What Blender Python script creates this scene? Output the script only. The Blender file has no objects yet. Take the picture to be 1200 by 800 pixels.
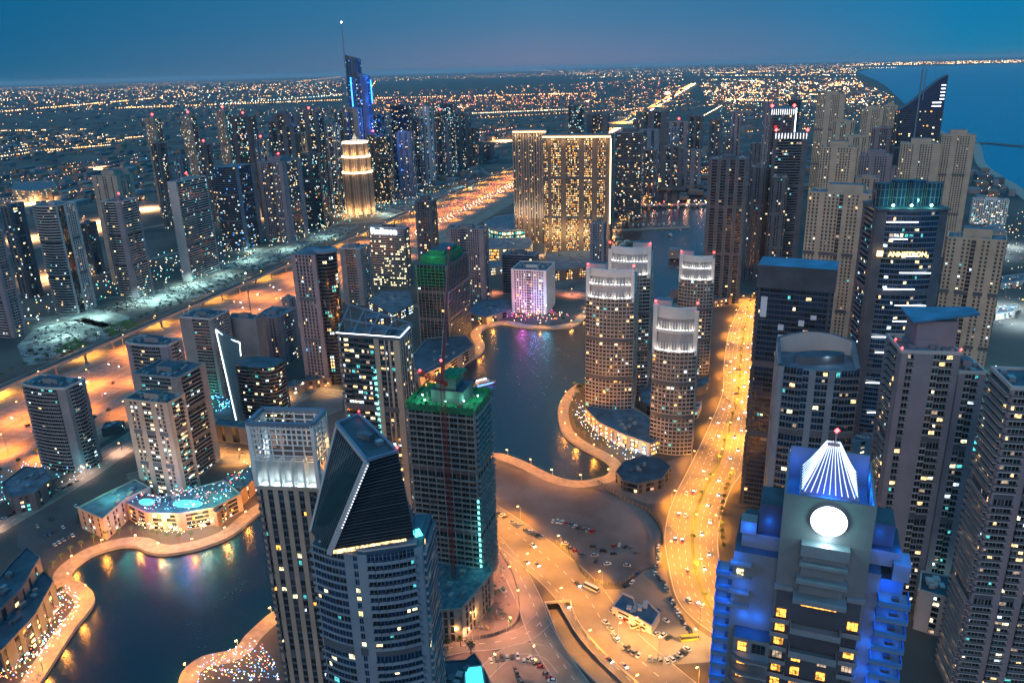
import bpy, math, random
from mathutils import Matrix, Vector
from mathutils.geometry import tessellate_polygon
R = math.radians
random.seed(7)
SC = bpy.context.scene
COL = SC.collection

# ---------------------------------------------------------------- camera
CAM_H, FPX, PITCH, ROLL = 300.0, 923.0, R(19.07), R(1.6)
cp, sp, cr, sr = math.cos(PITCH), math.sin(PITCH), math.cos(ROLL), math.sin(ROLL)
cd = bpy.data.cameras.new('camera'); cam = bpy.data.objects.new('camera', cd); COL.objects.link(cam)
cd.sensor_width = 36.0; cd.lens = 36.0 * FPX / 1200.0; cd.clip_start = 1.0; cd.clip_end = 200000.0
Rg, Up, Fw = Vector((1, 0, 0)), Vector((0, sp, cp)), Vector((0, cp, -sp))
Rc = Rg * cr - Up * sr; Uc = Rg * sr + Up * cr
m = Matrix.Identity(4)
for i in range(3):
    m[i][0] = Rc[i]; m[i][1] = Uc[i]; m[i][2] = -Fw[i]
m[2][3] = CAM_H
cam.matrix_world = m
SC.camera = cam

# ---------------------------------------------------------------- world, dusk light, exposure
W = bpy.data.worlds.new('World'); SC.world = W; W.use_nodes = True
nt = W.node_tree; nt.nodes.clear()
N = nt.nodes.new
out = N('ShaderNodeOutputWorld'); bg = N('ShaderNodeBackground')
sky = N('ShaderNodeTexSky'); sky.sky_type = 'NISHITA'; sky.sun_disc = False
sky.sun_elevation = R(1.0); sky.sun_rotation = R(200); sky.altitude = 300; sky.air_density = 1.5; sky.ozone_density = 4.0; sky.dust_density = 1.0
tc = N('ShaderNodeTexCoord'); sx = N('ShaderNodeSeparateXYZ'); nt.links.new(tc.outputs['Generated'], sx.inputs[0])
ramp = N('ShaderNodeValToRGB'); nt.links.new(sx.outputs['Z'], ramp.inputs[0])
els = ramp.color_ramp.elements
els[0].position = 0.0; els[0].color = (.98, 1.18, 2.0, 1)
els[1].position = 1.0; els[1].color = (.7, 2.6, 4.4, 1)
for ps, c in ((0.05, (.40, 1.12, 2.1)), (0.13, (.03, 1.05, 2.1)), (0.25, (.5, 1.8, 3.4)), (0.45, (.7, 2.5, 4.4))):
    e = els.new(ps); e.color = (*c, 1)
# the glow of the city keeps the middle of the sky greyer; the sea side stays clear cyan
rx = N('ShaderNodeMapRange'); nt.links.new(sx.outputs['X'], rx.inputs['Value']); rx.inputs['From Min'].default_value = -1; rx.inputs['From Max'].default_value = 1
rc = N('ShaderNodeValToRGB'); nt.links.new(rx.outputs[0], rc.inputs[0]); el = rc.color_ramp.elements
el[0].position = 0.0; el[0].color = (.15, .75, .8, 1); el[1].position = 1.0; el[1].color = (.2, 1.1, 1.1, 1)
for ps, c in ((.24, (.08, .68, .80)), (.40, (.6, .92, .96)), (.52, (1.15, 1.1, 1.06)), (.64, (.7, 1.0, 1.05)), (.74, (.05, 1.08, 1.22))):
    e = el.new(ps); e.color = (*c, 1)
mul = N('ShaderNodeVectorMath'); mul.operation = 'MULTIPLY'
nt.links.new(ramp.outputs[0], mul.inputs[0]); nt.links.new(rc.outputs[0], mul.inputs[1])
mix = N('ShaderNodeMix'); mix.data_type = 'RGBA'; mix.inputs['Factor'].default_value = 0.985
nt.links.new(sky.outputs[0], mix.inputs['A']); nt.links.new(mul.outputs[0], mix.inputs['B'])
nt.links.new(mix.outputs['Result'], bg.inputs[0]); bg.inputs[1].default_value = 0.094
nt.links.new(bg.outputs[0], out.inputs[0])
sl = bpy.data.lights.new('sun', 'SUN'); sl.energy = 0.5; sl.angle = R(36); sl.color = (1.0, 0.76, 0.62)
so = bpy.data.objects.new('sun', sl); COL.objects.link(so)
so.rotation_euler = (R(62), 0, R(-22))
SC.view_settings.view_transform = 'Standard'; SC.view_settings.look = 'None'
SC.view_settings.gamma = 1.0; SC.view_settings.exposure = 0.78; SC.view_settings.use_curve_mapping = False
cy = SC.cycles
cy.use_denoising = True; cy.max_bounces = 4; cy.diffuse_bounces = 2; cy.glossy_bounces = 2; cy.transmission_bounces = 2
cy.volume_bounces = 0; cy.sample_clamp_indirect = 4.0; cy.sample_clamp_direct = 30.0; cy.caustics_reflective = False; cy.caustics_refractive = False
cy.use_light_tree = True

# ---------------------------------------------------------------- helpers
def ray(x, y):
    u = (x - 600) / FPX; v = (400 - y) / FPX
    u, v = u * cr + v * sr, -u * sr + v * cr
    return (u, cp + v * sp, -sp + v * cp)
def at(x, y, z=0.0):                                  # the world point at height z seen along this line of sight
    d = ray(x, y); t = (z - CAM_H) / d[2]
    return (d[0] * t, d[1] * t)
def proj(X, Y, Z):
    z = Z - CAM_H; dd = Y * cp - z * sp; u = X / dd; v = (Y * sp + z * cp) / dd
    u, v = u * cr - v * sr, u * sr + v * cr
    return (600 + u * FPX, 400 - v * FPX)
def height_of(T, by):
    lo, hi = 1.0, 297.0
    for _ in range(45):
        md = (lo + hi) / 2; p = at(T[0], T[1], md)
        if proj(p[0], p[1], 0)[1] < by: lo = md
        else: hi = md
    return (lo + hi) / 2
def dirv(a): return (math.cos(a), math.sin(a))

MATS = {}
def principled(name, col, rough=0.7, metal=0.0, vary=0.0, scale=0.15, spec=0.5, col2=None, bump=0.0, detail=4.0):
    if name in MATS: return MATS[name]
    mt = bpy.data.materials.new(name); mt.use_nodes = True; t = mt.node_tree; b = t.nodes['Principled BSDF']
    b.inputs['Base Color'].default_value = (*col, 1); b.inputs['Roughness'].default_value = rough
    b.inputs['Metallic'].default_value = metal; b.inputs['Specular IOR Level'].default_value = spec
    if vary or col2:
        c = t.nodes.new('ShaderNodeNewGeometry'); n = t.nodes.new('ShaderNodeTexNoise')
        n.inputs['Scale'].default_value = scale; n.inputs['Detail'].default_value = detail
        t.links.new(c.outputs['Position'], n.inputs['Vector'])
        r = t.nodes.new('ShaderNodeValToRGB'); t.links.new(n.outputs['Fac'], r.inputs[0])
        r.color_ramp.elements[0].position = 0.35; r.color_ramp.elements[1].position = 0.65
        c2 = col2 or tuple(x * (1 + vary) for x in col); c1 = col if col2 else tuple(x * (1 - vary) for x in col)
        r.color_ramp.elements[0].color = (*c1, 1); r.color_ramp.elements[1].color = (*c2, 1)
        t.links.new(r.outputs[0], b.inputs['Base Color'])
        if bump:
            bp = t.nodes.new('ShaderNodeBump'); bp.inputs['Strength'].default_value = bump
            t.links.new(n.outputs['Fac'], bp.inputs['Height']); t.links.new(bp.outputs[0], b.inputs['Normal'])
    MATS[name] = mt; return mt
def emitter(name, col, strength, vary=False):
    if name in MATS: return MATS[name]
    mt = bpy.data.materials.new(name); mt.use_nodes = True; t = mt.node_tree; b = t.nodes['Principled BSDF']
    b.inputs['Base Color'].default_value = (*[min(.8, c) for c in col], 1)
    b.inputs['Emission Color'].default_value = (*col, 1); b.inputs['Emission Strength'].default_value = strength
    if vary:                                           # the lit room behind the pane: lamps, furniture, curtains
        c = t.nodes.new('ShaderNodeNewGeometry'); n = t.nodes.new('ShaderNodeTexNoise')
        n.inputs['Scale'].default_value = 0.9; n.inputs['Detail'].default_value = 2.0
        t.links.new(c.outputs['Position'], n.inputs['Vector'])
        r = t.nodes.new('ShaderNodeMapRange'); t.links.new(n.outputs['Fac'], r.inputs['Value'])
        r.inputs['From Min'].default_value = .38; r.inputs['From Max'].default_value = .66
        r.inputs['To Min'].default_value = .12 * strength; r.inputs['To Max'].default_value = 1.6 * strength
        t.links.new(r.outputs[0], b.inputs['Emission Strength'])
    try: mt.cycles.emission_sampling = 'NONE'
    except Exception: pass
    MATS[name] = mt; return mt

wall = {
 'tan': principled('tan render', (.36, .30, .25), .8, vary=.12, scale=.08), 'beige': principled('beige render', (.47, .38, .29), .8, vary=.1, scale=.08),
 'grey': principled('grey render', (.20, .21, .23), .8, vary=.12, scale=.08), 'light': principled('light render', (.42, .40, .40), .7, vary=.08, scale=.08),
 'mauve': principled('mauve render', (.235, .21, .245), .8, vary=.1, scale=.08), 'dark': principled('dark cladding', (.06, .07, .09), .45, vary=.2, scale=.08),
 'blue': principled('blue grey cladding', (.13, .18, .25), .45, vary=.15, scale=.08), 'brown': principled('brown stone', (.22, .155, .12), .8, vary=.12, scale=.08),
 'steel': principled('steel blue panel', (.19, .245, .30), .5, vary=.12, scale=.08), 'concrete': principled('raw concrete', (.24, .23, .22), .9, vary=.25, scale=.3), 'white': principled('white render', (.66, .64, .62), .7, vary=.06, scale=.1),
 'slate': principled('slate panel', (.085, .10, .125), .6, vary=.15, scale=.1)}
roofm = principled('roof membrane', (.10, .13, .17), .85, vary=.35, scale=.12)
roofd = principled('dark roof', (.035, .06, .09), .6, vary=.4, scale=.1)
metal = principled('galvanised metal', (.35, .37, .40), .45, .7)
glass = [principled('dark glass', (.010, .018, .026), .08, 0, spec=.9), principled('curtained glass', (.05, .055, .06), .25, 0, spec=.6),
         principled('teal glass', (.006, .045, .055), .10, 0, spec=.9), principled('blue glass', (.008, .03, .075), .07, 0, spec=1.0)]
LIT = {'warm': emitter('warm lit window', (1, .58, .22), 1.9, True), 'orange': emitter('orange lit window', (1, .36, .05), 2.2, True),
       'cool': emitter('cool lit window', (.72, .92, 1), 1.4, True), 'teal': emitter('teal lit window', (.12, .75, .70), .6, True),
       'yellow': emitter('yellow lit window', (1, .80, .42), 1.9, True), 'dim': emitter('dim lit window', (.8, .55, .35), .35, True),
       'blue': emitter('blue lit window', (.05, .3, 1), 1.2, True)}
E_white = emitter('white lamp', (1, .95, .85), 9); E_orange = emitter('sodium lamp', (1, .48, .12), 14); E_red = emitter('red beacon', (1, .03, .03), 14)
E_cyan = emitter('cyan tube', (.2, .95, 1), 4); E_blue = emitter('blue tube', (.02, .2, 1), 5); E_strip = emitter('white strip light', (.92, .97, 1), 3.2)
E_warmstrip = emitter('warm strip light', (1, .72, .38), 3); E_green = emitter('green lamp', (.1, 1, .45), 6); E_pink = emitter('pink lamp', (1, .1, .5), 6)
asphalt = principled('asphalt', (.085, .078, .072), .85, vary=.3, scale=.05, bump=.1)
asphalt2 = principled('dusty asphalt', (.14, .125, .11), .8, col2=(.22, .195, .17), scale=.06, detail=10)
sand = principled('packed sand', (.10, .085, .085), .95, col2=(.19, .16, .155), scale=.03, detail=12, bump=.6)
ground_m = principled('city ground', (.035, .040, .045), .95, col2=(.13, .105, .09), scale=.006, detail=12)
kerb_m = principled('kerb concrete', (.38, .35, .31), .85, vary=.15, scale=.3)
pave = principled('promenade paving', (.34, .27, .20), .8, vary=.18, scale=.25)
paint = principled('road paint', (.75, .73, .68), .6); grass_m = principled('lawn', (.035, .085, .02), .95, vary=.4, scale=.1)
leaf = principled('palm leaf', (.045, .085, .03), .7, vary=.3, scale=.5); bark = principled('palm bark', (.16, .11, .07), .9)
redpaint = principled('red crane paint', (.22, .02, .02), .5); netting = principled('green safety netting', (.012, .16, .075), .9, vary=.5, scale=.6)

class MB:
    def __init__(s): s.v = []; s.f = []; s.m = []; s.mats = []
    def mi(s, mt):
        if mt not in s.mats: s.mats.append(mt)
        return s.mats.index(mt)
    def face(s, pts, mt):
        b = len(s.v); s.v.extend(pts); s.f.append(tuple(range(b, b + len(pts)))); s.m.append(s.mi(mt))
    def prism(s, poly, z0, z1, mt, top=None, bottom=False):
        n = len(poly); k = s.mi(mt); b = len(s.v)
        s.v.extend([(p[0], p[1], z0) for p in poly]); s.v.extend([(p[0], p[1], z1) for p in poly])
        for i in range(n):
            j = (i + 1) % n; s.f.append((b + i, b + j, b + n + j, b + n + i)); s.m.append(k)
        s.f.append(tuple(range(b + n, b + 2 * n))); s.m.append(s.mi(top or mt))
        if bottom: s.f.append(tuple(range(b + n - 1, b - 1, -1))); s.m.append(k)
    def box(s, c, size, mt, a=0.0, bottom=True):      # c = centre of the base
        ca, sa = math.cos(a), math.sin(a); hx, hy = size[0] / 2, size[1] / 2
        s.prism([(c[0] + x * ca - y * sa, c[1] + x * sa + y * ca) for x, y in ((-hx, -hy), (hx, -hy), (hx, hy), (-hx, hy))], c[2], c[2] + size[2], mt, None, bottom)
    def bar(s, p, q, w, mt, up=(0, 0, 1)):            # a square bar between two points
        p, q = Vector(p), Vector(q); d = (q - p).normalized(); u = Vector(up)
        if abs(d.dot(u)) > .98: u = Vector((1, 0, 0))
        x = d.cross(u).normalized() * w / 2; y = x.cross(d).normalized() * w / 2
        b = len(s.v); k = s.mi(mt)
        for o in (p, q):
            for a, c in ((-1, -1), (1, -1), (1, 1), (-1, 1)): s.v.append(tuple(o + x * a + y * c))
        for i in range(4):
            j = (i + 1) % 4; s.f.append((b + i, b + j, b + 4 + j, b + 4 + i)); s.m.append(k)
        s.f.append((b + 3, b + 2, b + 1, b)); s.f.append((b + 4, b + 5, b + 6, b + 7)); s.m += [k, k]
    def dot(s, c, r, mt):                             # an eight-faced lamp globe
        b = len(s.v); k = s.mi(mt); x, y, z = c
        s.v.extend([(x + r, y, z), (x, y + r, z), (x - r, y, z), (x, y - r, z), (x, y, z + r), (x, y, z - r)])
        for i in range(4):
            j = (i + 1) % 4; s.f.append((b + i, b + j, b + 4)); s.f.append((b + j, b + i, b + 5)); s.m += [k, k]
    def cyl(s, c, r, h, mt, n=12, r2=None, top=None):
        r2 = r if r2 is None else r2; b = len(s.v); k = s.mi(mt)
        for rr, z in ((r, c[2]), (r2, c[2] + h)):
            for i in range(n): a = 2 * math.pi * i / n; s.v.append((c[0] + rr * math.cos(a), c[1] + rr * math.sin(a), z))
        for i in range(n):
            j = (i + 1) % n; s.f.append((b + i, b + j, b + n + j, b + n + i)); s.m.append(k)
        s.f.append(tuple(range(b + n, b + 2 * n))); s.m.append(s.mi(top or mt))
    def data(s, name):
        me = bpy.data.meshes.new(name); me.from_pydata([tuple(v) for v in s.v], [], s.f)
        for mt in s.mats: me.materials.append(mt)
        me.polygons.foreach_set('material_index', s.m); me.update(); return me
    def build(s, name, parent=None, **props):
        if not s.f: return None
        return link(name, s.data(name), parent, **props)
def link(name, data, parent=None, loc=None, **props):
    o = bpy.data.objects.new(name, data); COL.objects.link(o)
    if parent is not None:
        o.parent = parent; o.matrix_parent_inverse = Matrix.Translation(-Vector(parent.location)) if not parent.get('_z') else Matrix.Identity(4)
    if loc: o.location = loc
    for k, v in props.items(): o[k] = v
    return o
def root(name, loc, label, cat, group=None):
    o = bpy.data.objects.new(name, None); COL.objects.link(o); o.location = loc
    o['label'] = label; o['category'] = cat
    if group: o['group'] = group
    return o
def lamp(parent, loc, col, power, kind='POINT', radius=.6, target=None, spot=150, name='lamp_light'):
    l = bpy.data.lights.new(name, kind); l.color = col; l.energy = power
    if kind == 'AREA': l.size = radius
    else: l.shadow_soft_size = radius
    if kind == 'SPOT': l.spot_size = R(spot); l.spot_blend = .7
    o = bpy.data.objects.new(name, l); COL.objects.link(o)
    if parent is not None:
        o.parent = parent; o.matrix_parent_inverse = Matrix.Translation(-Vector(parent.location))
    o.location = loc
    if target is not None:
        o.rotation_euler = (Vector(target) - Vector(loc)).to_track_quat('-Z', 'Y').to_euler()
    return o
def smooth(pts, k=6, closed=False):                   # Catmull-Rom
    n = len(pts); res = []
    rng = range(n) if closed else range(n - 1)
    for i in rng:
        P = [pts[(i + j) % n] if closed else pts[min(max(i + j, 0), n - 1)] for j in (-1, 0, 1, 2)]
        for s in range(k):
            t = s / k
            res.append(tuple(.5 * (2 * P[1][a] + (P[2][a] - P[0][a]) * t + (2 * P[0][a] - 5 * P[1][a] + 4 * P[2][a] - P[3][a]) * t * t + (3 * P[1][a] - P[0][a] - 3 * P[2][a] + P[3][a]) * t ** 3) for a in (0, 1)))
    if not closed: res.append(pts[-1])
    return res
def offset_line(pts, d):                              # positive = to the left of the direction of travel
    res = []
    for i in range(len(pts)):
        a = pts[max(i - 1, 0)]; b = pts[min(i + 1, len(pts) - 1)]
        dx, dy = b[0] - a[0], b[1] - a[1]; l = math.hypot(dx, dy) or 1
        res.append((pts[i][0] - dy / l * d, pts[i][1] + dx / l * d))
    return res
def strip(b, L, Rr, z, mt):                            # a sheet between two lines
    for i in range(len(L) - 1):
        b.face([(L[i][0], L[i][1], z), (Rr[i][0], Rr[i][1], z), (Rr[i + 1][0], Rr[i + 1][1], z), (L[i + 1][0], L[i + 1][1], z)], mt)
def walk(pts, step, start=0.0):                        # points every step metres along a line, with the heading
    res = []; d = start; acc = 0.0
    for i in range(len(pts) - 1):
        a, c = pts[i], pts[i + 1]; l = math.hypot(c[0] - a[0], c[1] - a[1])
        while d <= acc + l and l > 0:
            t = (d - acc) / l; res.append((a[0] + (c[0] - a[0]) * t, a[1] + (c[1] - a[1]) * t, math.atan2(c[1] - a[1], c[0] - a[0]))); d += step
        acc += l
    return res
def sheet(name, polys, z, mt, **props):                # a flat sheet with holes: first loop outside, the rest holes
    vs = [Vector((p[0], p[1], z)) for lp in polys for p in lp]
    tris = tessellate_polygon([[Vector((p[0], p[1], 0)) for p in lp] for lp in polys])
    fs = []
    for t in tris:
        a, b_, c = (vs[i] for i in t)
        fs.append(tuple(t) if (b_ - a).cross(c - a).z > 0 else tuple(reversed(t)))
    me = bpy.data.meshes.new(name); me.from_pydata([tuple(v) for v in vs], [], fs); me.materials.append(mt); me.update()
    return link(name, me, None, **props)
S = dict(kind='structure')
HA = R(73.2); HD = dirv(HA); HN = (-HD[1], HD[0])      # the highway's direction; the city grid follows it
def hw(s, t): return (HD[0] * s + HN[0] * t, HD[1] * s + HN[1] * t)
ORD = ['first', 'second', 'third', 'fourth', 'fifth', 'sixth', 'seventh', 'eighth', 'ninth', 'tenth', 'eleventh', 'twelfth', 'thirteenth', 'fourteenth', 'fifteenth', 'sixteenth', 'seventeenth', 'eighteenth', 'nineteenth', 'twentieth']
def nth(i):
    if i < 20: return ORD[i]
    n = i + 1; return '%d%s' % (n, {1: 'st', 2: 'nd', 3: 'rd'}.get(n % 10 if n % 100 not in (11, 12, 13) else 0, 'th'))
# ---------------------------------------------------------------- the setting: ground, water, roads
G = at
upper = [(28, 830), (66, 770), (88, 736), (108, 710), (110, 696), (100, 685), (86, 678), (85, 668), (97, 657), (112, 648), (140, 640), (160, 640), (172, 646), (192, 649), (220, 645), (240, 640), (266, 630), (284, 618), (300, 604),
         (335, 580), (385, 545), (430, 508), (470, 480), (505, 462), (536, 436), (548, 424), (564, 414), (568, 404), (562, 392), (568, 384), (580, 381), (592, 379), (612, 383), (640, 385), (656, 384), (674, 381), (686, 372),
         (705, 345), (718, 315), (722, 292), (722, 272), (735, 256), (752, 244), (758, 228), (757, 212), (780, 206), (812, 201), (835, 190)]
lower = [(842, 205), (838, 240), (832, 285), (815, 325), (790, 345), (765, 354), (745, 375), (720, 410), (686, 447), (676, 450), (662, 462), (654, 478), (655, 495), (661, 509), (676, 521), (696, 532), (710, 540), (715, 548),
         (711, 556), (700, 560), (684, 563), (666, 562), (646, 556), (620, 543), (600, 535), (580, 531), (550, 537), (505, 548), (455, 568), (410, 592), (378, 620), (358, 665), (338, 702), (312, 722), (288, 744), (274, 760), (240, 768), (220, 780), (210, 795), (206, 830)]
UW = smooth([G(*p) for p in upper], 4); LW = smooth([G(*p) for p in lower], 4)
water_loop = UW + LW                                     # the marina basin
coast = [(1004, 84.5), (1030, 96), (1056, 118), (1078, 140), (1104, 158), (1136, 166), (1143, 190), (1158, 204), (1180, 218), (1205, 238), (1300, 300), (1500, 420)]
CW = smooth([G(*p) for p in coast], 4)
# underpass: a sunk carriageway open at the near end
upL = smooth([G(*p) for p in [(638, 707), (641, 714), (660, 758), (698, 800), (760, 860)]], 5)
upR = smooth([G(*p) for p in [(669, 704), (680, 732), (712, 768), (748, 800), (815, 862)]], 5)
up_loop = upL + upR[::-1]
far = 90000.0
outer = [(-far, -400), (900, -400)] + CW[::-1] + [G(1030, 78.6), G(1100, 77), (G(1200, 74)), (G(1330, 70)), (G(1700, 58.5)), (far * 1.2, far), (-far, far)]
outer[2:2] = []
sheet('ground', [outer, water_loop, up_loop], 0.0, ground_m, **S)
def water_mat(name, col, scale):
    mt = principled(name, col, .2, spec=.5)
    t = mt.node_tree; b = t.nodes['Principled BSDF']; c = t.nodes.new('ShaderNodeNewGeometry'); n = t.nodes.new('ShaderNodeTexNoise'); bp = t.nodes.new('ShaderNodeBump')
    n.inputs['Scale'].default_value = scale; n.inputs['Detail'].default_value = 3; bp.inputs['Strength'].default_value = .9; bp.inputs['Distance'].default_value = .16
    t.links.new(c.outputs['Position'], n.inputs['Vector']); t.links.new(n.outputs['Fac'], bp.inputs['Height']); t.links.new(bp.outputs[0], b.inputs['Normal'])
    return mt
marina_w = water_mat('marina water', (.001, .012, .028), 1.4); sea_w = water_mat('sea water', (.001, .12, .25), .5)
xs = [p[0] for p in water_loop]; ys = [p[1] for p in water_loop]
sheet('marina_water', [water_loop], -1.8, marina_w, **S)
sheet('sea', [[(600, -400), (far * 1.5, -400), (far * 1.5, far * 1.2), (far * .1, far * 1.2), (1200, 12000), (650, 1600)]], -2.4, sea_w, **S)
q = MB()
for L in (UW, LW, CW[::-1]):
    for i in range(len(L) - 1):
        a, b_ = L[i], L[i + 1]; q.face([(a[0], a[1], .35), (b_[0], b_[1], .35), (b_[0], b_[1], -3), (a[0], a[1], -3)], kerb_m)
        q.face([(b_[0], b_[1], .35), (a[0], a[1], .35), (a[0], a[1], -3), (b_[0], b_[1], -3)], kerb_m) if L is CW else None
q.build('quay_wall', None, label='pale stone quay wall that edges the marina basin', category='quay wall')
# sunk road floor, its retaining walls and portal
u = MB(); DEP = 4.6
nL = len(upL)
def dep(i): return -DEP * max(0, 1 - max(0, i - 2) / (nL - 1) * .85)
for i in range(nL - 1):
    a, b_, c, d = upL[i], upR[i], upR[i + 1], upL[i + 1]
    u.face([(a[0], a[1], dep(i)), (b_[0], b_[1], dep(i)), (c[0], c[1], dep(i + 1)), (d[0], d[1], dep(i + 1))], asphalt2)
u.build('underpass_road', None, **S)
r = root('underpass_portal', (*upL[0], 0), 'retaining walls and dark mouth of the sunken road', 'underpass')
for L, sgn in ((upL, 1), (upR, -1)):
    w = MB(); O = offset_line(L, .6 * sgn)
    for i in range(nL - 1):
        a, b_, c, d = L[i], L[i + 1], O[i + 1], O[i]
        w.face([(a[0], a[1], -8), (b_[0], b_[1], -8), (b_[0], b_[1], 1.1), (a[0], a[1], 1.1)], kerb_m)
        w.face([(d[0], d[1], 0), (c[0], c[1], 0), (c[0], c[1], 1.1), (d[0], d[1], 1.1)], kerb_m)
        w.face([(a[0], a[1], 1.1), (b_[0], b_[1], 1.1), (c[0], c[1], 1.1), (d[0], d[1], 1.1)], kerb_m)
    w.build('retaining_wall', r)
w = MB(); a, b_ = upL[0], upR[0]; g = (-(b_[1] - a[1]), b_[0] - a[0]); gl = math.hypot(*g); g = (g[0] / gl, g[1] / gl)
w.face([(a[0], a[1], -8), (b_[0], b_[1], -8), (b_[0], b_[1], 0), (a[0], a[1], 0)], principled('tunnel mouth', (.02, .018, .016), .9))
w.bar((a[0], a[1], .6), (b_[0], b_[1], .6), 1.2, kerb_m); w.build('portal_beam', r)

roads = {}
def road(name, line, wl, wr, mt, z=.012, lanes=(), kerb=True):
    L, Rr = offset_line(line, wl), offset_line(line, -wr); b = MB(); strip(b, L, Rr, z, mt); b.build(name, None, **S)
    k = MB()
    if kerb:
        for E_, sg in ((L, 1), (Rr, -1)):
            O = offset_line(E_, .5 * sg)
            for i in range(len(E_) - 1):
                a, b2, c, d = E_[i], E_[i + 1], O[i + 1], O[i]
                k.face([(*a, .14), (*b2, .14), (*c, .14), (*d, .14)] if sg < 0 else [(*d, .14), (*c, .14), (*b2, .14), (*a, .14)], kerb_m)
                k.face([(*a, 0), (*b2, 0), (*b2, .14), (*a, .14)], kerb_m)
        k.build('kerb', None, kind='structure')
    mk = MB()
    for off, dash in lanes:
        M0 = offset_line(line, off)
        if dash:
            for x, y, a in walk(M0, 9.0):
                mk.box((x, y, z + .004), (3.6, .28, .004), paint, a, False)
        else: strip(mk, offset_line(M0, .14), offset_line(M0, -.14), z + .006, paint)
    mk.build('lane_markings', None, kind='structure'); roads[name] = line
hl = [hw(s, t) for s, t in [(-300, 640), (300, 640), (1000, 640), (2000, 640), (3000, 655), (3800, 666), (6000, 710), (9000, 800), (13500, 930)]]
hl = smooth(hl, 5)
# two carriageways with a reserve between them, a service road on either side
def sub(a, b_): return [p for p in hl if a <= p[0] * HD[0] + p[1] * HD[1] <= b_]
near_l = sub(-301, 4300)
ln = [(o, True) for o in (-11, -7.3, -3.7, 3.7, 7.3, 11)] + [(14.6, False), (-14.6, False)]
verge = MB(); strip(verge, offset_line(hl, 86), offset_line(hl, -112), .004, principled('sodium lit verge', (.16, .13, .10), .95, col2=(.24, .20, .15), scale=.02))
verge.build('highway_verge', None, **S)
road('highway_carriageway', offset_line(near_l, 22), 17, 17, asphalt2, .012, ln)
road('highway_carriageway', offset_line(near_l, -22), 17, 17, asphalt2, .012, ln)
road('service_road', offset_line(near_l, 56), 8, 8, asphalt2, .012, [(0, True)])
road('service_road', offset_line(near_l, -60), 9, 9, asphalt2, .012, [(0, True), (4, True)])
road('service_road', offset_line(near_l, -95), 8, 8, asphalt2, .012, [(0, True)])
fl = sub(4200, 14000); b = MB(); strip(b, offset_line(fl, 38), offset_line(fl, -38), .012, asphalt2); b.build('far_highway', None, **S)
# sweeping interchange ramps across the highway
for k_, pts in enumerate([[(340, 262), (400, 262), (440, 258), (480, 246), (540, 225)], [(300, 300), (345, 283), (400, 280), (438, 272), (500, 250)], [(598, 165), (575, 175), (560, 190), (575, 205), (600, 200)],
                          [(0, 372), (60, 372), (110, 352), (160, 345), (230, 330), (330, 292), (420, 250)], [(0, 300), (60, 286), (120, 276), (200, 262), (260, 250), (330, 240)], [(20, 345), (60, 332), (130, 318), (190, 300), (250, 288)]]):
    road('ramp_road', smooth([G(*p) for p in pts], 6), 7, 7, asphalt2, .020 + .004 * k_, [(0, True)], kerb=False)
marL = smooth([G(*p) for p in [(872, 350), (855, 385), (848, 425), (846, 460), (830, 500), (808, 545), (788, 585), (778, 625), (782, 660), (792, 700), (812, 725), (850, 752), (900, 790)]], 6)
marR = smooth([G(*p) for p in [(892, 352), (890, 385), (888, 425), (885, 460), (880, 500), (874, 545), (858, 572), (846, 605), (842, 640), (850, 680), (866, 715), (900, 745), (960, 790)]], 6)
b = MB(); strip(b, marL, marR, .024, asphalt2); b.build('marina_road', None, **S)
marC = [((a[0] + c[0]) / 2, (a[1] + c[1]) / 2) for a, c in zip(marL, marR)]
def lerp_line(t): return [(a[0] + (c[0] - a[0]) * t, a[1] + (c[1] - a[1]) * t) for a, c in zip(marL, marR)]
mk = MB()
for t in (.12, .24, .36, .64, .76, .88):
    for x, y, a in walk(lerp_line(t), 9): mk.box((x, y, .030), (3.6, .3, .004), paint, a, False)
for t in (.02, .98): M0 = lerp_line(t); strip(mk, offset_line(M0, .15), offset_line(M0, -.15), .031, paint)
mk.build('lane_markings', None, kind='structure')
md = MB(); strip(md, lerp_line(.47), lerp_line(.53), .16, principled('planted median', (.10, .09, .05), .95, col2=(.05, .10, .03), scale=.3))
for t, sg in ((.47, 1), (.53, -1)):
    L = lerp_line(t)
    for i in range(len(L) - 1): md.face([(*L[i], 0), (*L[i + 1], 0), (*L[i + 1], .16), (*L[i], .16)], kerb_m)
md.build('median_strip', None, **S)
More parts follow.
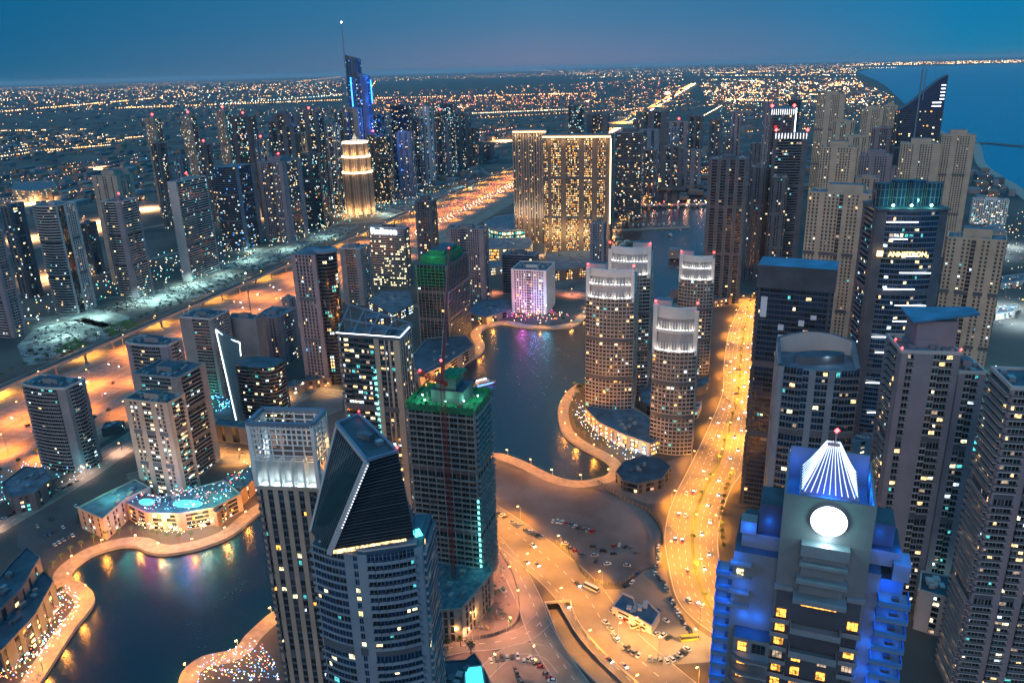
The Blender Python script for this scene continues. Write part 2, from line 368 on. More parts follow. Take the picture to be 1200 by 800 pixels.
# lower road from the construction site past the underpass
loC = smooth([G(*p) for p in [(480, 560), (540, 592), (590, 625), (628, 655), (668, 692), (700, 740), (745, 785), (820, 850)]], 7)
road('boulevard', loC, 19, 11, asphalt2, .016, [(-7, True), (7, True)])
loB = smooth([G(*p) for p in [(540, 600), (575, 630), (603, 665), (622, 700), (640, 745), (676, 800), (720, 850)]], 7)
road('boulevard', loB, 5.5, 9, asphalt2, .020, [(0, True)])
road('side_street', smooth([G(*p) for p in [(470, 772), (540, 756), (580, 752), (616, 742), (640, 722)]], 6), 5.5, 5.5, asphalt2, .026, [(0, True)])
road('side_street', smooth([G(*p) for p in [(555, 800), (600, 762), (640, 764), (662, 785)]], 5), 4, 4, asphalt2, .026)
for k_, pts in enumerate([[(-40, 640), (10, 612), (55, 586), (110, 552), (160, 520), (240, 487)], [(-40, 600), (20, 575), (75, 550), (130, 525), (170, 500)], [(215, 520), (240, 535), (300, 540), (400, 560)],
                          [(150, 560), (200, 545), (260, 522), (300, 500), (345, 470), (410, 430), (450, 400), (480, 380)], [(325, 470), (360, 458), (400, 462), (440, 480)],
                          [(425, 380), (480, 360), (560, 345), (640, 340), (700, 348)], [(880, 350), (840, 358), (800, 357), (770, 362)], [(560, 300), (600, 296), (650, 300), (700, 290)]]):
    road('street', smooth([G(*p) for p in pts], 6), 7, 7, asphalt2, .028 + .004 * k_, [(0, True)])
# lots
def lot(name, pts, mt, z): sheet(name, [[G(*p) for p in pts][::-1]], z, mt, **S)
lot('sand_lot', [(540, 545), (580, 541), (640, 560), (700, 575), (750, 590), (775, 622), (776, 655), (752, 668), (730, 684), (705, 684), (684, 668), (660, 645), (630, 634), (585, 600), (540, 575)], sand, .008)
lot('paved_lot', [(655, 690), (705, 690), (728, 690), (755, 668), (780, 664), (788, 700), (816, 735), (840, 752), (835, 775), (790, 778), (735, 762), (700, 735), (672, 700)], asphalt2, .009)
lot('construction_yard', [(560, 640), (585, 650), (600, 690), (610, 720), (600, 738), (555, 750), (500, 745), (520, 660)], sand, .007)
lot('car_park', [(470, 790), (560, 760), (640, 768), (665, 800), (660, 830), (480, 840)], principled('car park surface', (.17, .14, .13), .9, vary=.2, scale=.05), .010)
lot('car_park', [(22, 606), (85, 585), (150, 612), (108, 630), (72, 648), (62, 672), (20, 640)], principled('dark car park surface', (.07, .065, .07), .9, vary=.2, scale=.05), .010)
lot('plaza', [(640, 318), (690, 312), (690, 352), (650, 345)], sand, .008)
lot('vacant_plot', [(320, 480), (345, 458), (400, 462), (402, 480), (340, 505)], sand, .009)
lot('vacant_plot', [(700, 572), (720, 545), (770, 545), (812, 530), (785, 590), (760, 590)], sand, .010)
lotm = principled('pale plaza concrete', (.06, .07, .07), .85, col2=(.26, .27, .26), scale=.05, detail=12)
for pts in [[(20, 405), (40, 385), (100, 372), (150, 385), (90, 420), (30, 428)], [(70, 372), (110, 362), (160, 372), (120, 384)], [(160, 352), (190, 340), (262, 320), (300, 325), (240, 350), (180, 362)], [(255, 312), (300, 296), (350, 290), (352, 300), (300, 316)], [(330, 283), (380, 268), (420, 264), (400, 280), (350, 290)], [(420, 246), (500, 222), (560, 214), (520, 236), (450, 252)]]:
    lot('plaza', pts, lotm, .009)
lot('lawn', [(118, 385), (148, 374), (166, 380), (130, 396)], grass_m, .013); lot('lawn', [(60, 410), (88, 396), (105, 402), (75, 416)], grass_m, .013)
# promenade paving round the basin
b = MB()
def prom(line, w_, z): strip(b, offset_line(line, w_), line, z, pave)
prom(UW[:150], 11, .034)
LL = offset_line(LW, 10); strip(b, LL, LW, .034, pave)
b.build('promenade', None, **S)
# metro viaduct beside the highway
mr = root('metro_viaduct', (*hw(600, 708), 0), 'elevated metro track on pale piers along the orange highway', 'viaduct')
b = MB(); vl = offset_line(near_l, 66)
V1, V2 = offset_line(vl, 5), offset_line(vl, -5)
for i in range(len(vl) - 1):
    a, c, d, e = V1[i], V2[i], V2[i + 1], V1[i + 1]
    for z0, mt, fl_ in ((11.5, asphalt, 0),): b.face([(*a, z0), (*c, z0), (*d, z0), (*e, z0)], mt)
    for p, q2 in ((a, e), (c, d)):
        b.face([(*p, 9.6), (*q2, 9.6), (*q2, 12.6), (*p, 12.6)], kerb_m); 
    b.face([(*c, 9.6), (*a, 9.6), (*e, 9.6), (*d, 9.6)], kerb_m)
b.build('deck', mr)
pm = None
for x, y, a in walk(vl, 42)[:70]:
    if pm is None:
        t = MB(); t.cyl((0, 0, 0), 1.3, 7.6, kerb_m, 10); t.cyl((0, 0, 7.6), 1.3, 2, kerb_m, 10, 3.6); pm = t.data('pier')
    link('pier', pm, mr, (x, y, 0))
# ---------------------------------------------------------------- towers
def pick(r, w):
    x = r.random() * sum(v for _, v in w); 
    for k, v in w:
        x -= v
        if x <= 0: return k
    return w[-1][0]
WARM = [('warm', 5), ('yellow', 3), ('cool', 2), ('dim', 5), ('teal', 1)]
COOL = [('cool', 5), ('teal', 4), ('warm', 2), ('dim', 3), ('yellow', 1)]
def at_path(path, d):
    acc = 0
    for i in range(len(path) - 1):
        a, c = path[i], path[i + 1]; l = math.hypot(c[0] - a[0], c[1] - a[1])
        if d <= acc + l + 1e-6:
            t = (d - acc) / l; return (a[0] + (c[0] - a[0]) * t, a[1] + (c[1] - a[1]) * t)
        acc += l
    return path[-1]
def plen(path): return sum(math.hypot(path[i + 1][0] - path[i][0], path[i + 1][1] - path[i][1]) for i in range(len(path) - 1))
def face_grid(T, path, z0, z1, seq):
    """one side of a tower: glazed cells, spandrel bands, fins, solid strips, balconies"""
    o = T['o']; L = plen(path); nb = max(1, round(L / o['bay'])); nf = max(1, round((z1 - z0) / o['fh'])); fh = (z1 - z0) / nf
    Q = [at_path(path, L * i / nb) for i in range(nb + 1)]; straight = len(path) == 2
    ty = [seq[min(len(seq) - 1, int((i + .5) / nb * len(seq)))] for i in range(nb)]
    wb, wm, r = T['wall'], o['wallm'], T['r']
    T['mech'] = {int(nf * q_) for q_ in (.36, .68)} if nf > 24 and o.get('mech', True) else set()
    def nrm(a, c): l = math.hypot(c[0] - a[0], c[1] - a[1]) or 1; return ((c[1] - a[1]) / l, -(c[0] - a[0]) / l)
    def off(p, n, d, z): return (p[0] + n[0] * d, p[1] + n[1] * d, z)
    def blk(a, c, n, d, za, zb, mt, ends=True):        # a proud block, front + top + under + ends
        A, B, C, D = off(a, n, d, za), off(c, n, d, za), off(c, n, d, zb), off(a, n, d, zb); A0, B0, C0, D0 = off(a, n, 0, za), off(c, n, 0, za), off(c, n, 0, zb), off(a, n, 0, zb)
        wb.face([A, B, C, D], mt); wb.face([D, C, C0, D0], mt); wb.face([A0, B0, B, A], mt)
        if ends: wb.face([A0, A, D, D0], mt); wb.face([B, B0, C0, C], mt)
    i = 0
    while i < nb:
        j = i
        while j < nb and ty[j] == ty[i]: j += 1
        segs = [(i, j)] if straight else [(k, k + 1) for k in range(i, j)]
        for a_, c_ in segs:
            a, c = Q[a_], Q[c_]; n = nrm(a, c)
            if ty[i] == 'w': blk(a, c, n, .28, z0, z1, wm)
            elif ty[i] in 'gp':
                for f in T['mech']: blk(a, c, n, .42, z0 + f * fh, z0 + f * fh + fh, wall['slate'], False)
                lo, hi = o['band']
                for f in range(nf): blk(a, c, n, .34 if ty[i] == 'g' else .25, z0 + f * fh - lo if f else z0, z0 + f * fh + hi, o['bandm'], False)
                blk(a, c, n, .34, z1 - .5, z1, o['bandm'], False)
            elif ty[i] == 'b':
                for f in range(nf):
                    if f in T['mech']: blk(a, c, n, .3, z0 + f * fh - .3, z0 + f * fh + fh - .3, wall['slate'], True); continue
                    T['balc'].append((a, c, n, z0 + f * fh, straight))
            elif ty[i] == 'd':
                pass
        if ty[i] == 'p':
            fw = o['pier']
            for k in range(i, j):
                a, c = Q[k], Q[k + 1]; n = nrm(a, c)
                for t0, t1 in ((0, fw), (1 - fw, 1)):
                    p = (a[0] + (c[0] - a[0]) * t0, a[1] + (c[1] - a[1]) * t0); q_ = (a[0] + (c[0] - a[0]) * t1, a[1] + (c[1] - a[1]) * t1)
                    A, B = off(p, n, .30, z0), off(q_, n, .30, z0); C, D = off(q_, n, .30, z1), off(p, n, .30, z1)
                    wb.face([A, B, C, D], wm); wb.face([off(p, n, 0, z0), A, D, off(p, n, 0, z1)], wm); wb.face([B, off(q_, n, 0, z0), off(q_, n, 0, z1), C], wm)
        elif ty[i] in 'gb' and o['fin']:
            for k in range(i, j + 1, o['fin']):
                if 0 < k < nb:
                    a, c = Q[k - 1], Q[min(k + 1, nb)]; n = nrm(a, c); l = math.hypot(c[0] - a[0], c[1] - a[1]); d = ((c[0] - a[0]) / l * .28, (c[1] - a[1]) / l * .28)
                    p, q_ = (Q[k][0] - d[0], Q[k][1] - d[1]), (Q[k][0] + d[0], Q[k][1] + d[1]); blk(p, q_, n, .5, z0, z1, o['finm'])
        i = j
    for k in range(nb):
        if ty[k] == 'w': continue
        a, c = Q[k], Q[k + 1]; n = nrm(a, c)
        for f in range(nf):
            lit = r.random() < o['lit'] * (1.6 if f < 3 else 1)
            mt = LIT[pick(r, o['cols'])] if lit else pick(r, o['gl'])
            T['cells'].append((a, c, n, z0 + f * fh, fh, mt, ty[k]))
    pa, pb = Q[0], Q[-1]
    if straight and o['corner']:
        d = ((pb[0] - pa[0]) / L * o['corner'], (pb[1] - pa[1]) / L * o['corner']); n = nrm(pa, pb)
        blk(pa, (pa[0] + d[0], pa[1] + d[1]), n, .36, z0, z1, wm); blk((pb[0] - d[0], pb[1] - d[1]), pb, n, .36, z0, z1, wm)
LITSET = None
def lit_rect(r): a = r.choice([(.08, .92), (.08, .48), (.52, .92), (.08, .92), (.2, .8)]); z = r.choice([(.2, .72), (.2, .7), (.28, .66), (.16, .78)]); return a, z
def pane_mesh(w, h, mt, fm, rr):
    b = MB(); y = 0.0
    if mt in LIT.values():
        (x0, x1), (z0, z1) = lit_rect(rr); b.face([(0, y, 0), (w, y, 0), (w, y, h), (0, y, h)], glass[0]); b.face([(w * x0, y - .03, h * z0), (w * x1, y - .03, h * z0), (w * x1, y - .03, h * z1), (w * x0, y - .03, h * z1)], mt)
    else: b.face([(0, y, 0), (w, y, 0), (w, y, h), (0, y, h)], mt)
    for x in (0.07, w / 2, w - .07): b.face([(x - .06, y - .06, .0), (x + .06, y - .06, .0), (x + .06, y - .06, h), (x - .06, y - .06, h)], fm)
    for z in (.5, h * .72): b.face([(0, y - .08, z - .06), (w, y - .08, z - .06), (w, y - .08, z + .06), (0, y - .08, z + .06)], fm)
    return b.data('window')
def cell_faces(b, a, c, n, z, f_, mt, rr):
    if mt in LITL:
        (x0, x1), (z0, z1) = lit_rect(rr); b.face([(*a, z), (*c, z), (*c, z + f_), (*a, z + f_)], glass[0]); dx, dy = c[0] - a[0], c[1] - a[1]; ox, oy = n[0] * .03, n[1] * .03
        p, q_ = (a[0] + dx * x0 + ox, a[1] + dy * x0 + oy), (a[0] + dx * x1 + ox, a[1] + dy * x1 + oy); b.face([(*p, z + f_ * z0), (*q_, z + f_ * z0), (*q_, z + f_ * z1), (*p, z + f_ * z1)], mt)
    else: b.face([(*a, z), (*c, z), (*c, z + f_), (*a, z + f_)], mt)
LITL = list(LIT.values())
def balc_faces(b, a, c, n, z, mt, rail, depth=1.5, para=1.05, th=.28):
    P = [(a[0], a[1]), (a[0] + n[0] * depth, a[1] + n[1] * depth), (c[0] + n[0] * depth, c[1] + n[1] * depth), (c[0], c[1])]
    b.face([(*p, z + .02) for p in P[::-1]], mt); b.face([(*p, z - th) for p in P], mt)
    for i in range(3):
        p, q_ = P[i], P[i + 1]; b.face([(*p, z - th), (*q_, z - th), (*q_, z + .02), (*p, z + .02)], mt); b.face([(*p, z + .02), (*q_, z + .02), (*q_, z + para), (*p, z + para)], rail)
def tower(name, label, cat, F, xl=None, xr=None, by=None, h=None, th=73.2, side=None, wl=None, wr=None, fh=3.6, bay=3.6, front='wbbgbbw', sidee='wggw', wallc='grey', lit=.1,
          cols=WARM, gl='std', band=(.25, .65), bandc=None, rail=None, fin=0, finc=None, pier=.22, corner=1.2, bow=0, near=0, shape='rect', top='plain', group=None, z0=0, base=None, seed=None, balc_depth=1.5, para=.95, slab=.45, nwin=60, nbal=40, beacon=False, roofc=None, ztop=None):
    if h is None: h = height_of(F, by)
    if name not in ('hotel_tower',): lit *= 1.0 if F[1] < 240 else 1.35
    P = at(F[0], F[1], h) if base is None else base
    t = R(th); side = side or ('R' if F[0] > 880 else 'L')
    if side == 'L': dl, dr = dirv(t + math.pi / 2), dirv(t)
    else: dl, dr = dirv(t), dirv(t - math.pi / 2)
    def width(d, x):
        lo, hi = 0, 160
        for _ in range(30):
            md = (lo + hi) / 2; q_ = proj(P[0] + d[0] * md, P[1] + d[1] * md, h)[0]
            if (q_ < x) == (x > F[0]): lo = md
            else: hi = md
        return (lo + hi) / 2
    wl = wl if wl else width(dl, xl); wr = wr if wr else width(dr, xr)
    wl = max(8, min(wl, 110)); wr = max(8, min(wr, 75))
    A = (P[0] + dl[0] * wl, P[1] + dl[1] * wl); B = (P[0] + dr[0] * wr, P[1] + dr[1] * wr); D = (A[0] + B[0] - P[0], A[1] + B[1] - P[1])
    poly = [A, P, B, D] if side == 'L' else [P, B, D, A]
    seqs = [front, sidee, front, sidee]
    rr = random.Random(seed or hash_(name + label)); wm = wall[wallc]
    cen = (sum(p[0] for p in poly) / 4, sum(p[1] for p in poly) / 4)
    T = dict(wall=MB(), cells=[], balc=[], r=rr, h=h, poly=poly, cen=cen, wl=wl, wr=wr)
    GL = {'std': [(glass[0], 7), (glass[1], 2), (glass[2], 1)], 'teal': [(glass[0], 3), (glass[2], 6), (glass[1], 1)], 'blue': [(glass[0], 3), (glass[3], 6)]}[gl]
    T['o'] = dict(bay=bay, fh=fh, band=band, wallm=wm, bandm=wall[bandc] if bandc else wm, pier=pier, fin=fin, finm=wall[finc] if finc else wm, lit=lit, cols=cols, gl=GL, corner=corner)
    rt = root(name, (cen[0], cen[1], z0), label, cat, group); T['root'] = rt
    hb = h - 1.2 if top != 'none' else h
    sides = []
    if shape == 'rect':
        for k in range(4):
            a, c = poly[k], poly[(k + 1) % 4]
            if bow and k == 0:
                l = math.hypot(c[0] - a[0], c[1] - a[1]); n = ((c[1] - a[1]) / l, -(c[0] - a[0]) / l); pts = []
                for i in range(11):
                    s_ = i / 10; e_ = bow * (1 - (2 * s_ - 1) ** 2); pts.append((a[0] + (c[0] - a[0]) * s_ + n[0] * e_, a[1] + (c[1] - a[1]) * s_ + n[1] * e_))
                sides.append((pts, seqs[k]))
            else: sides.append(([a, c], seqs[k]))
    elif shape in ('round', 'cyl'):
        ux, uy = ((poly[1][0] - poly[0][0]) / 2, (poly[1][1] - poly[0][1]) / 2), ((poly[2][0] - poly[1][0]) / 2, (poly[2][1] - poly[1][1]) / 2)
        e_ = 2.0 if shape == 'cyl' else 3.6; pts = []
        for i in range(33):
            a = 2 * math.pi * i / 32 - math.pi * .75; ca, sa = math.cos(a), math.sin(a); x = math.copysign(abs(ca) ** (2 / e_), ca); y = math.copysign(abs(sa) ** (2 / e_), sa)
            pts.append((cen[0] + ux[0] * x + uy[0] * y, cen[1] + ux[1] * x + uy[1] * y))
        pts[-1] = pts[0]; sides.append((pts, front + sidee + front + sidee))
    for path, sq in sides: face_grid(T, path, z0, hb, sq)
    outline = [p for path, _ in sides for p in path[:-1]]; T['outline'] = outline
    # cells: the largest as windows of their own, the rest as one mesh
    vis = []
    cells = T['cells']
    if near:
        def key(c_):
            mx, my, mz = (c_[0][0] + c_[1][0]) / 2, (c_[0][1] + c_[1][1]) / 2, c_[3]
            if c_[2][0] * -mx + c_[2][1] * -my <= 0.1 * math.hypot(mx, my): return 1e9
            x, y = proj(mx, my, mz)
            if not (0 < x < 1200 and 0 < y < 800): return 1e9
            return math.sqrt(mx * mx + my * my + (CAM_H - mz) ** 2)
        order = sorted(range(len(cells)), key=lambda i: key(cells[i]) - (25 if cells[i][5] in LIT.values() else 0)); order = [i for i in order[:nwin] if key(cells[i]) < 1e8]; vis = set(order)
        cache = {}; fm = T['o']['bandm']
        for i in sorted(vis):
            a, c, n, z, f_, mt, ty = cells[i]; w_ = math.hypot(c[0] - a[0], c[1] - a[1]); kk = (round(w_, 2), round(f_, 2), mt.name, rr.randint(0, 2))
            if kk not in cache: cache[kk] = pane_mesh(w_, f_, mt, fm, rr)
            o_ = link('window', cache[kk], rt, (a[0], a[1], z)); o_.rotation_euler.z = math.atan2(c[1] - a[1], c[0] - a[0])
    b = MB(); fm = T['o']['bandm']
    for i, (a, c, n, z, f_, mt, ty) in enumerate(cells):
        if near and i in vis: continue
        cell_faces(b, a, c, n, z, f_, mt, rr)
        if near:
            for s_ in (.03, .5, .97):
                p = (a[0] + (c[0] - a[0]) * s_ + n[0] * .06, a[1] + (c[1] - a[1]) * s_ + n[1] * .06); d = ((c[0] - a[0]) * .016, (c[1] - a[1]) * .016)
                b.face([(p[0] - d[0], p[1] - d[1], z), (p[0] + d[0], p[1] + d[1], z), (p[0] + d[0], p[1] + d[1], z + f_), (p[0] - d[0], p[1] - d[1], z + f_)], fm)
    b.build('window', rt, kind='stuff')
    T['wall'].build('facade', rt)
    bb = MB(); bm = T['o']['bandm']; rl = wall[rail] if rail else wall['slate']; bc = T['balc']; own = set()
    if near:
        def kb(t_):
            a, c, n, z, s_ = t_; mx, my = (a[0] + c[0]) / 2, (a[1] + c[1]) / 2
            if n[0] * -mx + n[1] * -my <= 0: return 1e9
            x, y = proj(mx, my, z)
            return 1e9 if not (0 < x < 1200 and 0 < y < 800) else math.sqrt(mx * mx + my * my + (CAM_H - z) ** 2)
        own = set(i for i in sorted(range(len(bc)), key=lambda i: kb(bc[i]))[:nbal] if kb(bc[i]) < 1e8)
    for i, (a, c, n, z, s_) in enumerate(bc):
        if i in own:
            m_ = MB(); balc_faces(m_, a, c, n, z, bm, rl, balc_depth, para, slab); m_.build('balcony', rt)
        else: balc_faces(bb, a, c, n, z, bm, rl, balc_depth, para, slab)
    bb.build('balcony', rt, kind='stuff')
    # roof
    b = MB(); rm = roofc or (roofd if rr.random() < .5 else roofm)
    b.face([(*p, hb) for p in outline], rm); b.build('roof', rt)
    if top != 'none':
        b = MB(); inn = inset(outline, .5)
        nn = len(outline)
        for i in range(nn):
            j = (i + 1) % nn; p, q_, u_, v_ = outline[i], outline[j], inn[j], inn[i]; o1, o2 = outset(outline, .38)[i], outset(outline, .38)[j]
            b.face([(*o1, hb - .6), (*o2, hb - .6), (*o2, h), (*o1, h)], bm); b.face([(*o1, h), (*o2, h), (*u_, h), (*v_, h)], bm); b.face([(*u_, hb), (*v_, hb), (*v_, h), (*u_, h)], bm)
        b.build('parapet', rt)
    if top == 'plain' or top == 'box':
        b = MB(); k = .5 if top == 'box' else .34
        cb = [(cen[0] + (p[0] - cen[0]) * k, cen[1] + (p[1] - cen[1]) * k) for p in poly]
        b.prism(cb, hb, hb + (8 if top == 'box' else 4.2), wm, rm); b.build('penthouse', rt)
        b = MB()
        for _ in range(18):
            s_, u_ = rr.uniform(-.42, .42), rr.uniform(-.42, .42)
            if abs(s_) < k / 2 + .04 and abs(u_) < k / 2 + .04: continue
            c_ = (cen[0] + (poly[1][0] - poly[0][0]) * s_ + (poly[2][0] - poly[1][0]) * u_, cen[1] + (poly[1][1] - poly[0][1]) * s_ + (poly[2][1] - poly[1][1]) * u_, hb)
            b.box(c_, (rr.uniform(1.5, 4), rr.uniform(1.5, 3), rr.uniform(1, 2.2)), metal, t)
        b.build('air_unit', rt, kind='stuff')
    if beacon:
        b = MB(); hh = h + (8 if top == 'box' else 4)
        b.bar((*cen, hb), (*cen, hh + 3), .5, metal); b.dot((*cen, hh + 4), 1.2 * max(1, math.hypot(*cen) / 900), E_red); b.build('aircraft_beacon', rt)
    return T
def hash_(s): 
    v = 7
    for ch in s: v = (v * 131 + ord(ch)) % 1000003
    return v
def outset(poly, d):
    n = len(poly); res = []
    for i in range(n):
        a, p, c = poly[i - 1], poly[i], poly[(i + 1) % n]
        n1 = Vector((p[1] - a[1], a[0] - p[0])).normalized(); n2 = Vector((c[1] - p[1], p[0] - c[0])).normalized(); s_ = n1 + n2; k = d * 2 / max(s_.length_squared, .6)
        res.append((p[0] + s_[0] * k, p[1] + s_[1] * k))
    return res
def inset(poly, d): return outset(poly, -d)
# --- beyond the highway, left of the picture
JG = 'residential towers in the row beyond the highway'
tower('apartment_tower', 'dark banded tower cut by the left edge of the photo, beyond the highway', 'tower', (-12, 272), None, 3, 396, wl=40, front='wbbbw', sidee='wggpgw', wallc='mauve', bandc='light', lit=.06, rail='light', group=JG)
jl = tower('apartment_tower', 'round cornered banded tower with a column of big square recesses, nearest the left edge', 'tower', (64, 241), 38, 88, 367, front='bbbbbb', sidee='wddwpppw', wallc='light', bandc='light', bow=5, lit=.05, bay=3.4, near=0, rail='light', group=JG)
tower('apartment_tower', 'tall tan tower with green white roof light, standing behind the banded one', 'tower', (136, 206), 107, 155, 335, front='wpwpwpw', sidee='wpwpw', wallc='tan', lit=.05, group=JG, top='box')
tower('apartment_tower', 'banded grey tower with red roof beacon in front of the tan tower', 'tower', (140, 236), 119, 161, 350, front='wbgbbw', sidee='wbbgbbw', wallc='mauve', bandc='light', lit=.06, group=JG, beacon=True, bow=3, rail='light')
tower('apartment_tower', 'banded tower with a tall pale blade wall on its left corner and blue lights', 'tower', (206, 213), 196, 241, 330, front='ww', sidee='gbbbgbbbb', wallc='light', bandc='light', lit=.09, cols=COOL, group=JG, beacon=True, rail='light')
for F, xl, xr, by, lb in [((179, 139), 168, 195, 255, 'left'), ((221, 136), 210, 237, 250, 'middle'), ((262, 130), 250, 277, 246, 'right')]:
    tower('office_tower', lb + ' one of the three slim far towers with rungs of white light', 'tower', F, xl, xr, by, front='pppp', sidee='wgg', wallc='tan', lit=.22, cols=COOL + [('yellow', 4)], beacon=True, group='three slim ladder lit towers', wr=26, wl=22)
    T_ = None
tower('apartment_tower', 'curved blue tower topped by two sail shaped fins beyond the highway', 'tower', (275, 196), 248, 297, 292, front='bbbgbbb', sidee='wggggw', wallc='blue', bandc='slate', gl='blue', lit=.12, cols=COOL + [('blue', 5)], bow=6, group=JG, top='none')
tower('apartment_tower', 'brownish tower with a ring crown and two red lights', 'tower', (330, 190), 301, 352, 284, front='wppgppw', sidee='wgggw', wallc='mauve', lit=.16, group=JG, top='box', beacon=True)
tower('office_tower', 'dark teal glass tower with blue edge lighting and lit roof slabs', 'tower', (372, 181), 352, 392, 267, front='ggwgg', sidee='wgggw', wallc='dark', gl='teal', lit=.2, cols=COOL, group=JG, wr=30)
tower('apartment_tower', 'dark tower behind the ring crowned one, with a red roof light', 'tower', (292, 137), 270, 303, 255, front='wggw', sidee='wgw', wallc='dark', gl='teal', lit=.25, cols=COOL, beacon=True, wr=25, group=JG)
tower('apartment_tower', 'slate tower behind the ring crowned one, with pointed mast', 'tower', (338, 134), 318, 344, 250, front='wgw', sidee='wgw', wallc='slate', lit=.15, wr=25, group=JG, top='box')
tower('office_tower', 'far glass tower with sloping roof and bright red light', 'tower', (371, 131), 346, 380, 240, front='wgwgw', sidee='wggw', wallc='slate', gl='blue', lit=.3, cols=WARM + COOL, beacon=True, wr=28, group=JG)
tower('office_tower', 'pale grey far tower just left of the spired skyscraper', 'tower', (418, 127), 396, 424, 236, front='wpppw', sidee='wgw', wallc='grey', gl='teal', lit=.1, wr=25, group=JG)
tower('office_tower', 'dark blue far tower partly hidden by the teal glass one', 'tower', (344, 148), 330, 352, 262, front='wgw', sidee='gg', wallc='slate', gl='blue', lit=.25, cols=COOL, wr=22, group=JG)
# cluster right of the spired skyscraper
KG = 'towers clustered beyond the highway near the spired skyscraper'
for (F, xl, xr, by, wc, gl, lb, kw) in [
    ((452, 160), 438, 466, 238, 'dark', 'teal', 'glass tower with a curved roof and one bright white vertical edge', dict(front='gggg', sidee='gg')),
    ((480, 155), 464, 488, 231, 'blue', 'blue', 'pale blue tower with flared base in the far cluster', dict(front='wgwgw', fin=1, finc='light')),
    ((478, 124), 457, 486, 222, 'dark', 'blue', 'dark blue glass tower rising behind the flared one', dict(front='ggg')),
    ((502, 125), 490, 508, 216, 'light', 'blue', 'slim tower striped in white and blue', dict(front='wgwgw', cols=COOL + [('blue', 6)], lit=.3)),
    ((524, 143), 504, 530, 206, 'mauve', 'std', 'broad mauve tower with greenish lit roof edge beside the highway', dict(front='wpwpwpw', lit=.12)),
    ((530, 122), 508, 536, 204, 'slate', 'teal', 'dark tower peeping over the one with the greenish roof edge', dict(front='gg', lit=.3, cols=COOL)),
    ((548, 133), 529, 555, 198, 'slate', 'teal', 'tower with teal floors at the right end of the far cluster', dict(front='wgwgw', lit=.15, cols=COOL)),
    ((446, 135), 434, 452, 225, 'blue', 'blue', 'blue lit tower squeezed behind the spired skyscraper', dict(front='gg', lit=.3, cols=COOL + [('blue', 5)]))]:
    kk = dict(sidee='wgw', lit=.15, wallc=wc, gl=gl, wr=26, group=KG); kk.update(kw); tower('office_tower', lb, 'tower', F, xl, xr, by, **kk)
for (F, xl, xr, by, lb) in [((562, 167), 541, 568, 194, 'squat grey block at the foot of the far cluster, the left one of a pair'), ((576, 168), 565, 582, 190, 'squat grey block at the foot of the far cluster, the right one of a pair')]:
    tower('office_block', lb, 'building', F, xl, xr, by, front='wpppw', sidee='wpw', wallc='slate', lit=.08, wr=30, group=KG)
# --- between highway and marina
tower('office_tower', 'dark glass tower with punched stone side and drum top near the centre left', 'tower', (369, 299), 341, 392, 452, front='wppppw', sidee='gggg', wallc='mauve', gl='std', lit=.05, near=1, nwin=40, top='none')
tower('office_tower', 'narrow tower with teal lit roof garden behind the dark drum topped tower', 'tower', (422, 291), 398, 433, 358, front='wbbgw', sidee='wggw', wallc='grey', bandc='light', lit=.06, near=1, nwin=20, nbal=15)
bk = tower('bank_tower', 'banded office tower with a glowing script sign along its top', 'tower', (474, 267), 432, 479, 336, front='ggggggg', sidee='wgw', wallc='slate', bandc='light', lit=.18, cols=[('yellow', 1)], near=1, nwin=50)
tower('apartment_tower', 'stepped dark tower with a pointed turret beside the highway', 'tower', (505, 236), 486, 523, 345, front='wpgpw', sidee='wpgpw', wallc='slate', lit=.14, cols=WARM, near=1, nwin=40, top='box', wr=20)
tower('office_tower', 'grey gridded tower with a lit blue triangle at the top of its glass strip', 'tower', (566, 268), 523, 572, 357, front='wpppggppppw', sidee='wgw', wallc='grey', gl='blue', lit=.06, near=1, nwin=60, fh=3.4, bay=3.0)
tower('hotel', 'small pale hotel on the waterfront washed in violet and blue light', 'hotel', (640, 317), 599, 650, 368, front='wpppggpppw', sidee='pppp', wallc='white', gl='blue', lit=.08, cols=COOL, near=1, nwin=60, fh=3.5, bay=3.2)
tower('office_block', 'dark glass block behind the small pale hotel', 'building', (626, 299), 588, 632, 345, front='gggg', sidee='gg', wallc='slate', bandc='blue', gl='blue', lit=.03, wr=25)
tower('residence_tower', 'pale blue grey tower with rooftop lights in front of the gold lit hotel', 'tower', (708, 262), 692, 722, 328, front='wpppw', sidee='pp', wallc='blue', lit=.06, cols=COOL, wr=20)
# the big gold lit hotel, two slabs on a podium
GO = [('orange', 4), ('yellow', 3), ('warm', 6), ('dim', 5)]
a1 = tower('hotel_tower', 'broad gold lit hotel slab of narrow windows, the taller front one', 'hotel', (716, 162), 636, None, 305, front='pwppwpppwppwppw', sidee='wpw', wallc='brown', lit=.72, cols=GO, wr=24, near=1, nwin=90, fh=3.5, bay=2.7, top='none', group='gold lit hotel slabs')
a2 = tower('hotel_tower', 'gold lit hotel slab behind and left, with long vertical fins', 'hotel', (640, 156), 601, None, 285, front='pwpwpwpwpwpw', sidee='wpw', wallc='brown', lit=.25, cols=GO, wr=24, near=0, fh=3.5, bay=3.0, top='none', group='gold lit hotel slabs')
tower('apartment_tower', 'dark tower of thin slabs right beside the gold lit hotel', 'tower', (753, 155), 721, None, 256, front='bbbgbbb', sidee='gg', wallc='slate', bandc='grey', gl='blue', lit=.14, wr=30, top='box')
tower('apartment_tower', 'round shouldered dark glass tower directly behind the gold lit hotel', 'tower', (683, 124), 665, None, 210, front='ggg', sidee='gg', wallc='slate', gl='teal', lit=.2, cols=COOL, wr=22, shape='cyl')
tower('apartment_tower', 'blocky far tower over the roof of the gold lit hotel', 'tower', (712, 134), 688, None, 205, front='wggw', sidee='gg', wallc='slate', lit=.1, wr=30)
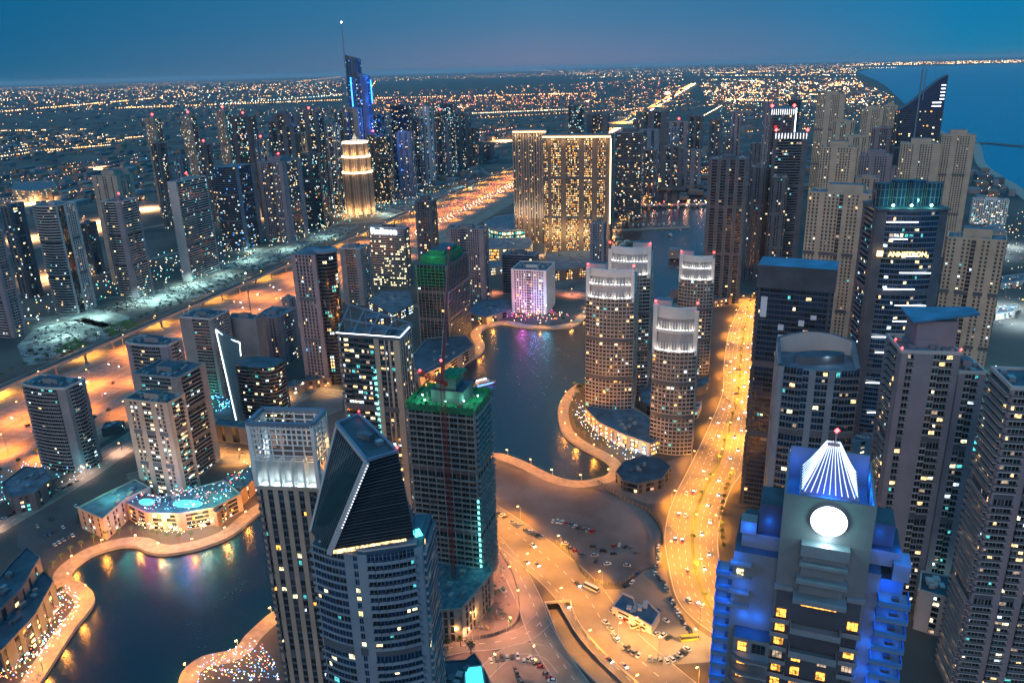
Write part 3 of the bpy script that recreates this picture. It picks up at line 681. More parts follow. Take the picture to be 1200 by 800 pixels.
MG = 'far towers round the head of the marina'
k = 0
for (F, xl, by, wc, lit, lb) in [
    ((782, 131), 745, 205, 'slate', .12, 'wide dark far tower with two red lights, left of its cluster'), ((772, 152), 750, 222, 'blue', .2, 'lower blue lit tower before the wide dark far one'),
    ((806, 143), 784, 210, 'mauve', .15, 'mauve far tower with pink vertical lights'), ((824, 136), 806, 203, 'slate', .12, 'grey far tower under a row of white roof lamps'),
    ((800, 172), 776, 222, 'slate', .2, 'short dark block before the mauve far tower'), ((822, 176), 803, 220, 'blue', .16, 'short blue block at the marina head, right of the dark one'),
    ((869, 131), 858, 235, 'mauve', .06, 'slim mauve slab behind the crowned dark towers'), ((846, 140), 832, 196, 'slate', .15, 'small far tower beside the bright white billboard'),
    ((768, 176), 755, 232, 'slate', .22, 'low dark residential block at the left bank near the far bridge')]:
    tower('apartment_tower', lb, 'tower', F, xl, None, by, front='wgwgw', sidee='wgw', wallc=wc, lit=lit, wr=26, group=MG, cols=WARM + COOL, beacon=(k in (0, 2))); k += 1
# --- right hand side, towers along the marina road and the beach
tower('apartment_tower', 'dark ribbed tower with long vertical strips on the right bank of the marina', 'tower', (877, 186), 831, None, 356, front='wbwbwgwbw', sidee='gg', wallc='slate', bandc='slate', finc='grey', fin=2, lit=.02, wr=32, near=0, top='plain')
c37 = tower('apartment_tower', 'tall dark tower with a comb of white light on its crown, left of two', 'tower', (903, 135), 869, None, 322, front='wbgbwbgbw', sidee='gg', wallc='slate', bandc='grey', lit=.09, wr=32, top='none', group='two towers crowned with white light', cols=WARM + COOL)
c38 = tower('apartment_tower', 'dark tower with vertical white crown lights and two red beacons, right of two', 'tower', (947, 163), 907, None, 330, front='wgbbbbgw', sidee='gg', wallc='slate', bandc='mauve', lit=.09, wr=32, side='L', top='none', group='two towers crowned with white light')
tower('apartment_tower', 'slim round dark tower far behind the white crowned pair', 'tower', (939, 117), 924, None, 205, front='ggg', sidee='gg', wallc='slate', lit=.05, wr=16, shape='cyl', side='L')
JB = 'sand coloured beach front residences'
for kw in [dict(F=(958, 111), xl=952, xr=991, by=235, lb='sand coloured residence with domed roof and red lights, farthest back', lit=.08),
           dict(F=(1010, 128), xl=1004, xr=1036, by=225, lb='far sand coloured residence beside the sail shaped hotel', lit=.1),
           dict(F=(1036, 124), xl=1030, xr=1052, by=222, lb='far narrow residence touching the sail shaped hotel', lit=.08),
           dict(F=(962, 172), xl=947, xr=1005, by=330, lb='stepped sand coloured residence with blank upper walls', lit=.06),
           dict(F=(1008, 182), xl=1004, xr=1046, by=300, lb='brownish residence in the gap left of the large beach residence', lit=.06, wc='mauve'),
           dict(F=(948, 224), xl=942, xr=1032, by=430, lb='large sand coloured residence with a sawtooth of roofs, centre right', lit=.05, near=1, wl=26),
           dict(F=(1056, 168), xl=1050, xr=1104, by=300, lb='wide sand residence wing dotted with dark windows before the sail shaped hotel', lit=.04),
           dict(F=(1104, 158), xl=1100, xr=1144, by=300, lb='tall sand residence tower with a blank side facing the sea', lit=.02),
           dict(F=(1111, 277), xl=1106, xr=1180, by=466, lb='sand residence under a dark roof garden, leaning at the right, green lit at its foot', lit=.03, near=1, wl=28)]:
    big = kw.get('near', 0)
    tower('residence_tower', kw['lb'], 'tower', kw['F'], kw['xl'], kw['xr'], kw['by'], th=60 if big else 66, side='R', front='pppwpppbwpppwppp' if big else 'ppwppw', sidee='wpbpw', wallc=kw.get('wc', 'beige'), pier=.27, band=(.3, 1.0), lit=kw['lit'], near=big, nwin=70, nbal=30,
          fh=3.5, bay=3.6, top='box', group=JB, wl=kw.get('wl', 30), wr=None)
tower('hotel', 'low white beach hotel with a bright roof line, right of the tall sand tower', 'hotel', (1141, 233), None, 1183, 262, th=66, side='R', front='pppppp', sidee='pp', wallc='white', lit=.3, cols=COOL, wl=20, fh=3.5)
rd = tower('glass_tower', 'huge round shouldered blue glass tower with an amber sign and green crown lamps', 'tower', (1028, 246), None, 1111, 530, th=82, side='R', front='wgggggggw', sidee='wbbbw', wallc='slate', bandc='blue', gl='blue', lit=.10, cols=COOL + WARM, wl=34, near=1, nwin=90, nbal=10, fh=3.9, bay=3.4, bow=5, top='none')
ds = tower('office_tower', 'dark glass slab with a bare black box on top and patches of white panels', 'tower', (889, 336), 882, 974, 590, th=66, side='R', front='ggggggggg', sidee='bbbb', wallc='dark', bandc='dark', gl='blue', lit=.015, near=1, nwin=40, nbal=30, wl=26, fh=3.7, top='none')
cv = tower('apartment_tower', 'curved fronted tower with white slab edges and a shallow arched roof deck', 'tower', (912, 428), 903, 1008, 652, th=75, side='R', front='wbbbbgwggwgbbbb', sidee='wpppw', wallc='steel', bandc='steel', gl='blue', lit=.06, near=1, nwin=70, nbal=70, wl=26, fh=4.3, slab=.5, bay=3.4, bow=4, top='none')
sl_ = tower('apartment_tower', 'tall mauve balcony tower beneath a tilted blue roof slab', 'tower', (1057, 410), 1052, 1126, 700, th=80, side='R', front='wbbwgwwgwbbbw', sidee='wbbw', wallc='mauve', bandc='light', gl='std', lit=.13, near=1, nwin=90, nbal=90, wl=28, fh=3.9, bay=3.2, top='plain')
tower('apartment_tower', 'lower wing attached right of the mauve balcony tower', 'tower', (1124, 434), 1124, 1156, 690, th=80, side='R', front='wbgbbw', sidee='wbw', wallc='mauve', bandc='light', lit=.12, cols=COOL, near=1, nwin=40, nbal=40, wl=24, fh=3.9, bay=3.2)
tower('apartment_tower', 'pinkish balcony tower filling the right edge of the photo', 'tower', (1186, 452), None, None, 812, th=78, side='R', front='bbbbwbbwbbbbw', sidee='bbbb', wallc='mauve', bandc='light', gl='std', lit=.12, near=1, nwin=90, nbal=95, wl=24, wr=34, fh=3.6, bay=3.2, balc_depth=1.8)
# --- left foreground group
tower('apartment_tower', 'grey tower with bowed balcony front, nearest the left edge below the highway', 'tower', (76, 454), 25, 99, 553, front='wbbbbbbw', sidee='wgbwbgw', wallc='grey', bandc='light', bow=3, lit=.07, cols=COOL, near=1, nwin=80, nbal=70, fh=3.2, roofc=roofd)
tower('apartment_tower', 'bowed balcony tower half hidden behind the two level tower', 'tower', (196, 404), 147, 213, 530, front='wbbbbbw', sidee='wgbgw', wallc='mauve', bandc='light', bow=3, lit=.05, near=1, nwin=50, nbal=40, fh=3.2, roofc=roofd)
tower('apartment_tower', 'tower with a plain left wall and teal lights at its foot', 'tower', (247, 373), 210, 268, 467, front='wwwbbbw', sidee='wppppw', wallc='grey', bandc='light', lit=.06, cols=COOL, near=1, nwin=50, nbal=20, fh=3.2, roofc=roofd)
m3 = tower('apartment_tower', 'two level tower of punched windows and balconies above the lit terrace pools', 'tower', (196, 472), 145, 216, 590, front='wppwgwppw', sidee='wbbgbbw', wallc='tan', lit=.3, cols=COOL + [('yellow', 6)], near=1, nwin=90, nbal=40, fh=3.2, roofc=roofd)
tower('apartment_tower', 'taller rear half of the two level tower above the terrace pools', 'tower', (208, 442), 155, 240, 560, front='wggggw', sidee='wbbbbw', wallc='grey', gl='teal', lit=.12, cols=COOL, near=1, nwin=30, nbal=40, fh=3.2, roofc=roofd)
tower('apartment_tower', 'grey punched window tower behind the glass sail building', 'tower', (325, 372), 297, 347, 430, front='wppwppw', sidee='wpgpw', wallc='mauve', lit=.06, near=1, nwin=40, fh=3.3)
tower('apartment_tower', 'plain grey shaft with a tall mast right behind the glass sail building', 'tower', (300, 374), 264, 306, 455, front='wwww', sidee='ww', wallc='grey', wr=14, lit=.05, roofc=roofd)
tower('apartment_tower', 'short grey block between the sail building and the highway', 'tower', (339, 350), 330, 350, 402, front='wpw', sidee='wpw', wallc='mauve', wr=12, lit=.05)
m64 = tower('apartment_tower', 'dark balcony tower under a sloping open steel roof frame edged in white light', 'tower', (468, 399), 396, 482, 640, front='bbggbbwgppw', sidee='pppppp', wallc='tan', bandc='slate', gl='teal', lit=.24, cols=WARM + COOL, near=1, nwin=90, nbal=60, fh=3.5, top='none')

XG = 'second line towers beyond the highway'
for (F, xl, xr, by, wc, gl, lt, lb) in [
    ((12, 243), 0, 18, 350, 'slate', 'teal', .1, 'slim dark tower behind the banded towers at the left edge'),
    ((100, 262), 92, 106, 322, 'slate', 'std', .12, 'low slab between the two nearest banded towers beyond the highway'),
    ((186, 168), 176, 200, 268, 'slate', 'teal', .16, 'dark tower standing before the left ladder lit tower'),
    ((212, 186), 203, 222, 285, 'blue', 'teal', .16, 'teal tower just left behind the blade walled tower'),
    ((240, 170), 230, 252, 262, 'slate', 'blue', .18, 'blue tower between middle and right ladder lit towers'),
    ((306, 165), 298, 316, 262, 'blue', 'teal', .2, 'teal tower immediately left of the ring crowned tower'),
    ((326, 142), 314, 334, 250, 'slate', 'blue', .2, 'blue tower rising behind the ring crowned tower'),
    ((352, 156), 343, 360, 262, 'dark', 'teal', .2, 'dark tower left of the teal glass tower with blue edges'),
    ((392, 146), 380, 400, 246, 'blue', 'blue', .22, 'blue tower to the left of the gold tiered tower'),
    ((404, 132), 392, 410, 238, 'slate', 'teal', .2, 'slate tower over the left shoulder of the gold tiered tower'),
    ((440, 158), 430, 446, 236, 'dark', 'teal', .22, 'dark teal tower right of the gold tiered tower'),
    ((492, 140), 484, 500, 218, 'blue', 'blue', .25, 'bright blue slab inside the far cluster'),
    ((518, 132), 510, 524, 210, 'slate', 'blue', .2, 'thin slate tower inside the far cluster'),
    ((558, 150), 550, 564, 198, 'slate', 'std', .1, 'plain slate tower closing the far cluster on the right')]:
    tower('office_tower', lb, 'tower', F, xl, xr, by, front='gwggwg', sidee='wggw', wallc=wc, bandc='slate', gl=gl, lit=lt, cols=WARM + COOL, wr=22, group=XG, beacon=(hash_(lb) % 3 == 0))
YG = 'towers along the right bank and the beach'
for (F, xl, xr, by, wc, gl, lt, lb, kw) in [
    ((898, 196), 880, None, 330, 'slate', 'blue', .1, 'plain dark tower in front of the left comb crowned tower', dict(side='L')),
    ((924, 208), 905, None, 336, 'slate', 'std', .1, 'lower dark tower before the right comb crowned tower', dict(side='L')),
    ((892, 168), 880, None, 260, 'slate', 'std', .1, 'far slab seen between the dark ribbed and comb crowned towers', dict(side='L')),
    ((976, 142), 970, 1002, 250, 'beige', 'std', .08, 'sand residence stepping down right of the domed one', {}),
    ((992, 160), 986, 1016, 270, 'beige', 'std', .08, 'sand residence between the domed one and the brownish one', {}),
    ((1022, 150), 1016, 1050, 250, 'mauve', 'std', .08, 'mauve residence before the far sand residences', {}),
    ((1036, 196), 1030, 1052, 300, 'mauve', 'std', .1, 'dark tower tucked left of the wide sand residence wing', {}),
    ((1000, 208), 996, 1030, 330, 'tan', 'std', .08, 'tan residence behind the sawtooth roofed residence', {}),
    ((860, 160), 848, None, 240, 'slate', 'std', .12, 'small far tower left of the dark ribbed tower', dict(side='L')),
    ((905, 120), 896, None, 215, 'mauve', 'std', .1, 'far mauve tower over the comb crowns', dict(side='L')),
    ((738, 168), 726, None, 240, 'slate', 'teal', .2, 'slate tower right behind the thin slab tower by the gold lit hotel', {}),
    ((796, 150), 784, None, 216, 'blue', 'blue', .2, 'blue tower in the middle of the marina head cluster', {}),
    ((756, 140), 742, None, 215, 'slate', 'std', .16, 'tower at the left end of the marina head cluster', {})]:
    sd = kw.get('side', 'R' if F[0] > 930 else 'L')
    tower('residence_tower', lb, 'tower', F, xl, xr, by, side=sd, front='pwppwp', sidee='wpw', wallc=wc, gl=gl, lit=lt, cols=WARM + COOL, pier=.25, wl=26 if sd == 'R' else None, wr=None if sd == 'R' else 24, group=YG, th=66 if sd == 'R' else 73.2)
# ---------------------------------------------------------------- what makes each tower itself
def frame(T):
    p = T['poly']; a, b, d = Vector(p[0]), Vector(p[1]), Vector(p[3]); u, v = (b - a), (d - a)
    return lambda s, t: tuple(a + u * s + v * t)
def arc_front(fr, s0, s1, t0, k, n=12):
    return [fr(s0 + (s1 - s0) * i / n, t0 - k * (1 - (2 * i / n - 1) ** 2)) for i in range(n + 1)]
def glow(rt, x, y, z, col, p, r=.5, kind='POINT', tgt=None, spot=120): return lamp(rt, (x, y, z), col, p, kind, r, tgt, spot)
# the four cream towers with white lit crowns
def crown_tower(label, F, xl, xr, by, ytop, box_left, seqf='gpppppppg'):
    T = tower('crown_tower', label, 'tower', F, xl, xr, by, front=seqf, sidee='wgpgw', wallc='tan', bandc='light', lit=.09, cols=WARM + COOL, near=1, nwin=100, bow=5, fh=3.5, bay=3.3, pier=.16, band=(.25, .75), top='none', group='cream towers with white lit crowns', wr=26)
    rt, h, fr = T['root'], T['h'], frame(T); lm, wm = wall['white'], wall['light']
    base_t = .04; c_ = fr(.5, 0); H = 4
    while proj(c_[0], c_[1], h + H)[1] > ytop and H < 40: H += .5
    kb = 5.0 / T['wr']
    def band(b, s0, s1, t0, kk, z0, z1, mt, th=1.0):
        A = arc_front(fr, s0, s1, t0, kk); Bk = [fr(s0 + (s1 - s0) * i / 12, t0 + th / T['wr'] - kk * (1 - (2 * i / 12 - 1) ** 2)) for i in range(13)]
        b.prism(A + Bk[::-1], z0, z1, mt)
    b = MB(); band(b, -.01, 1.01, -.03, kb, h - .2, h + 1.0, lm, 3)
    band(b, .05, .95, .06, kb, h + 1, h + H * .42, wm, 1.0)
    band(b, .05, .95, .03, kb, h + H * .42, h + H * .5, lm, 3)
    band(b, .09, .91, .16, kb, h + H * .5, h + H * .74, wm, 1.0)
    band(b, .05, .95, .10, kb, h + H * .74, h + H, lm, 2.5)
    side = [fr(.02, .2), fr(.98, .2), fr(.98, .98), fr(.02, .98)]; b.prism(side, h, h + H * .7, wm, roofm)
    b.build('crown', rt)
    b = MB()
    for i in range(1, 14):                              # fins standing on the two ledges, washed from below
        for (t0, z0, z1) in ((.02, h + 1, h + H * .2), (.12, h + H * .5, h + H * .66)):
            s_ = .05 + .9 * i / 14; p = fr(s_, t0 - kb * (1 - (2 * s_ - 1) ** 2)); b.box((*p, z0), (.7, 1.3, z1 - z0), lm, R(73.2 - 90))
    b.build('fin', rt, kind='stuff')
    for s_ in (.0, 1.0):
        b = MB(); p = fr(s_ + (.035 if s_ == 0 else -.035), .03); b.box((*p, h - 3), (3.2, 3.2, H + 4.5 - (0 if (s_ == 0) == box_left else 4)), lm, R(-17)); b.build('corner_pier', rt)
    b = MB(); p0, p1 = (.02, .38) if box_left else (.55, .95)
    b.prism([fr(p0, .25), fr(p1, .25), fr(p1, .6), fr(p0, .6)], h + H * .7, h + H + 3, wm, roofm); b.build('penthouse', rt)
    b = MB()                                            # the lamps themselves, tucked behind the ledge edge
    for i in range(12):
        s_ = .08 + .84 * i / 11
        for t0, z in ((-.015, h + 1.0), (.045, h + H * .5)):
            p = fr(s_, t0 - kb * (1 - (2 * s_ - 1) ** 2)); b.box((*p, z), (1.6, .35, .3), E_strip, R(-17))
    b.build('strip_light', rt, kind='stuff')
    for s_ in (.12, .38, .62, .88):
        for t0, z, pw in ((-.05, h + 1.8, 420), (.03, h + H * .5 + 1.2, 300)):
            p = fr(s_, t0 - kb * (1 - (2 * s_ - 1) ** 2)); glow(rt, p[0], p[1], z, (1, .88, .74), pw * .62)
    b = MB()
    for s_ in (.02, .97):
        p = fr(s_, .12); b.bar((*p, h + H), (*p, h + H + 2.5), .3, metal); b.dot((*p, h + H + 3.3), 1.1, E_red)
    b.build('aircraft_beacon', rt, kind='stuff')
    return T
crown_tower('cream tower with bowed front and shaded roof, its lit crown nearest the basin', (743, 350), 687, 762, 492, 316, True)
crown_tower('cream tower with a tall sweeping lit crown, directly behind the nearest bowed one', (762, 322), 713, 775, 462, 290, False, 'gppppg')
crown_tower('cream lit crown tower between basin and marina road, the lowest of them', (816, 412), 765, 822, 532, 360, True)
crown_tower('cream lit crown tower farthest back, alone against the far arm of water', (836, 328), 796, 842, 438, 300, True)
# dark drum on its tower
c = at(381, 294, 137); rt = root('drum_tower', (*c, 0), 'round dark glass shaft with a domed cap attached to the punched stone tower', 'tower')
b = MB(); b.cyl((*c, 0), 10.5, 137, glass[0], 28); b.build('glass_shaft', rt)
b = MB()
for f in range(38): b.cyl((*c, f * 3.6), 10.9, .55, wall['slate'], 28)
b.build('floor_band', rt, kind='stuff')
b = MB(); b.cyl((*c, 136.5), 11.5, 1.6, wall['blue'], 28); b.cyl((*c, 138.1), 11.2, 2.5, wall['blue'], 28, 7, roofd); b.build('cap', rt)
b = MB()
for k in range(26):
    f = random.randint(2, 36); a = R(random.choice([-60, -45, -30, -95, -110])); w_ = .35
    p = [(c[0] + 10.6 * math.cos(a + t), c[1] + 10.6 * math.sin(a + t)) for t in (0, w_)]; b.face([(*p[0], f * 3.6 + .6), (*p[1], f * 3.6 + .6), (*p[1], f * 3.6 + 2.9), (*p[0], f * 3.6 + 2.9)], LIT[random.choice(['warm', 'teal', 'yellow', 'dim', 'cool'])])
b.build('lit_window', rt, kind='stuff')
# teal lit roof garden, office sign, lit triangles
def roof_box_lights(T, col, p, n=3, mt=None):
    fr = frame(T); rt = T['root']
    for i in range(n): q_ = fr((i + .5) / n, .12); glow(rt, q_[0], q_[1], T['h'] + 2.5, col, p)
def sign(T, txt, s_, z, size, mt, parent_name='sign', dz=0, width=None):
    p = T['poly']; fr = frame(T); a = math.atan2(p[1][1] - p[0][1], p[1][0] - p[0][0]); n = (math.sin(a), -math.cos(a)); q_ = fr(s_, 0)
    cu = bpy.data.curves.new('lettering', 'FONT'); cu.body = txt; cu.size = size; cu.extrude = .15; cu.offset = size * .02
    tmp = bpy.data.objects.new('tmp', cu); COL.objects.link(tmp); bpy.context.view_layer.update()
    me = bpy.data.meshes.new_from_object(tmp.evaluated_get(bpy.context.evaluated_depsgraph_get())); bpy.data.objects.remove(tmp)
    if not me.materials: me.materials.append(mt)
    o = link(parent_name, me, T['root'], (q_[0] + n[0] * (.8 + dz), q_[1] + n[1] * (.8 + dz), z)); o.rotation_euler = (R(90), 0, a)
    return o
fr = frame(bk); b = MB(); hb = bk['h']
b.prism([fr(.02, -.02), fr(.98, -.02), fr(.98, .0), fr(.02, .0)], hb - 12, hb - .4, principled('sign fascia', (.05, .09, .16), .5)); b.build('sign_board', bk['root'])
sign(bk, 'Radisson', .06, hb - 9.5, 11.5, emitter('script sign', (.95, .97, 1), 5), dz=.6)
def triangle(T, s_, z, w_, hh):
    fr = frame(T); b = MB(); A, Bq = fr(s_ - .5 * w_ / T['wl'], -.02), fr(s_ + .5 * w_ / T['wl'], -.02); M_ = fr(s_, -.02)
    b.face([(*A, z), (*Bq, z), (*M_, z + hh)], emitter('lit triangle', (.55, .85, 1), 5)); b.build('lit_triangle', T['root'])
    q_ = fr(s_, -.12); glow(T['root'], q_[0], q_[1], z + 2, (.05, .35, 1), 1500)
# gold lit slabs: crown beams, bright edge line, lower windows and podium
for T, y0 in ((a1, 5), (a2, 5)):
    fr = frame(T); h_, rt = T['h'], T['root']; b = MB()
    b.prism([fr(-.01, -.06), fr(1.01, -.06), fr(1.01, 1.05), fr(-.01, 1.05)], h_, h_ + 5.5, wall['brown'], roofm); b.build('roof_crown', rt)
    b = MB(); b.prism([fr(0, -.085), fr(1, -.085), fr(1, -.062), fr(0, -.062)], h_ + 1.5, h_ + 3.2, E_warmstrip); b.build('strip_light', rt)
    for i in range(5): q_ = fr((i + .5) / 5, -.25); glow(rt, q_[0], q_[1], h_ - 4, (1, .7, .35), 1500)
fr = frame(a1); b = MB(); p = fr(1.0, -.03); b.box((*p, 60), (1.4, 1.4, a1['h'] - 60), E_warmstrip, HA); b.build('edge_light', a1['root'])
b = MB()
for i in range(13): p = frame(a2)(i / 12.5, -.06); b.box((*p, 45), (.9, 1.6, a2['h'] - 45), wall['light'], HA + R(90))
b.build('fin', a2['root'], kind='stuff')
for i in range(6): p = frame(a2)((i + .5) / 6, -.35); glow(a2['root'], p[0], p[1], 55, (1, .75, .45), 9000)
for i in range(4): p = frame(a1)((i + .5) / 4, -.5); glow(a1['root'], p[0], p[1], 45, (1, .7, .3), 8000)
# white comb crowns of the two dark towers
for T in (c37, c38):
    fr, h_, rt = frame(T), T['h'], T['root']; b = MB(); l = MB()
    for i in range(11): b.box((*fr(.05 + .9 * i / 10, .02), h_), (.9, .9, 9), wall['light'], HA); l.box((*fr(.05 + .9 * i / 10, -.015), h_ + .5), (.5, .3, 7), E_strip, HA)
    b.prism([fr(0, .05), fr(1, .05), fr(1, .9), fr(0, .9)], h_, h_ + 7, wall['slate'], roofd); b.build('crown', rt); l.build('crown_light', rt, kind='stuff')
    b = MB()
    for s_ in (.05, .97): b.dot((*fr(s_, .1), h_ + 12), 2.4, E_red)
    b.build('aircraft_beacon', rt, kind='stuff')
b = MB(); p = frame(c37)(1.05, .0); b.box((*p, c37['h'] * .42), (1.2, 1.2, c37['h'] * .62), E_strip, HA); b.build('edge_light', c37['root'])
# lit cornices on the fronts of the beach residences
# round shouldered blue glass tower: terraces, drums, green lamps, amber sign
fr, h_, rt = frame(rd), rd['h'], rd['root']; b = MB(); l = MB(); c = rd['cen']
b.prism([fr(-.02, -.1), fr(1.02, -.1), fr(1.02, 1.0), fr(-.02, 1.0)], h_, h_ + 1.2, wall['slate'], roofd); b.build('roof_terrace', rt)
b = MB()
for i, s_ in enumerate((.14, .38, .62, .86)): b.cyl((*fr(s_, .45), h_ + 1.2), 6.3, 16 + 2 * (i in (1, 2)), glass[3], 18, 6.0, roofd)
b.build('glass_drum', rt, kind='stuff')
b = MB()
for s_ in (.14, .38, .62, .86):
    q_ = fr(s_, .45)
    for k in range(9):
        a = R(160 + k * 25); b.box((q_[0] + 6.6 * math.cos(a), q_[1] + 6.6 * math.sin(a), h_ + 1.2), (.5, .5, 17), wall['slate'], a)
    for zz in (7, 13): b.cyl((*q_, h_ + zz), 6.7, .5, wall['slate'], 18)
b.build('drum_rib', rt, kind='stuff')
b = MB()
for s_ in (.22, .48, .76): q_ = fr(s_, -.0); b.dot((*q_, h_ + 3.2), 1.1, emitter('green white flood', (.5, 1, .8), 14)); glow(rt, q_[0], q_[1], h_ + 4.5, (.15, 1, .75), 2600)
b.build('green_floodlight', rt, kind='stuff')
b = MB()
for f in range(13):
    z = h_ - 8 - f * 12.5; s0 = random.choice([.12, .2, .4]); s1 = s0 + random.choice([.25, .45])
    A, Bq = fr(s0, -.16), fr(min(s1, .9), -.16); b.bar((*A, z), (*Bq, z), .45, E_strip)
b.build('floor_light', rt, kind='stuff')
sign(rd, 'ANNISTRON', .2, h_ - 33, 4.6, emitter('amber sign', (1, .62, .2), 3.2), dz=5.4)
b = MB(); A = fr(.08, -.17); b.box((*A, h_ - 33), (4, .6, 4), emitter('amber sign', (1, .62, .2), 3.2), R(-8)); b.build('sign_emblem', rt)
# dark slab: black box top and white panels
fr, h_, rt = frame(ds), ds['h'], ds['root']; b = MB(); b.prism([fr(-.03, -.06), fr(1.05, -.06), fr(1.05, .9), fr(-.03, .9)], h_, h_ + 15, wall['dark'], principled('blue steel roof', (.04, .16, .30), .5, vary=.3, scale=.1)); b.build('plant_box', rt)
b = MB(); wp = principled('white panel', (.62, .66, .72), .6); n_ = Vector((fr(0, 1)[0] - fr(0, 0)[0], fr(0, 1)[1] - fr(0, 0)[1])).normalized() * -.45
def quad_on(b, s0, s1, z0, z1, mt): A, Bq = fr(s0, 0), fr(s1, 0); A = (A[0] + n_[0], A[1] + n_[1]); Bq = (Bq[0] + n_[0], Bq[1] + n_[1]); b.face([(*A, z0), (*Bq, z0), (*Bq, z1), (*A, z1)], mt)
for s0, s1, d0, d1 in [(.05, .14, 6, 20), (.32, .4, 24, 28), (.6, .68, 20, 24), (.33, .55, 31, 34), (.33, .58, 37, 40), (.62, .72, 28, 31), (.66, .8, 33, 36), (.6, .68, 36, 40), (.7, .78, 40, 44), (.3, .56, 43, 46), (.76, .84, 16, 19), (.62, .7, 45, 49)]: quad_on(b, s0, s1, h_ - d1, h_ - d0, wp)
b.build('white_panel', rt, kind='stuff')
# curved fronted tower: arched rim and recessed penthouse
fr, h_, rt = frame(cv), cv['h'], cv['root']; b = MB()
O = arc_front(fr, 0, 1, 1.0, -.22, 14); I_ = arc_front(fr, .04, .96, .93, -.22, 14)
for i in range(14):
    za, zb = h_ + 9 + 3 * math.sin(math.pi * i / 14), h_ + 9 + 3 * math.sin(math.pi * (i + 1) / 14)
    p, q_, u_, v_ = O[i], O[i + 1], I_[i + 1], I_[i]
    b.face([(*v_, h_ - 1), (*u_, h_ - 1), (*u_, zb), (*v_, za)], wall['light']); b.face([(*p, h_ - 1), (*q_, h_ - 1), (*q_, zb), (*p, za)], wall['light']); b.face([(*v_, za), (*u_, zb), (*q_, zb), (*p, za)], roofm)
for s_ in (0, 1):
    e_ = .04 if s_ == 0 else -.04; A, Bq = fr(s_, .0), fr(s_, 1.0); C_, D_ = fr(s_ + e_, 0), fr(s_ + e_, 1.0)
    b.face([(*A, h_), (*Bq, h_), (*Bq, h_ + 9), (*A, h_ + 1)], wall['light']); b.face([(*C_, h_), (*D_, h_), (*D_, h_ + 9), (*C_, h_ + 1)], wall['light']); b.face([(*A, h_ + 1), (*Bq, h_ + 9), (*D_, h_ + 9), (*C_, h_ + 1)], roofm)
b.build('arched_rim', rt)
b = MB(); pts = [tuple(Vector(fr(.52, .42)) + Vector((math.cos(a) * 15, math.sin(a) * 5.5))) for a in [2 * math.pi * i / 20 for i in range(20)]]
b.prism(pts, h_ - 1, h_ + 5, wall['slate'], roofd); b.build('penthouse', rt)
glow(rt, *fr(.62, .2), h_ + 5, (.7, .9, 1), 250)
# mauve tower: tall stair core with a tilted blue slab
fr, h_, rt = frame(sl_), sl_['h'], sl_['root']; b = MB(); b.prism([fr(.32, .35), fr(1.02, .35), fr(1.02, 1.0), fr(.32, 1.0)], h_ - 1, h_ + 13, wall['mauve']); b.build('stair_core', rt)
b = MB(); A, Bq, C_, D_ = fr(.2, .25), fr(1.3, .22), fr(1.3, .6), fr(.2, 1.05); bs = principled('blue steel roof', (.04, .16, .30), .5)
T4 = [(*A, h_ + 12.5), (*Bq, h_ + 18), (*C_, h_ + 18.5), (*D_, h_ + 14)]; b.face([(x, y, z + 1) for x, y, z in T4], bs); b.face(T4[::-1], bs)
for i in range(4): j = (i + 1) % 4; b.face([T4[i], T4[j], (T4[j][0], T4[j][1], T4[j][2] + 1), (T4[i][0], T4[i][1], T4[i][2] + 1)], bs)
b.build('tilted_roof', rt)
b = MB()
for s_, t_ in ((0, 0), (1, 0), (.02, .5)): b.dot((*fr(s_, t_), h_ + 1.2), .7, E_red)
b.build('aircraft_beacon', rt, kind='stuff')
# sloping steel frame over the dark balcony tower
fr, h_, rt = frame(m64), m64['h'], m64['root']; b = MB()
def zt(s_, t_): return h_ + 2 + t_ * 13 * (1 - s_ * .75)
for i in range(5):
    s_ = i / 4; b.bar((*fr(s_, 0), zt(s_, 0)), (*fr(s_, 1), zt(s_, 1)), .8, wall['blue']); b.bar((*fr(s_, 1), h_), (*fr(s_, 1), zt(s_, 1)), .8, wall['blue'])
    if i % 2 == 0: b.bar((*fr(s_, .5), h_), (*fr(s_, .5), zt(s_, .5)), .6, wall['blue'])
for t_ in (0, .5, 1): b.bar((*fr(0, t_), zt(0, t_)), (*fr(1, t_), zt(1, t_)), .8, wall['blue'])
b.build('roof_frame', rt)
b = MB(); b.bar((*fr(-.02, -.03), h_ + 2.4), (*fr(1.02, -.03), h_ + 2.4), .35, E_strip); b.bar((*fr(1.02, -.03), h_ + 2.4), (*fr(1.02, .8), h_ + 4), .35, E_strip); b.build('strip_light', rt)
b = MB(); b.prism([fr(.02, .0), fr(.98, .0), fr(.98, .04), fr(.02, .04)], h_, h_ + 2, wall['slate']); b.prism([fr(.35, .3), fr(.8, .3), fr(.8, .8), fr(.35, .8)], h_, h_ + 3, roofm); b.build('penthouse', rt)
b = MB()
for f in range(16): p = fr(.57, -.05); b.box((*p, h_ - 22 - f * 4.2), (1.6, .3, 2), emitter('teal lamp panel', (.2, .9, .8), 1.6), HA - R(90))
b.build('teal_lamp', rt, kind='stuff')
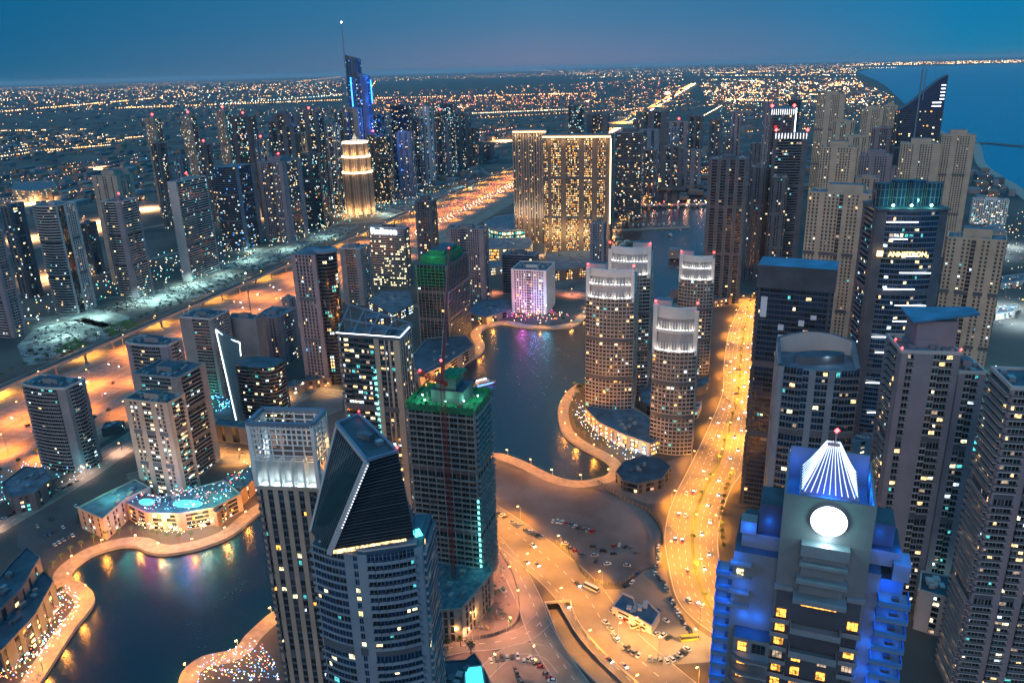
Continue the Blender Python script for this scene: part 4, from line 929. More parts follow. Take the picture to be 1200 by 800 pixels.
# glass sail building
base, topL, topR = G(278, 497), at(253, 386, 72), at(281, 401, 66)
rt = root('sail_building', (*base, 0), 'dark teal balcony building with a white light line tracing its sail shaped wall', 'tower')
T = tower('x', 'x', 'x', (318, 432), 272, 325, 502, shape='round', front='bbggbb', sidee='bbb', wallc='dark', bandc='slate', gl='teal', lit=.12, cols=COOL + [('yellow', 5)], near=0, fh=3.3, bay=3.2, top='none', wr=26)
for o in list(T['root'].children):
    mw_ = o.matrix_parent_inverse.copy(); o.parent = rt; o.matrix_parent_inverse = Matrix.Translation(-Vector(rt.location))
bpy.data.objects.remove(T['root'])
b = MB(); d_ = Vector((HN[0], HN[1], 0)) * .5; br = Vector((*G(290, 500), 0)); P4 = [Vector((*base, 0)), br, Vector((*topR, 66)), Vector((*topL, 72))]
gm = principled('sail wall', (.10, .14, .15), .4)
b.face([tuple(p) for p in P4], gm); b.face([tuple(p + Vector((.6, 1.5, 0))) for p in P4[::-1]], gm)
for i in range(4): j = (i + 1) % 4; b.face([tuple(P4[i]), tuple(P4[j]), tuple(P4[j] + Vector((.6, 1.5, 0))), tuple(P4[i] + Vector((.6, 1.5, 0)))], gm)
b.build('sail_wall', rt)
b = MB(); q_ = Vector((0, -.5, 0)); b.bar(P4[0] + q_, P4[3] + q_, .55, emitter('sail light line', (.85, 1, .95), 4)); mid = P4[3].lerp(P4[2], .45) - Vector((0, 0, 2.5)); E_s = MATS['sail light line']
b.bar(P4[3] + q_, mid + q_, .55, E_s); b.bar(mid + q_, P4[2] + q_, .55, E_s); b.bar(P4[2] + q_, P4[2].lerp(P4[1], .16) + q_, .55, E_s); b.build('light_line', rt)
b = MB(); m0 = at(289, 330, 100); b.bar((*m0, 60), (*m0, 108), .8, metal); b.dot((*m0, 109), .8, emitter('white mast lamp', (1, .9, .8), 10)); o = b.build('roof_mast', None, label='tall thin mast rising behind the sail shaped building', category='mast')
# gold lit rounded tower in three tiers
c = at(416, 168, 155); c = tuple(x * 1.01 for x in c); rt = root('tiered_tower', (*c, 0), 'round gold lit tower in three tiers with a pointed crown', 'tower')
b = MB(); l = MB(); rg = MB()
for r_, z0, z1 in ((33, 0, 92), (30.5, 92, 126), (27, 126, 156)):
    b.cyl((*c, z0), r_, z1 - z0, wall['brown'], 40)
    for i in range(40):
        a = 2 * math.pi * i / 40; l.box((c[0] + r_ * math.cos(a), c[1] + r_ * math.sin(a), z0), (1.6, 1.3, z1 - z0), wall['tan'] if i % 4 else wall['dark'], a)
    rg.cyl((*c, z1 - 1.5), r_ + 1.2, 3.2, E_warmstrip, 40)
    for i in range(5):
        a = R(200 + i * 35); glow(rt, c[0] + (r_ + 9) * math.cos(a), c[1] + (r_ + 9) * math.sin(a), z0 + 6, (1, .6, .25), 26000 if z0 == 0 else 9000)
b.build('shaft', rt); l.build('pilaster', rt, kind='stuff'); rg.build('light_ring', rt, kind='stuff')
b = MB(); b.cyl((*c, 156), 15, 6, wall['light'], 20, 9); b.cyl((*c, 162), 6, 14, wall['light'], 12, .4); b.build('pointed_crown', rt)
for a in (200, 270, 340): glow(rt, c[0] + 20 * math.cos(R(a)), c[1] + 20 * math.sin(R(a)), 162, (1, .8, .5), 5000)
# spired skyscraper: two offset lens shaped shafts
c = G(431, 232)
def z_of(P, y):
    lo, hi = 0, 700
    for _ in range(45):
        md = (lo + hi) / 2
        if proj(P[0], P[1], md)[1] < y: hi = md
        else: lo = md
    return lo
h1 = z_of(c, 70); h2 = z_of(c, 90); hs = z_of(c, 27)
rt = root('spired_skyscraper', (*c, 0), 'tallest blue lit skyscraper whose mast rises above the horizon', 'skyscraper')
def lens(cx, cy_, a_, b_, n=24): return [(cx + a_ * math.cos(2 * math.pi * i / n) * (1 if abs(math.cos(2 * math.pi * i / n)) < .99 else 1), cy_ + b_ * math.sin(2 * math.pi * i / n)) for i in range(n)]
for cx, dy, aa, hh, nm in ((c[0] - 10, 14, 19, h1, 'rear_shaft'), (c[0] + 14, -14, 19, h2, 'front_shaft')):
    T = dict(wall=MB(), cells=[], balc=[], r=random.Random(4), o=dict(bay=3.6, fh=4, band=(.3, .5), wallm=wall['dark'], bandm=wall['blue'], pier=.2, fin=2, finm=wall['blue'], lit=.16, cols=[('blue', 8), ('cool', 3), ('warm', 2)], gl=[(glass[3], 1)], corner=0))
    poly = lens(cx, c[1] + dy, aa, 15); face_grid(T, poly + poly[:1], 0, hh, 'ggggggwg'); T['wall'].build(nm, rt)
    b = MB()
    for (a, cc, n, z, f_, mt, ty) in T['cells']: cell_faces(b, a, cc, n, z, f_, mt, T['r'])
    b.build('window', rt, kind='stuff')
    b = MB(); nn = len(poly)
    for i in range(nn):
        p, q_ = poly[i], poly[(i + 1) % nn]; sl = lambda P: hh + 12 - (P[0] - cx + aa) / (2 * aa) * 11
        b.face([(*p, hh), (*q_, hh), (*q_, sl(q_)), (*p, sl(p))], wall['slate'])
    b.face([(*p, hh + 12 - (p[0] - cx + aa) / (2 * aa) * 11) for p in poly], roofd); b.build('sloping_crown', rt)
b = MB(); mx = (c[0] - 27, c[1]); b.cyl((*mx, h1 - 20), 2.2, hs - h1 + 20, metal, 8, .7); b.dot((*mx, hs + 2), 2.6, E_white); b.build('mast', rt)
b = MB()
for x, z0, z1 in ((c[0] + 33.5, h2 - 62, h2 - 8), (c[0] + 33.5, 90, 150), (c[0] - 14, 60, h1 - 40)): b.box((x, c[1] - 15, z0), (2.2, 2.2, z1 - z0), E_blue)
b.build('blue_light_line', rt, kind='stuff')
for z in (60, 120, 180, 240, h2): glow(rt, c[0] + 45, c[1] - 50, z, (.03, .2, 1), 60000, 2)
# sail shaped beach hotel with a sloping crest
T = tower('sail_hotel', 'dark sail shaped beach hotel with a steeply sloping crest and twin masts', 'hotel', (1053, 130), 1050, 1113, 262, th=76, side='R', front='gggggggg', sidee='gg', wallc='dark', gl='blue', lit=.05, cols=[('yellow', 3), ('orange', 2)], wl=24, top='none')
fr, h_, rt = frame(T), T['h'], T['root']; b = MB()
hr = 8
while proj(*fr(1, 0), h_ + hr)[1] > 88 and hr < 90: hr += 1
prof = [(0, 0), (.15, hr * .12), (.35, hr * .32), (.6, hr * .62), (.8, hr * .85), (1, hr)]
for t_, fl_ in ((-.01, 1), (1.01, 0)): b.face([(*fr(s_, t_), h_ + z) for s_, z in prof] + [(*fr(1, t_), h_)], glass[3] if fl_ else wall['dark'])
for i in range(5): (s0, z0), (s1, z1) = prof[i], prof[i + 1]; b.face([(*fr(s0, -.01), h_ + z0), (*fr(s1, -.01), h_ + z1), (*fr(s1, 1.01), h_ + z1), (*fr(s0, 1.01), h_ + z0)], wall['slate'])
b.face([(*fr(1, -.01), h_), (*fr(1, 1.01), h_), (*fr(1, 1.01), h_ + hr), (*fr(1, -.01), h_ + hr)], wall['dark']); b.build('sloping_crest', rt)
b = MB(); p = fr(.42, -.05); b.bar((*p, h_ - 60), (*p, h_ + hr + 12), 2.2, metal); p = fr(.5, -.05); b.bar((*p, h_ + hr * .3), (*p, h_ + hr + 12), 1.4, metal); b.build('mast', rt, kind='stuff')
b = MB()
for i in range(7): z = h_ + hr * .7 - i * 6; b.box((*fr(.93 - .1 * (i > 4), -.03), z), (7 + 8 * (i > 4), .5, 1.4), E_strip, R(-14))
b.build('crest_light', rt, kind='stuff')

# ---------------------------------------------------------------- tower under construction, with its crane
cons = tower('tower_under_construction', 'bare concrete tower under construction wearing bright green netting round its top', 'construction tower', (556, 483), 477, 575, 700, front='bbbbbb', sidee='bbbb', wallc='concrete', bandc='concrete', lit=.0, near=1, nwin=1, nbal=95, top='none', fh=3.6, bay=5.0, fin=1, finc='concrete', balc_depth=1.6, corner=.9, para=.15, slab=.5, rail='concrete')
fr, h_, rt = frame(cons), cons['h'], cons['root']
b = MB()
for i in range(40):
    s0, s1 = i / 40, (i + 1) / 40; j0, j1 = random.uniform(2.0, 3.4), random.uniform(2.0, 3.4)
    for t_ in (-.05, 1.0): A, Bq = fr(s0, t_), fr(s1, t_); b.face([(*A, h_ - 1.5), (*Bq, h_ - 1.5), (*Bq, h_ + j1), (*A, h_ + j0)], netting)
for i in range(24):
    s0, s1 = i / 24, (i + 1) / 24
    for t_ in (-.02, 1.03): A, Bq = fr(t_, s0), fr(t_, s1); b.face([(*A, h_ - 1.5), (*Bq, h_ - 1.5), (*Bq, h_ + random.uniform(2, 3.4)), (*A, h_ + random.uniform(2, 3.4))], netting)
b.face([(*fr(0, 0), h_ + .3), (*fr(1, 0), h_ + .3), (*fr(1, 1), h_ + .3), (*fr(0, 1), h_ + .3)], netting); b.build('safety_netting', rt)
b = MB(); b.prism([fr(.3, .25), fr(.78, .25), fr(.78, .85), fr(.3, .85)], h_, h_ + 8, wall['slate'], roofd); b.prism([fr(.36, .3), fr(.66, .3), fr(.66, .75), fr(.36, .75)], h_ + 8, h_ + 15, wall['slate'], roofd)
b.prism([fr(.44, .3), fr(.7, .3), fr(.7, .8), fr(.44, .8)], h_ + 15.2, h_ + 16.2, netting); b.build('concrete_core', rt)
b = MB()
for i in range(26): s_, t_ = random.uniform(.05, .95), random.uniform(.03, .95); b.box((*fr(s_, t_), h_ + .3), (random.uniform(.5, 2.5), random.uniform(.3, 1.5), random.uniform(.4, 3)), random.choice([metal, netting, wall['concrete'], wall['brown']]), random.random() * 3)
for i in range(30): p = fr(random.uniform(0, 1), random.uniform(0, .2)); b.bar((*p, h_), (*p, h_ + random.uniform(2, 4.5)), .15, metal)
b.build('site_material', rt, kind='stuff')
b = MB()
for s_, t_ in ((.25, .08), (.55, .1), (.8, .2), (.93, .5), (.15, .3)): q_ = fr(s_, t_); b.dot((*q_, h_ + 3.6), .5, emitter('site floodlight', (.6, 1, .8), 10)); glow(rt, *q_, h_ + 4.6, (.25, 1, .55), 900)
b.build('site_floodlight', rt, kind='stuff')
b = MB()
for k in range(16): q_ = fr(1.01, -.06); b.box((*q_, 12 + k * 3.6), (1.2, .4, 1.6), emitter('teal lamp panel', (.2, .9, .8), 1.6), HA - R(90))
b.build('teal_lamp', rt, kind='stuff')
for k in range(4): q_ = fr(1.0, -.16); glow(rt, *q_, 14 + k * 13, (.2, 1, .95), 500)
pod = [(470, 700), (488, 716), (540, 712), (560, 690), (577, 668), (560, 640), (500, 640)]
def lowb(name, label, cat, pts, h, wallc='grey', seq='wppppw', lit=.15, cols=WARM, roofc=None, group=None, fh=3.6, bay=3.6, para=1.0, px_base=False):
    P = [G(*p) if px_base else at(p[0], p[1], h) for p in pts]
    ar = sum(P[i][0] * P[(i + 1) % len(P)][1] - P[(i + 1) % len(P)][0] * P[i][1] for i in range(len(P)))
    if ar < 0: P = P[::-1]
    c = (sum(p[0] for p in P) / len(P), sum(p[1] for p in P) / len(P)); rt = root(name, (*c, 0), label, cat, group)
    T = dict(wall=MB(), cells=[], balc=[], r=random.Random(hash_(label)), root=rt, poly=P, h=h, cen=c)
    T['o'] = dict(bay=bay, fh=fh, band=(.2, .6), wallm=wall[wallc], bandm=wall[wallc], pier=.2, fin=0, finm=wall[wallc], lit=lit, cols=cols, gl=[(glass[0], 3), (glass[1], 1)], corner=.6)
    for i in range(len(P)):
        a, c_ = P[i], P[(i + 1) % len(P)]
        face_grid(T, [a, c_], 0, h - para, seq)
    T['wall'].build('facade', rt); b = MB()
    for (a, c_, n, z, f_, mt, ty) in T['cells']: cell_faces(b, a, c_, n, z, f_, mt, T['r'])
    b.build('window', rt, kind='stuff')
    b = MB(); b.face([(*p, h - para) for p in P], roofc or roofm); b.build('roof', rt)
    b = MB(); O, I_ = outset(P, .3), inset(P, .35); n = len(P)
    for i in range(n):
        j = (i + 1) % n; b.face([(*O[i], h - para - .5), (*O[j], h - para - .5), (*O[j], h), (*O[i], h)], wall[wallc]); b.face([(*O[i], h), (*O[j], h), (*I_[j], h), (*I_[i], h)], wall[wallc]); b.face([(*I_[i], h - para), (*I_[j], h - para), (*I_[j], h), (*I_[i], h)], wall[wallc])
    b.build('parapet', rt)
    b = MB(); rr = T['r']; xs_ = [p[0] for p in P]; ys_ = [p[1] for p in P]
    for _ in range(6): b.box((c[0] + rr.uniform(-.22, .22) * (max(xs_) - min(xs_)), c[1] + rr.uniform(-.22, .22) * (max(ys_) - min(ys_)), h - para), (rr.uniform(1.5, 5), rr.uniform(1.5, 4), rr.uniform(.8, 2.4)), metal if rr.random() < .5 else wall[wallc], HA)
    b.build('air_unit', rt, kind='stuff')
    return T
lowb('podium', 'orange lit concrete podium at the foot of the green netted construction tower', 'building', pod, 22, 'concrete', 'wppppppw', .0, roofc=principled('cluttered deck', (.03, .06, .09), .8, col2=(.12, .16, .18), scale=.4), fh=5)
for q_ in [(500, 752), (535, 752), (560, 735)]: p = G(*q_); glow(bpy.data.objects['podium'], p[0], p[1], 9, (1, .45, .12), 2600)
def lattice(b, p, q, w, mt, step=None, t=.22):
    p, q = Vector(p), Vector(q); L = (q - p).length; d = (q - p).normalized(); u = Vector((0, 0, 1)) if abs(d.z) < .9 else Vector((1, 0, 0)); x = d.cross(u).normalized() * w / 2; y = x.cross(d).normalized() * w / 2
    C = [x + y, x - y, -x - y, -x + y]
    for o in C: b.bar(p + o, q + o, t, mt)
    n = max(2, int(L / (step or w * 1.1)))
    for i in range(n):
        a, c_ = p + d * (L * i / n), p + d * (L * (i + 1) / n)
        for k in range(4): b.bar(a + C[k], c_ + C[(k + 1) % 4], t * .7, mt); b.bar(a + C[k], a + C[(k + 1) % 4], t * .6, mt)
def crane(label, base_px, mast_top_y, jib_px, jib_z, back_px, z0=0):
    c = G(*base_px); zm = z_of(c, mast_top_y); rt = root('tower_crane', (*c, z0), label, 'crane')
    b = MB(); lattice(b, (*c, z0), (*c, zm), 2.0, redpaint, t=.24); b.build('mast', rt)
    tip = (*at(jib_px[0], jib_px[1], jib_z), jib_z); b = MB(); lattice(b, (*c, zm), tip, 1.7, redpaint, t=.3); b.build('jib', rt)
    bk_ = (*at(back_px[0], back_px[1], zm + 1), zm + 1); b = MB(); lattice(b, (*c, zm), bk_, 2.0, redpaint, t=.3); b.box((bk_[0], bk_[1], bk_[2] - 2.5), (3.5, 2.5, 2.5), wall['concrete']); b.build('counter_jib', rt)
    b = MB(); b.box((c[0] + 2, c[1] - 1, zm - 2), (2, 2.2, 2.6), redpaint); b.build('cab', rt)
    b = MB(); ap = (c[0], c[1], zm + 11); b.bar((*c, zm), ap, .6, redpaint); b.bar(ap, bk_, .2, metal); b.bar(ap, tip, .2, metal); b.build('apex_frame', rt)
    b = MB(); 
    for q_ in (ap, tip, bk_): b.dot((q_[0], q_[1], q_[2] + 1), .8, E_red)
    b.build('aircraft_beacon', rt, kind='stuff'); return rt
crane('red luffing crane climbing the front of the green netted tower', (534, 712), 447, (526, 292), 150, (492, 436))
cg = tower('tower_under_construction', 'stepped tower under construction hung with green netting, behind the long red crane jib', 'construction tower', (523, 312), 487, 548, 408, front='bbbbbb', sidee='bbbb', wallc='concrete', bandc='slate', gl='teal', lit=.02, near=1, nwin=10, nbal=50, top='none', fh=3.6, bay=4.6, fin=1, balc_depth=1.4, para=.15, slab=.5)
fr, h_, rt = frame(cg), cg['h'], cg['root']; b = MB(); b.prism([fr(.1, .1), fr(.9, .1), fr(.9, .9), fr(.1, .9)], h_, h_ + 9, netting, netting); b.prism([fr(.3, .2), fr(.8, .2), fr(.8, .8), fr(.3, .8)], h_ + 9, h_ + 14, netting, roofd); b.build('netted_upper_floors', rt)
b = MB()
for k in range(6):
    A, Bq = fr(0, -.05), fr(1, -.05); z = h_ - 22 + k * 3.6; b.face([(*A, z), (*Bq, z), (*Bq, z + 1.4), (*A, z + 1.4)], netting)
b.build('safety_netting', rt)
for s_, t_, z in ((.2, -.3, 4), (.8, -.3, 4), (.5, .05, 12)): q_ = fr(s_, t_); glow(rt, *q_, h_ + z, (.15, 1, .6), 1300)
b = MB(); p = fr(.55, .5); b.bar((*p, h_ - 2), (*p, h_ + 4), .5, metal); b.build('roof_pole', rt)

# ---------------------------------------------------------------- striped tower with a lit open steel crown
st_ = tower('striped_tower', 'foreground tower of brown piers and dark window strips, under an open white lit steel crown', 'tower', (374, 572), 301, 388, 872, front='bwgwgwgwgwgb', sidee='wppbbppw', wallc='tan', bandc='slate', gl='std', lit=.07, cols=[('yellow', 5), ('orange', 4), ('teal', 1), ('cool', 1)], near=1, nwin=100, nbal=60, fh=3.5, bay=2.3, top='none', th=82)
fr, h_, rt = frame(st_), st_['h'], st_['root']
zt_ = z_of(fr(.5, 0), 497); b = MB(); wm = wall['white']
b.prism([fr(-.02, -.03), fr(1.02, -.03), fr(1.02, 1.02), fr(-.02, 1.02)], h_ - 1.5, h_ + .4, wall['tan'], wall['light']); b.build('crown_deck', rt)
b = MB()
for s_ in (0, 1):
    for t_ in (0, 1): b.bar((*fr(s_, t_), h_), (*fr(s_, t_), zt_), 1.5, wm)
for i in range(1, 6):
    s_ = i / 6
    for t_ in (0, 1): b.bar((*fr(s_, t_), h_ + 12), (*fr(s_, t_), zt_ - .5), .55, wm)
for i in range(1, 5):
    t_ = i / 5
    for s_ in (0, 1): b.bar((*fr(s_, t_), h_ + 8), (*fr(s_, t_), zt_ - .5), .55, wm)
z = h_ + 12
while z < zt_ - 1:
    for t_ in (0, 1): b.bar((*fr(0, t_), z), (*fr(1, t_), z), .42, wm)
    for s_ in (0, 1): b.bar((*fr(s_, 0), z), (*fr(s_, 1), z), .42, wm)
    z += 2.5
b.build('steel_lattice', rt)
b = MB(); bs = wall['blue']
for t_ in (0, 1): b.bar((*fr(-.02, t_), zt_), (*fr(1.02, t_), zt_), 1.6, bs)
for s_ in (0, 1): b.bar((*fr(s_, 0), zt_), (*fr(s_, 1), zt_), 1.6, bs)
b.build('ring_beam', rt)
b = MB()
for i in range(6):
    s_ = i / 5 * .96 + .02; A, Bq = fr(s_, 0.0), fr(s_, .38)
    b.prism([fr(s_ - .016, -.01), fr(s_ + .016, -.01), fr(s_ + .016, .3), fr(s_ - .016, .3)], h_ + .4, h_ + 12, wm)
b.prism([fr(.03, .3), fr(.97, .3), fr(.97, .36), fr(.03, .36)], h_ + .4, h_ + 11, wall['light']); b.build('crown_fin', rt, kind='stuff')
for i in range(5): q_ = fr(.12 + .19 * i, .08); glow(rt, *q_, h_ + 1.6, (.72, .97, 1), 520, .3)
for t_ in (.15, .85): q_ = fr(.95, t_); glow(rt, *q_, h_ + 15, (1, .55, .15), 900)
q_ = fr(.04, .6); glow(rt, *q_, h_ + 13, (.8, .95, 1), 700)
for k in range(2): q_ = fr(-.15, .4); glow(rt, *q_, h_ + 4, (.8, .95, 1), 700)

# ---------------------------------------------------------------- curved glass foreground tower with a sliced top
cg2 = tower('sliced_tower', 'foreground curved tower with a sliced glass top and a round shouldered balcony body', 'tower', (494, 640), 366, 499, 960, front='gggggwpwbbbbbbw', sidee='bbb', wallc='steel', bandc='steel', rail='steel', gl='blue', lit=.10, cols=[('yellow', 5), ('warm', 3), ('teal', 2)], near=1, nwin=90, nbal=90, fh=3.5, bay=2.9, bow=6, top='none', th=85, wr=22)
fr, h_, rt = frame(cg2), cg2['h'], cg2['root']
zr = h_ + 35
P1, P2, P3, P4_ = (*at(395, 497, zr), zr), (*at(421, 487, zr), zr), (*at(466, 530, zr), zr), (*at(430, 541, zr), zr)
B1, B4, B3 = (*at(364, 622, h_), h_), (*at(386, 648, h_), h_), (*at(486, 632, h_), h_); B2 = (B3[0] - 1, B3[1] + 16, h_)
B1b = (B1[0] + 2, B1[1] + 8, h_)
gt = principled('green tinted glass', (.01, .035, .04), .06, spec=1.0); b = MB()
b.face([B1, B4, P4_, P1], gt); b.face([B4, B3, P3, P4_], glass[0]); b.face([B3, B2, P2, P3], glass[3]); b.face([B2, B1, P1, P2], glass[0]); b.build('glass_skin', rt)
b = MB(); V = Vector
def on(a, b_, t): return V(a).lerp(V(b_), t)
outv = V((0, -.25, .1))
for i in range(1, 27):
    t = i / 27; b.bar(on(B4, P4_, t) + outv, on(B3, P3, t) + outv, .22, wall['dark'] if i % 4 else wall['slate'])
    b.bar(on(B3, P3, t) + V((.25, 0, .1)), on(B2, P2, t) + V((.25, 0, .1)), .25, wall['slate'])
b.build('louvre', rt, kind='stuff')
b = MB()
for i in range(1, 16): t = i / 16; b.bar(on(P1, P4_, t) + V((-.15, -.2, 0)), on(B1, B4, t) + V((-.15, -.2, 0)), .2, wall['slate'])
b.build('glazing_bar', rt, kind='stuff')
b = MB(); b.bar(V(B4) + outv, V(P4_) + outv, 1.9, wall['light']); b.bar(V(P4_) + outv, V(P1) + outv, 1.5, wall['light']); b.bar(V(B1), V(P1), .9, wall['light']); b.build('edge_trim', rt)
b = MB()
for i in range(22): q_ = on(B4, P4_, .3 + .7 * i / 22) + V((.9, -1.2, .2)); b.dot(tuple(q_), .2, E_strip)
b.build('edge_lamp', rt, kind='stuff')
b = MB(); zz = .9; rim = [P1, P4_, P3, P2]; b.face([(x, y, z) for x, y, z in rim], roofd)
for i in range(4): b.bar(V(rim[i]) + V((0, 0, .6)), V(rim[(i + 1) % 4]) + V((0, 0, .6)), 1.0, wall['blue'])
b.box(tuple(on(P1, P3, .5)), (3, 6, 2), roofm, 1.0); b.box(tuple(on(P1, P3, .72)), (2.5, 2.5, 1.6), metal, .7); b.build('roof', rt)
b = MB()
for q_ in (P2, P3): b.dot((q_[0], q_[1], q_[2] + 2), .45, E_red)
b.build('aircraft_beacon', rt, kind='stuff')
b = MB(); A, Bq = fr(.08, -.16), fr(.9, -.16); b.prism([fr(.05, .05), fr(.5, -.2), fr(.95, .05), fr(.95, .9), fr(.05, .9)], h_ - .5, h_ + .8, wall['light'], roofm); b.build('setback_deck', rt)
q_ = fr(1.0, .35); b = MB(); b.box((q_[0] - 3, q_[1], h_ + .9), (3, 5, .15), emitter('lit roof pool', (.1, .9, .9), 2.0), .4); b.build('roof_pool', rt); glow(rt, q_[0] - 3, q_[1], h_ + 3, (.2, 1, .9), 120)
b = MB(); A, Bq = on(B4, B3, .05) + V((0, -.5, .6)), on(B4, B3, .9) + V((0, -.5, .6)); b.bar(A, Bq, 1.1, LIT['warm']); b.build('lit_window_band', rt)
# ---------------------------------------------------------------- blue lit foreground tower
BO = Vector((54.5, 140.8)); bu, bv = Vector(dirv(R(-21))), Vector(dirv(R(69))); BA = R(-21)
def B2_(u, v): p = BO + bu * u + bv * v; return (p.x, p.y)
def rect(u0, u1, v0, v1): return [B2_(u0, v0), B2_(u1, v0), B2_(u1, v1), B2_(u0, v1)]
bt = root('blue_lit_tower', (*B2_(8.6, 10), 0), 'foreground tower with bright blue lit wings, a glowing white disc and a ribbed pyramid crown', 'tower')
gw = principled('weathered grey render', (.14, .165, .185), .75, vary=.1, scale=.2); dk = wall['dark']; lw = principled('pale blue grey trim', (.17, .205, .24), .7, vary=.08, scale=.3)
b = MB()
b.prism(rect(0, 17.3, 0, 20), 0, 211, gw)
for r_, z0, z1 in ((rect(0, 17.3, 0, .5), 211, 217), (rect(0, .5, .5, 20), 211, 217), (rect(16.8, 17.3, .5, 20), 211, 217), (rect(.5, 16.8, 19.5, 20), 211, 218.5)): b.prism(r_, z0, z1, gw)
b.build('central_shaft', bt)
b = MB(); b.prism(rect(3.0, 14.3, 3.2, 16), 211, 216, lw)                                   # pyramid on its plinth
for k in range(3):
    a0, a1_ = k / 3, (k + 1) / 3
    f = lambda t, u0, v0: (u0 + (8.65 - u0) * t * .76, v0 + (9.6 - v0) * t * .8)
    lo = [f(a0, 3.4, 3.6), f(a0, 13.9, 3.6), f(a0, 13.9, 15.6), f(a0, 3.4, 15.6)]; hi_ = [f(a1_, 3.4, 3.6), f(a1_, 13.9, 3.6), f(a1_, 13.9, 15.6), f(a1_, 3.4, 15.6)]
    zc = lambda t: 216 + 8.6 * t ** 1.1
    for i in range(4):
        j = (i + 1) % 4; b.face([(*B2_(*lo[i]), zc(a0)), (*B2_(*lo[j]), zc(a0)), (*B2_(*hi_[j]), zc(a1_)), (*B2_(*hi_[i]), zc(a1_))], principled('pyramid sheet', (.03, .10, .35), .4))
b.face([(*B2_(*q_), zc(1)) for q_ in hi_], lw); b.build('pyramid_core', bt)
b = MB()
base4 = [(3.3, 3.5), (14.0, 3.5), (14.0, 15.7), (3.3, 15.7)]
for i in range(4):
    A, C_ = base4[i], base4[(i + 1) % 4]
    for k in range(9):
        s_ = (k + .5) / 9; u, v = A[0] + (C_[0] - A[0]) * s_, A[1] + (C_[1] - A[1]) * s_; pts = []
        for t in (0, 1 / 3, 2 / 3, 1): q_ = f(t, u, v); pts.append((*B2_(*q_), zc(t) + .35))
        for p, q_ in zip(pts, pts[1:]): b.bar(p, q_, .13, emitter('self glowing pyramid rib', (.80, .93, 1), .8))  # ribs glow by themselves in place of white light falling on them
b.build('pyramid_rib', bt, kind='stuff')
for u in (5.5, 8.6, 11.8): lamp(bt, (*B2_(u, 1.6), 213), (.1, .3, 1), 500, 'SPOT', .3, (*B2_(8.6, 9), 224), 70)
for v in (6, 13):
    lamp(bt, (*B2_(1.6, v), 213), (.1, .3, 1), 400, 'SPOT', .3, (*B2_(8, 9), 224), 70); lamp(bt, (*B2_(15.7, v), 213), (.1, .3, 1), 400, 'SPOT', .3, (*B2_(9, 9), 224), 70)
for u, v in ((1.4, 3), (1.4, 9), (1.4, 16), (15.9, 3), (15.9, 9), (15.9, 16), (8.6, 18)): lamp(bt, (*B2_(u, v), 215), (.0, .17, 1), 500, 'POINT', .4)
lamp(bt, (*B2_(8.6, 1.8), 216.4), (.0, .17, 1), 520, 'POINT', .4)
b = MB(); b.bar((*B2_(9, 9.6), 223.5), (*B2_(9, 9.6), 227.5), .25, metal); b.dot((*B2_(9, 9.6), 228), .6, E_red); b.build('aircraft_beacon', bt)
glow(bt, *B2_(9, 9), 229, (1, .02, .02), 260, .2)
b = MB()                                                                                   # glowing disc
def disc(rr, y, mt, zc_=212.4, uc=8.9): b.face([(*B2_(uc + rr * math.cos(2 * math.pi * i / 40), y), zc_ + rr * (1.02 if math.sin(2 * math.pi * i / 40) > 0 else .95) * math.sin(2 * math.pi * i / 40)) for i in range(40)], mt)
disc(3.45, -.55, emitter('glowing disc', (.93, 1, 1), 2.6))
for i in range(40):
    a, a2_ = 2 * math.pi * i / 40, 2 * math.pi * (i + 1) / 40; b.face([(*B2_(8.9 + 3.5 * math.cos(a), -.6), 212.4 + 3.45 * math.sin(a)), (*B2_(8.9 + 3.5 * math.cos(a2_), -.6), 212.4 + 3.45 * math.sin(a2_)), (*B2_(8.9 + 3.5 * math.cos(a2_), 0), 212.4 + 3.45 * math.sin(a2_)), (*B2_(8.9 + 3.5 * math.cos(a), 0), 212.4 + 3.45 * math.sin(a))], lw)
b.build('glowing_disc', bt); glow(bt, *B2_(8.9, -2.6), 212.2, (.3, 1, .9), 900, 1.2)
b = MB()                                                                                   # stepped ledges under the disc
for u0, u1, d, z0, z1 in ((4.2, 13.4, 2.2, 204.6, 207.2), (4.2, 13.4, 2.6, 202.3, 203.0), (3.9, 13.6, 3.2, 198.6, 199.4), (3.6, 13.9, 4.0, 194.2, 195.2)): b.prism(rect(u0, u1, -d, 0), z0, z1, lw)
b.prism(rect(4.6, 13.0, -1.2, 0), 195, 207, gw)
b.prism(rect(-.2, 3.6, -.8, 0), 194.6, 195.6, lw); b.prism(rect(14, 17.5, -.8, 0), 194.6, 195.6, lw); b.build('ledge', bt)
lamp(bt, (*B2_(8.9, -1.6), 208.2), (.9, 1, 1), 420, 'POINT', .5)
# glazed lower front with its balconies and orange lit rooms
b = MB(); b.prism(rect(.4, 16.9, -.35, 0), 0, 194.4, dk); b.build('dark_glazing', bt)
fl = [190.6 - 3.55 * k for k in range(16)]
rb = random.Random(3); cols_ = [(.7, 2.0), (4.6, 1.9), (9.9, 1.9), (14.3, 2.1)]
def win(u, v, z, w_, hh, mt):
    m_ = MB(); m_.face([(0, 0, 0), (w_, 0, 0), (w_, 0, hh), (0, 0, hh)], mt)
    for x in (0, w_ / 3, w_ * 2 / 3, w_): m_.face([(x - .05, -.05, 0), (x + .05, -.05, 0), (x + .05, -.05, hh), (x - .05, -.05, hh)], dk)
    for z_ in (0, hh * .55, hh): m_.face([(0, -.06, z_ - .05), (w_, -.06, z_ - .05), (w_, -.06, z_ + .05), (0, -.06, z_ + .05)], dk)
    o = m_.build('window', bt); o.location = (*B2_(u, v), z); o.rotation_euler.z = BA
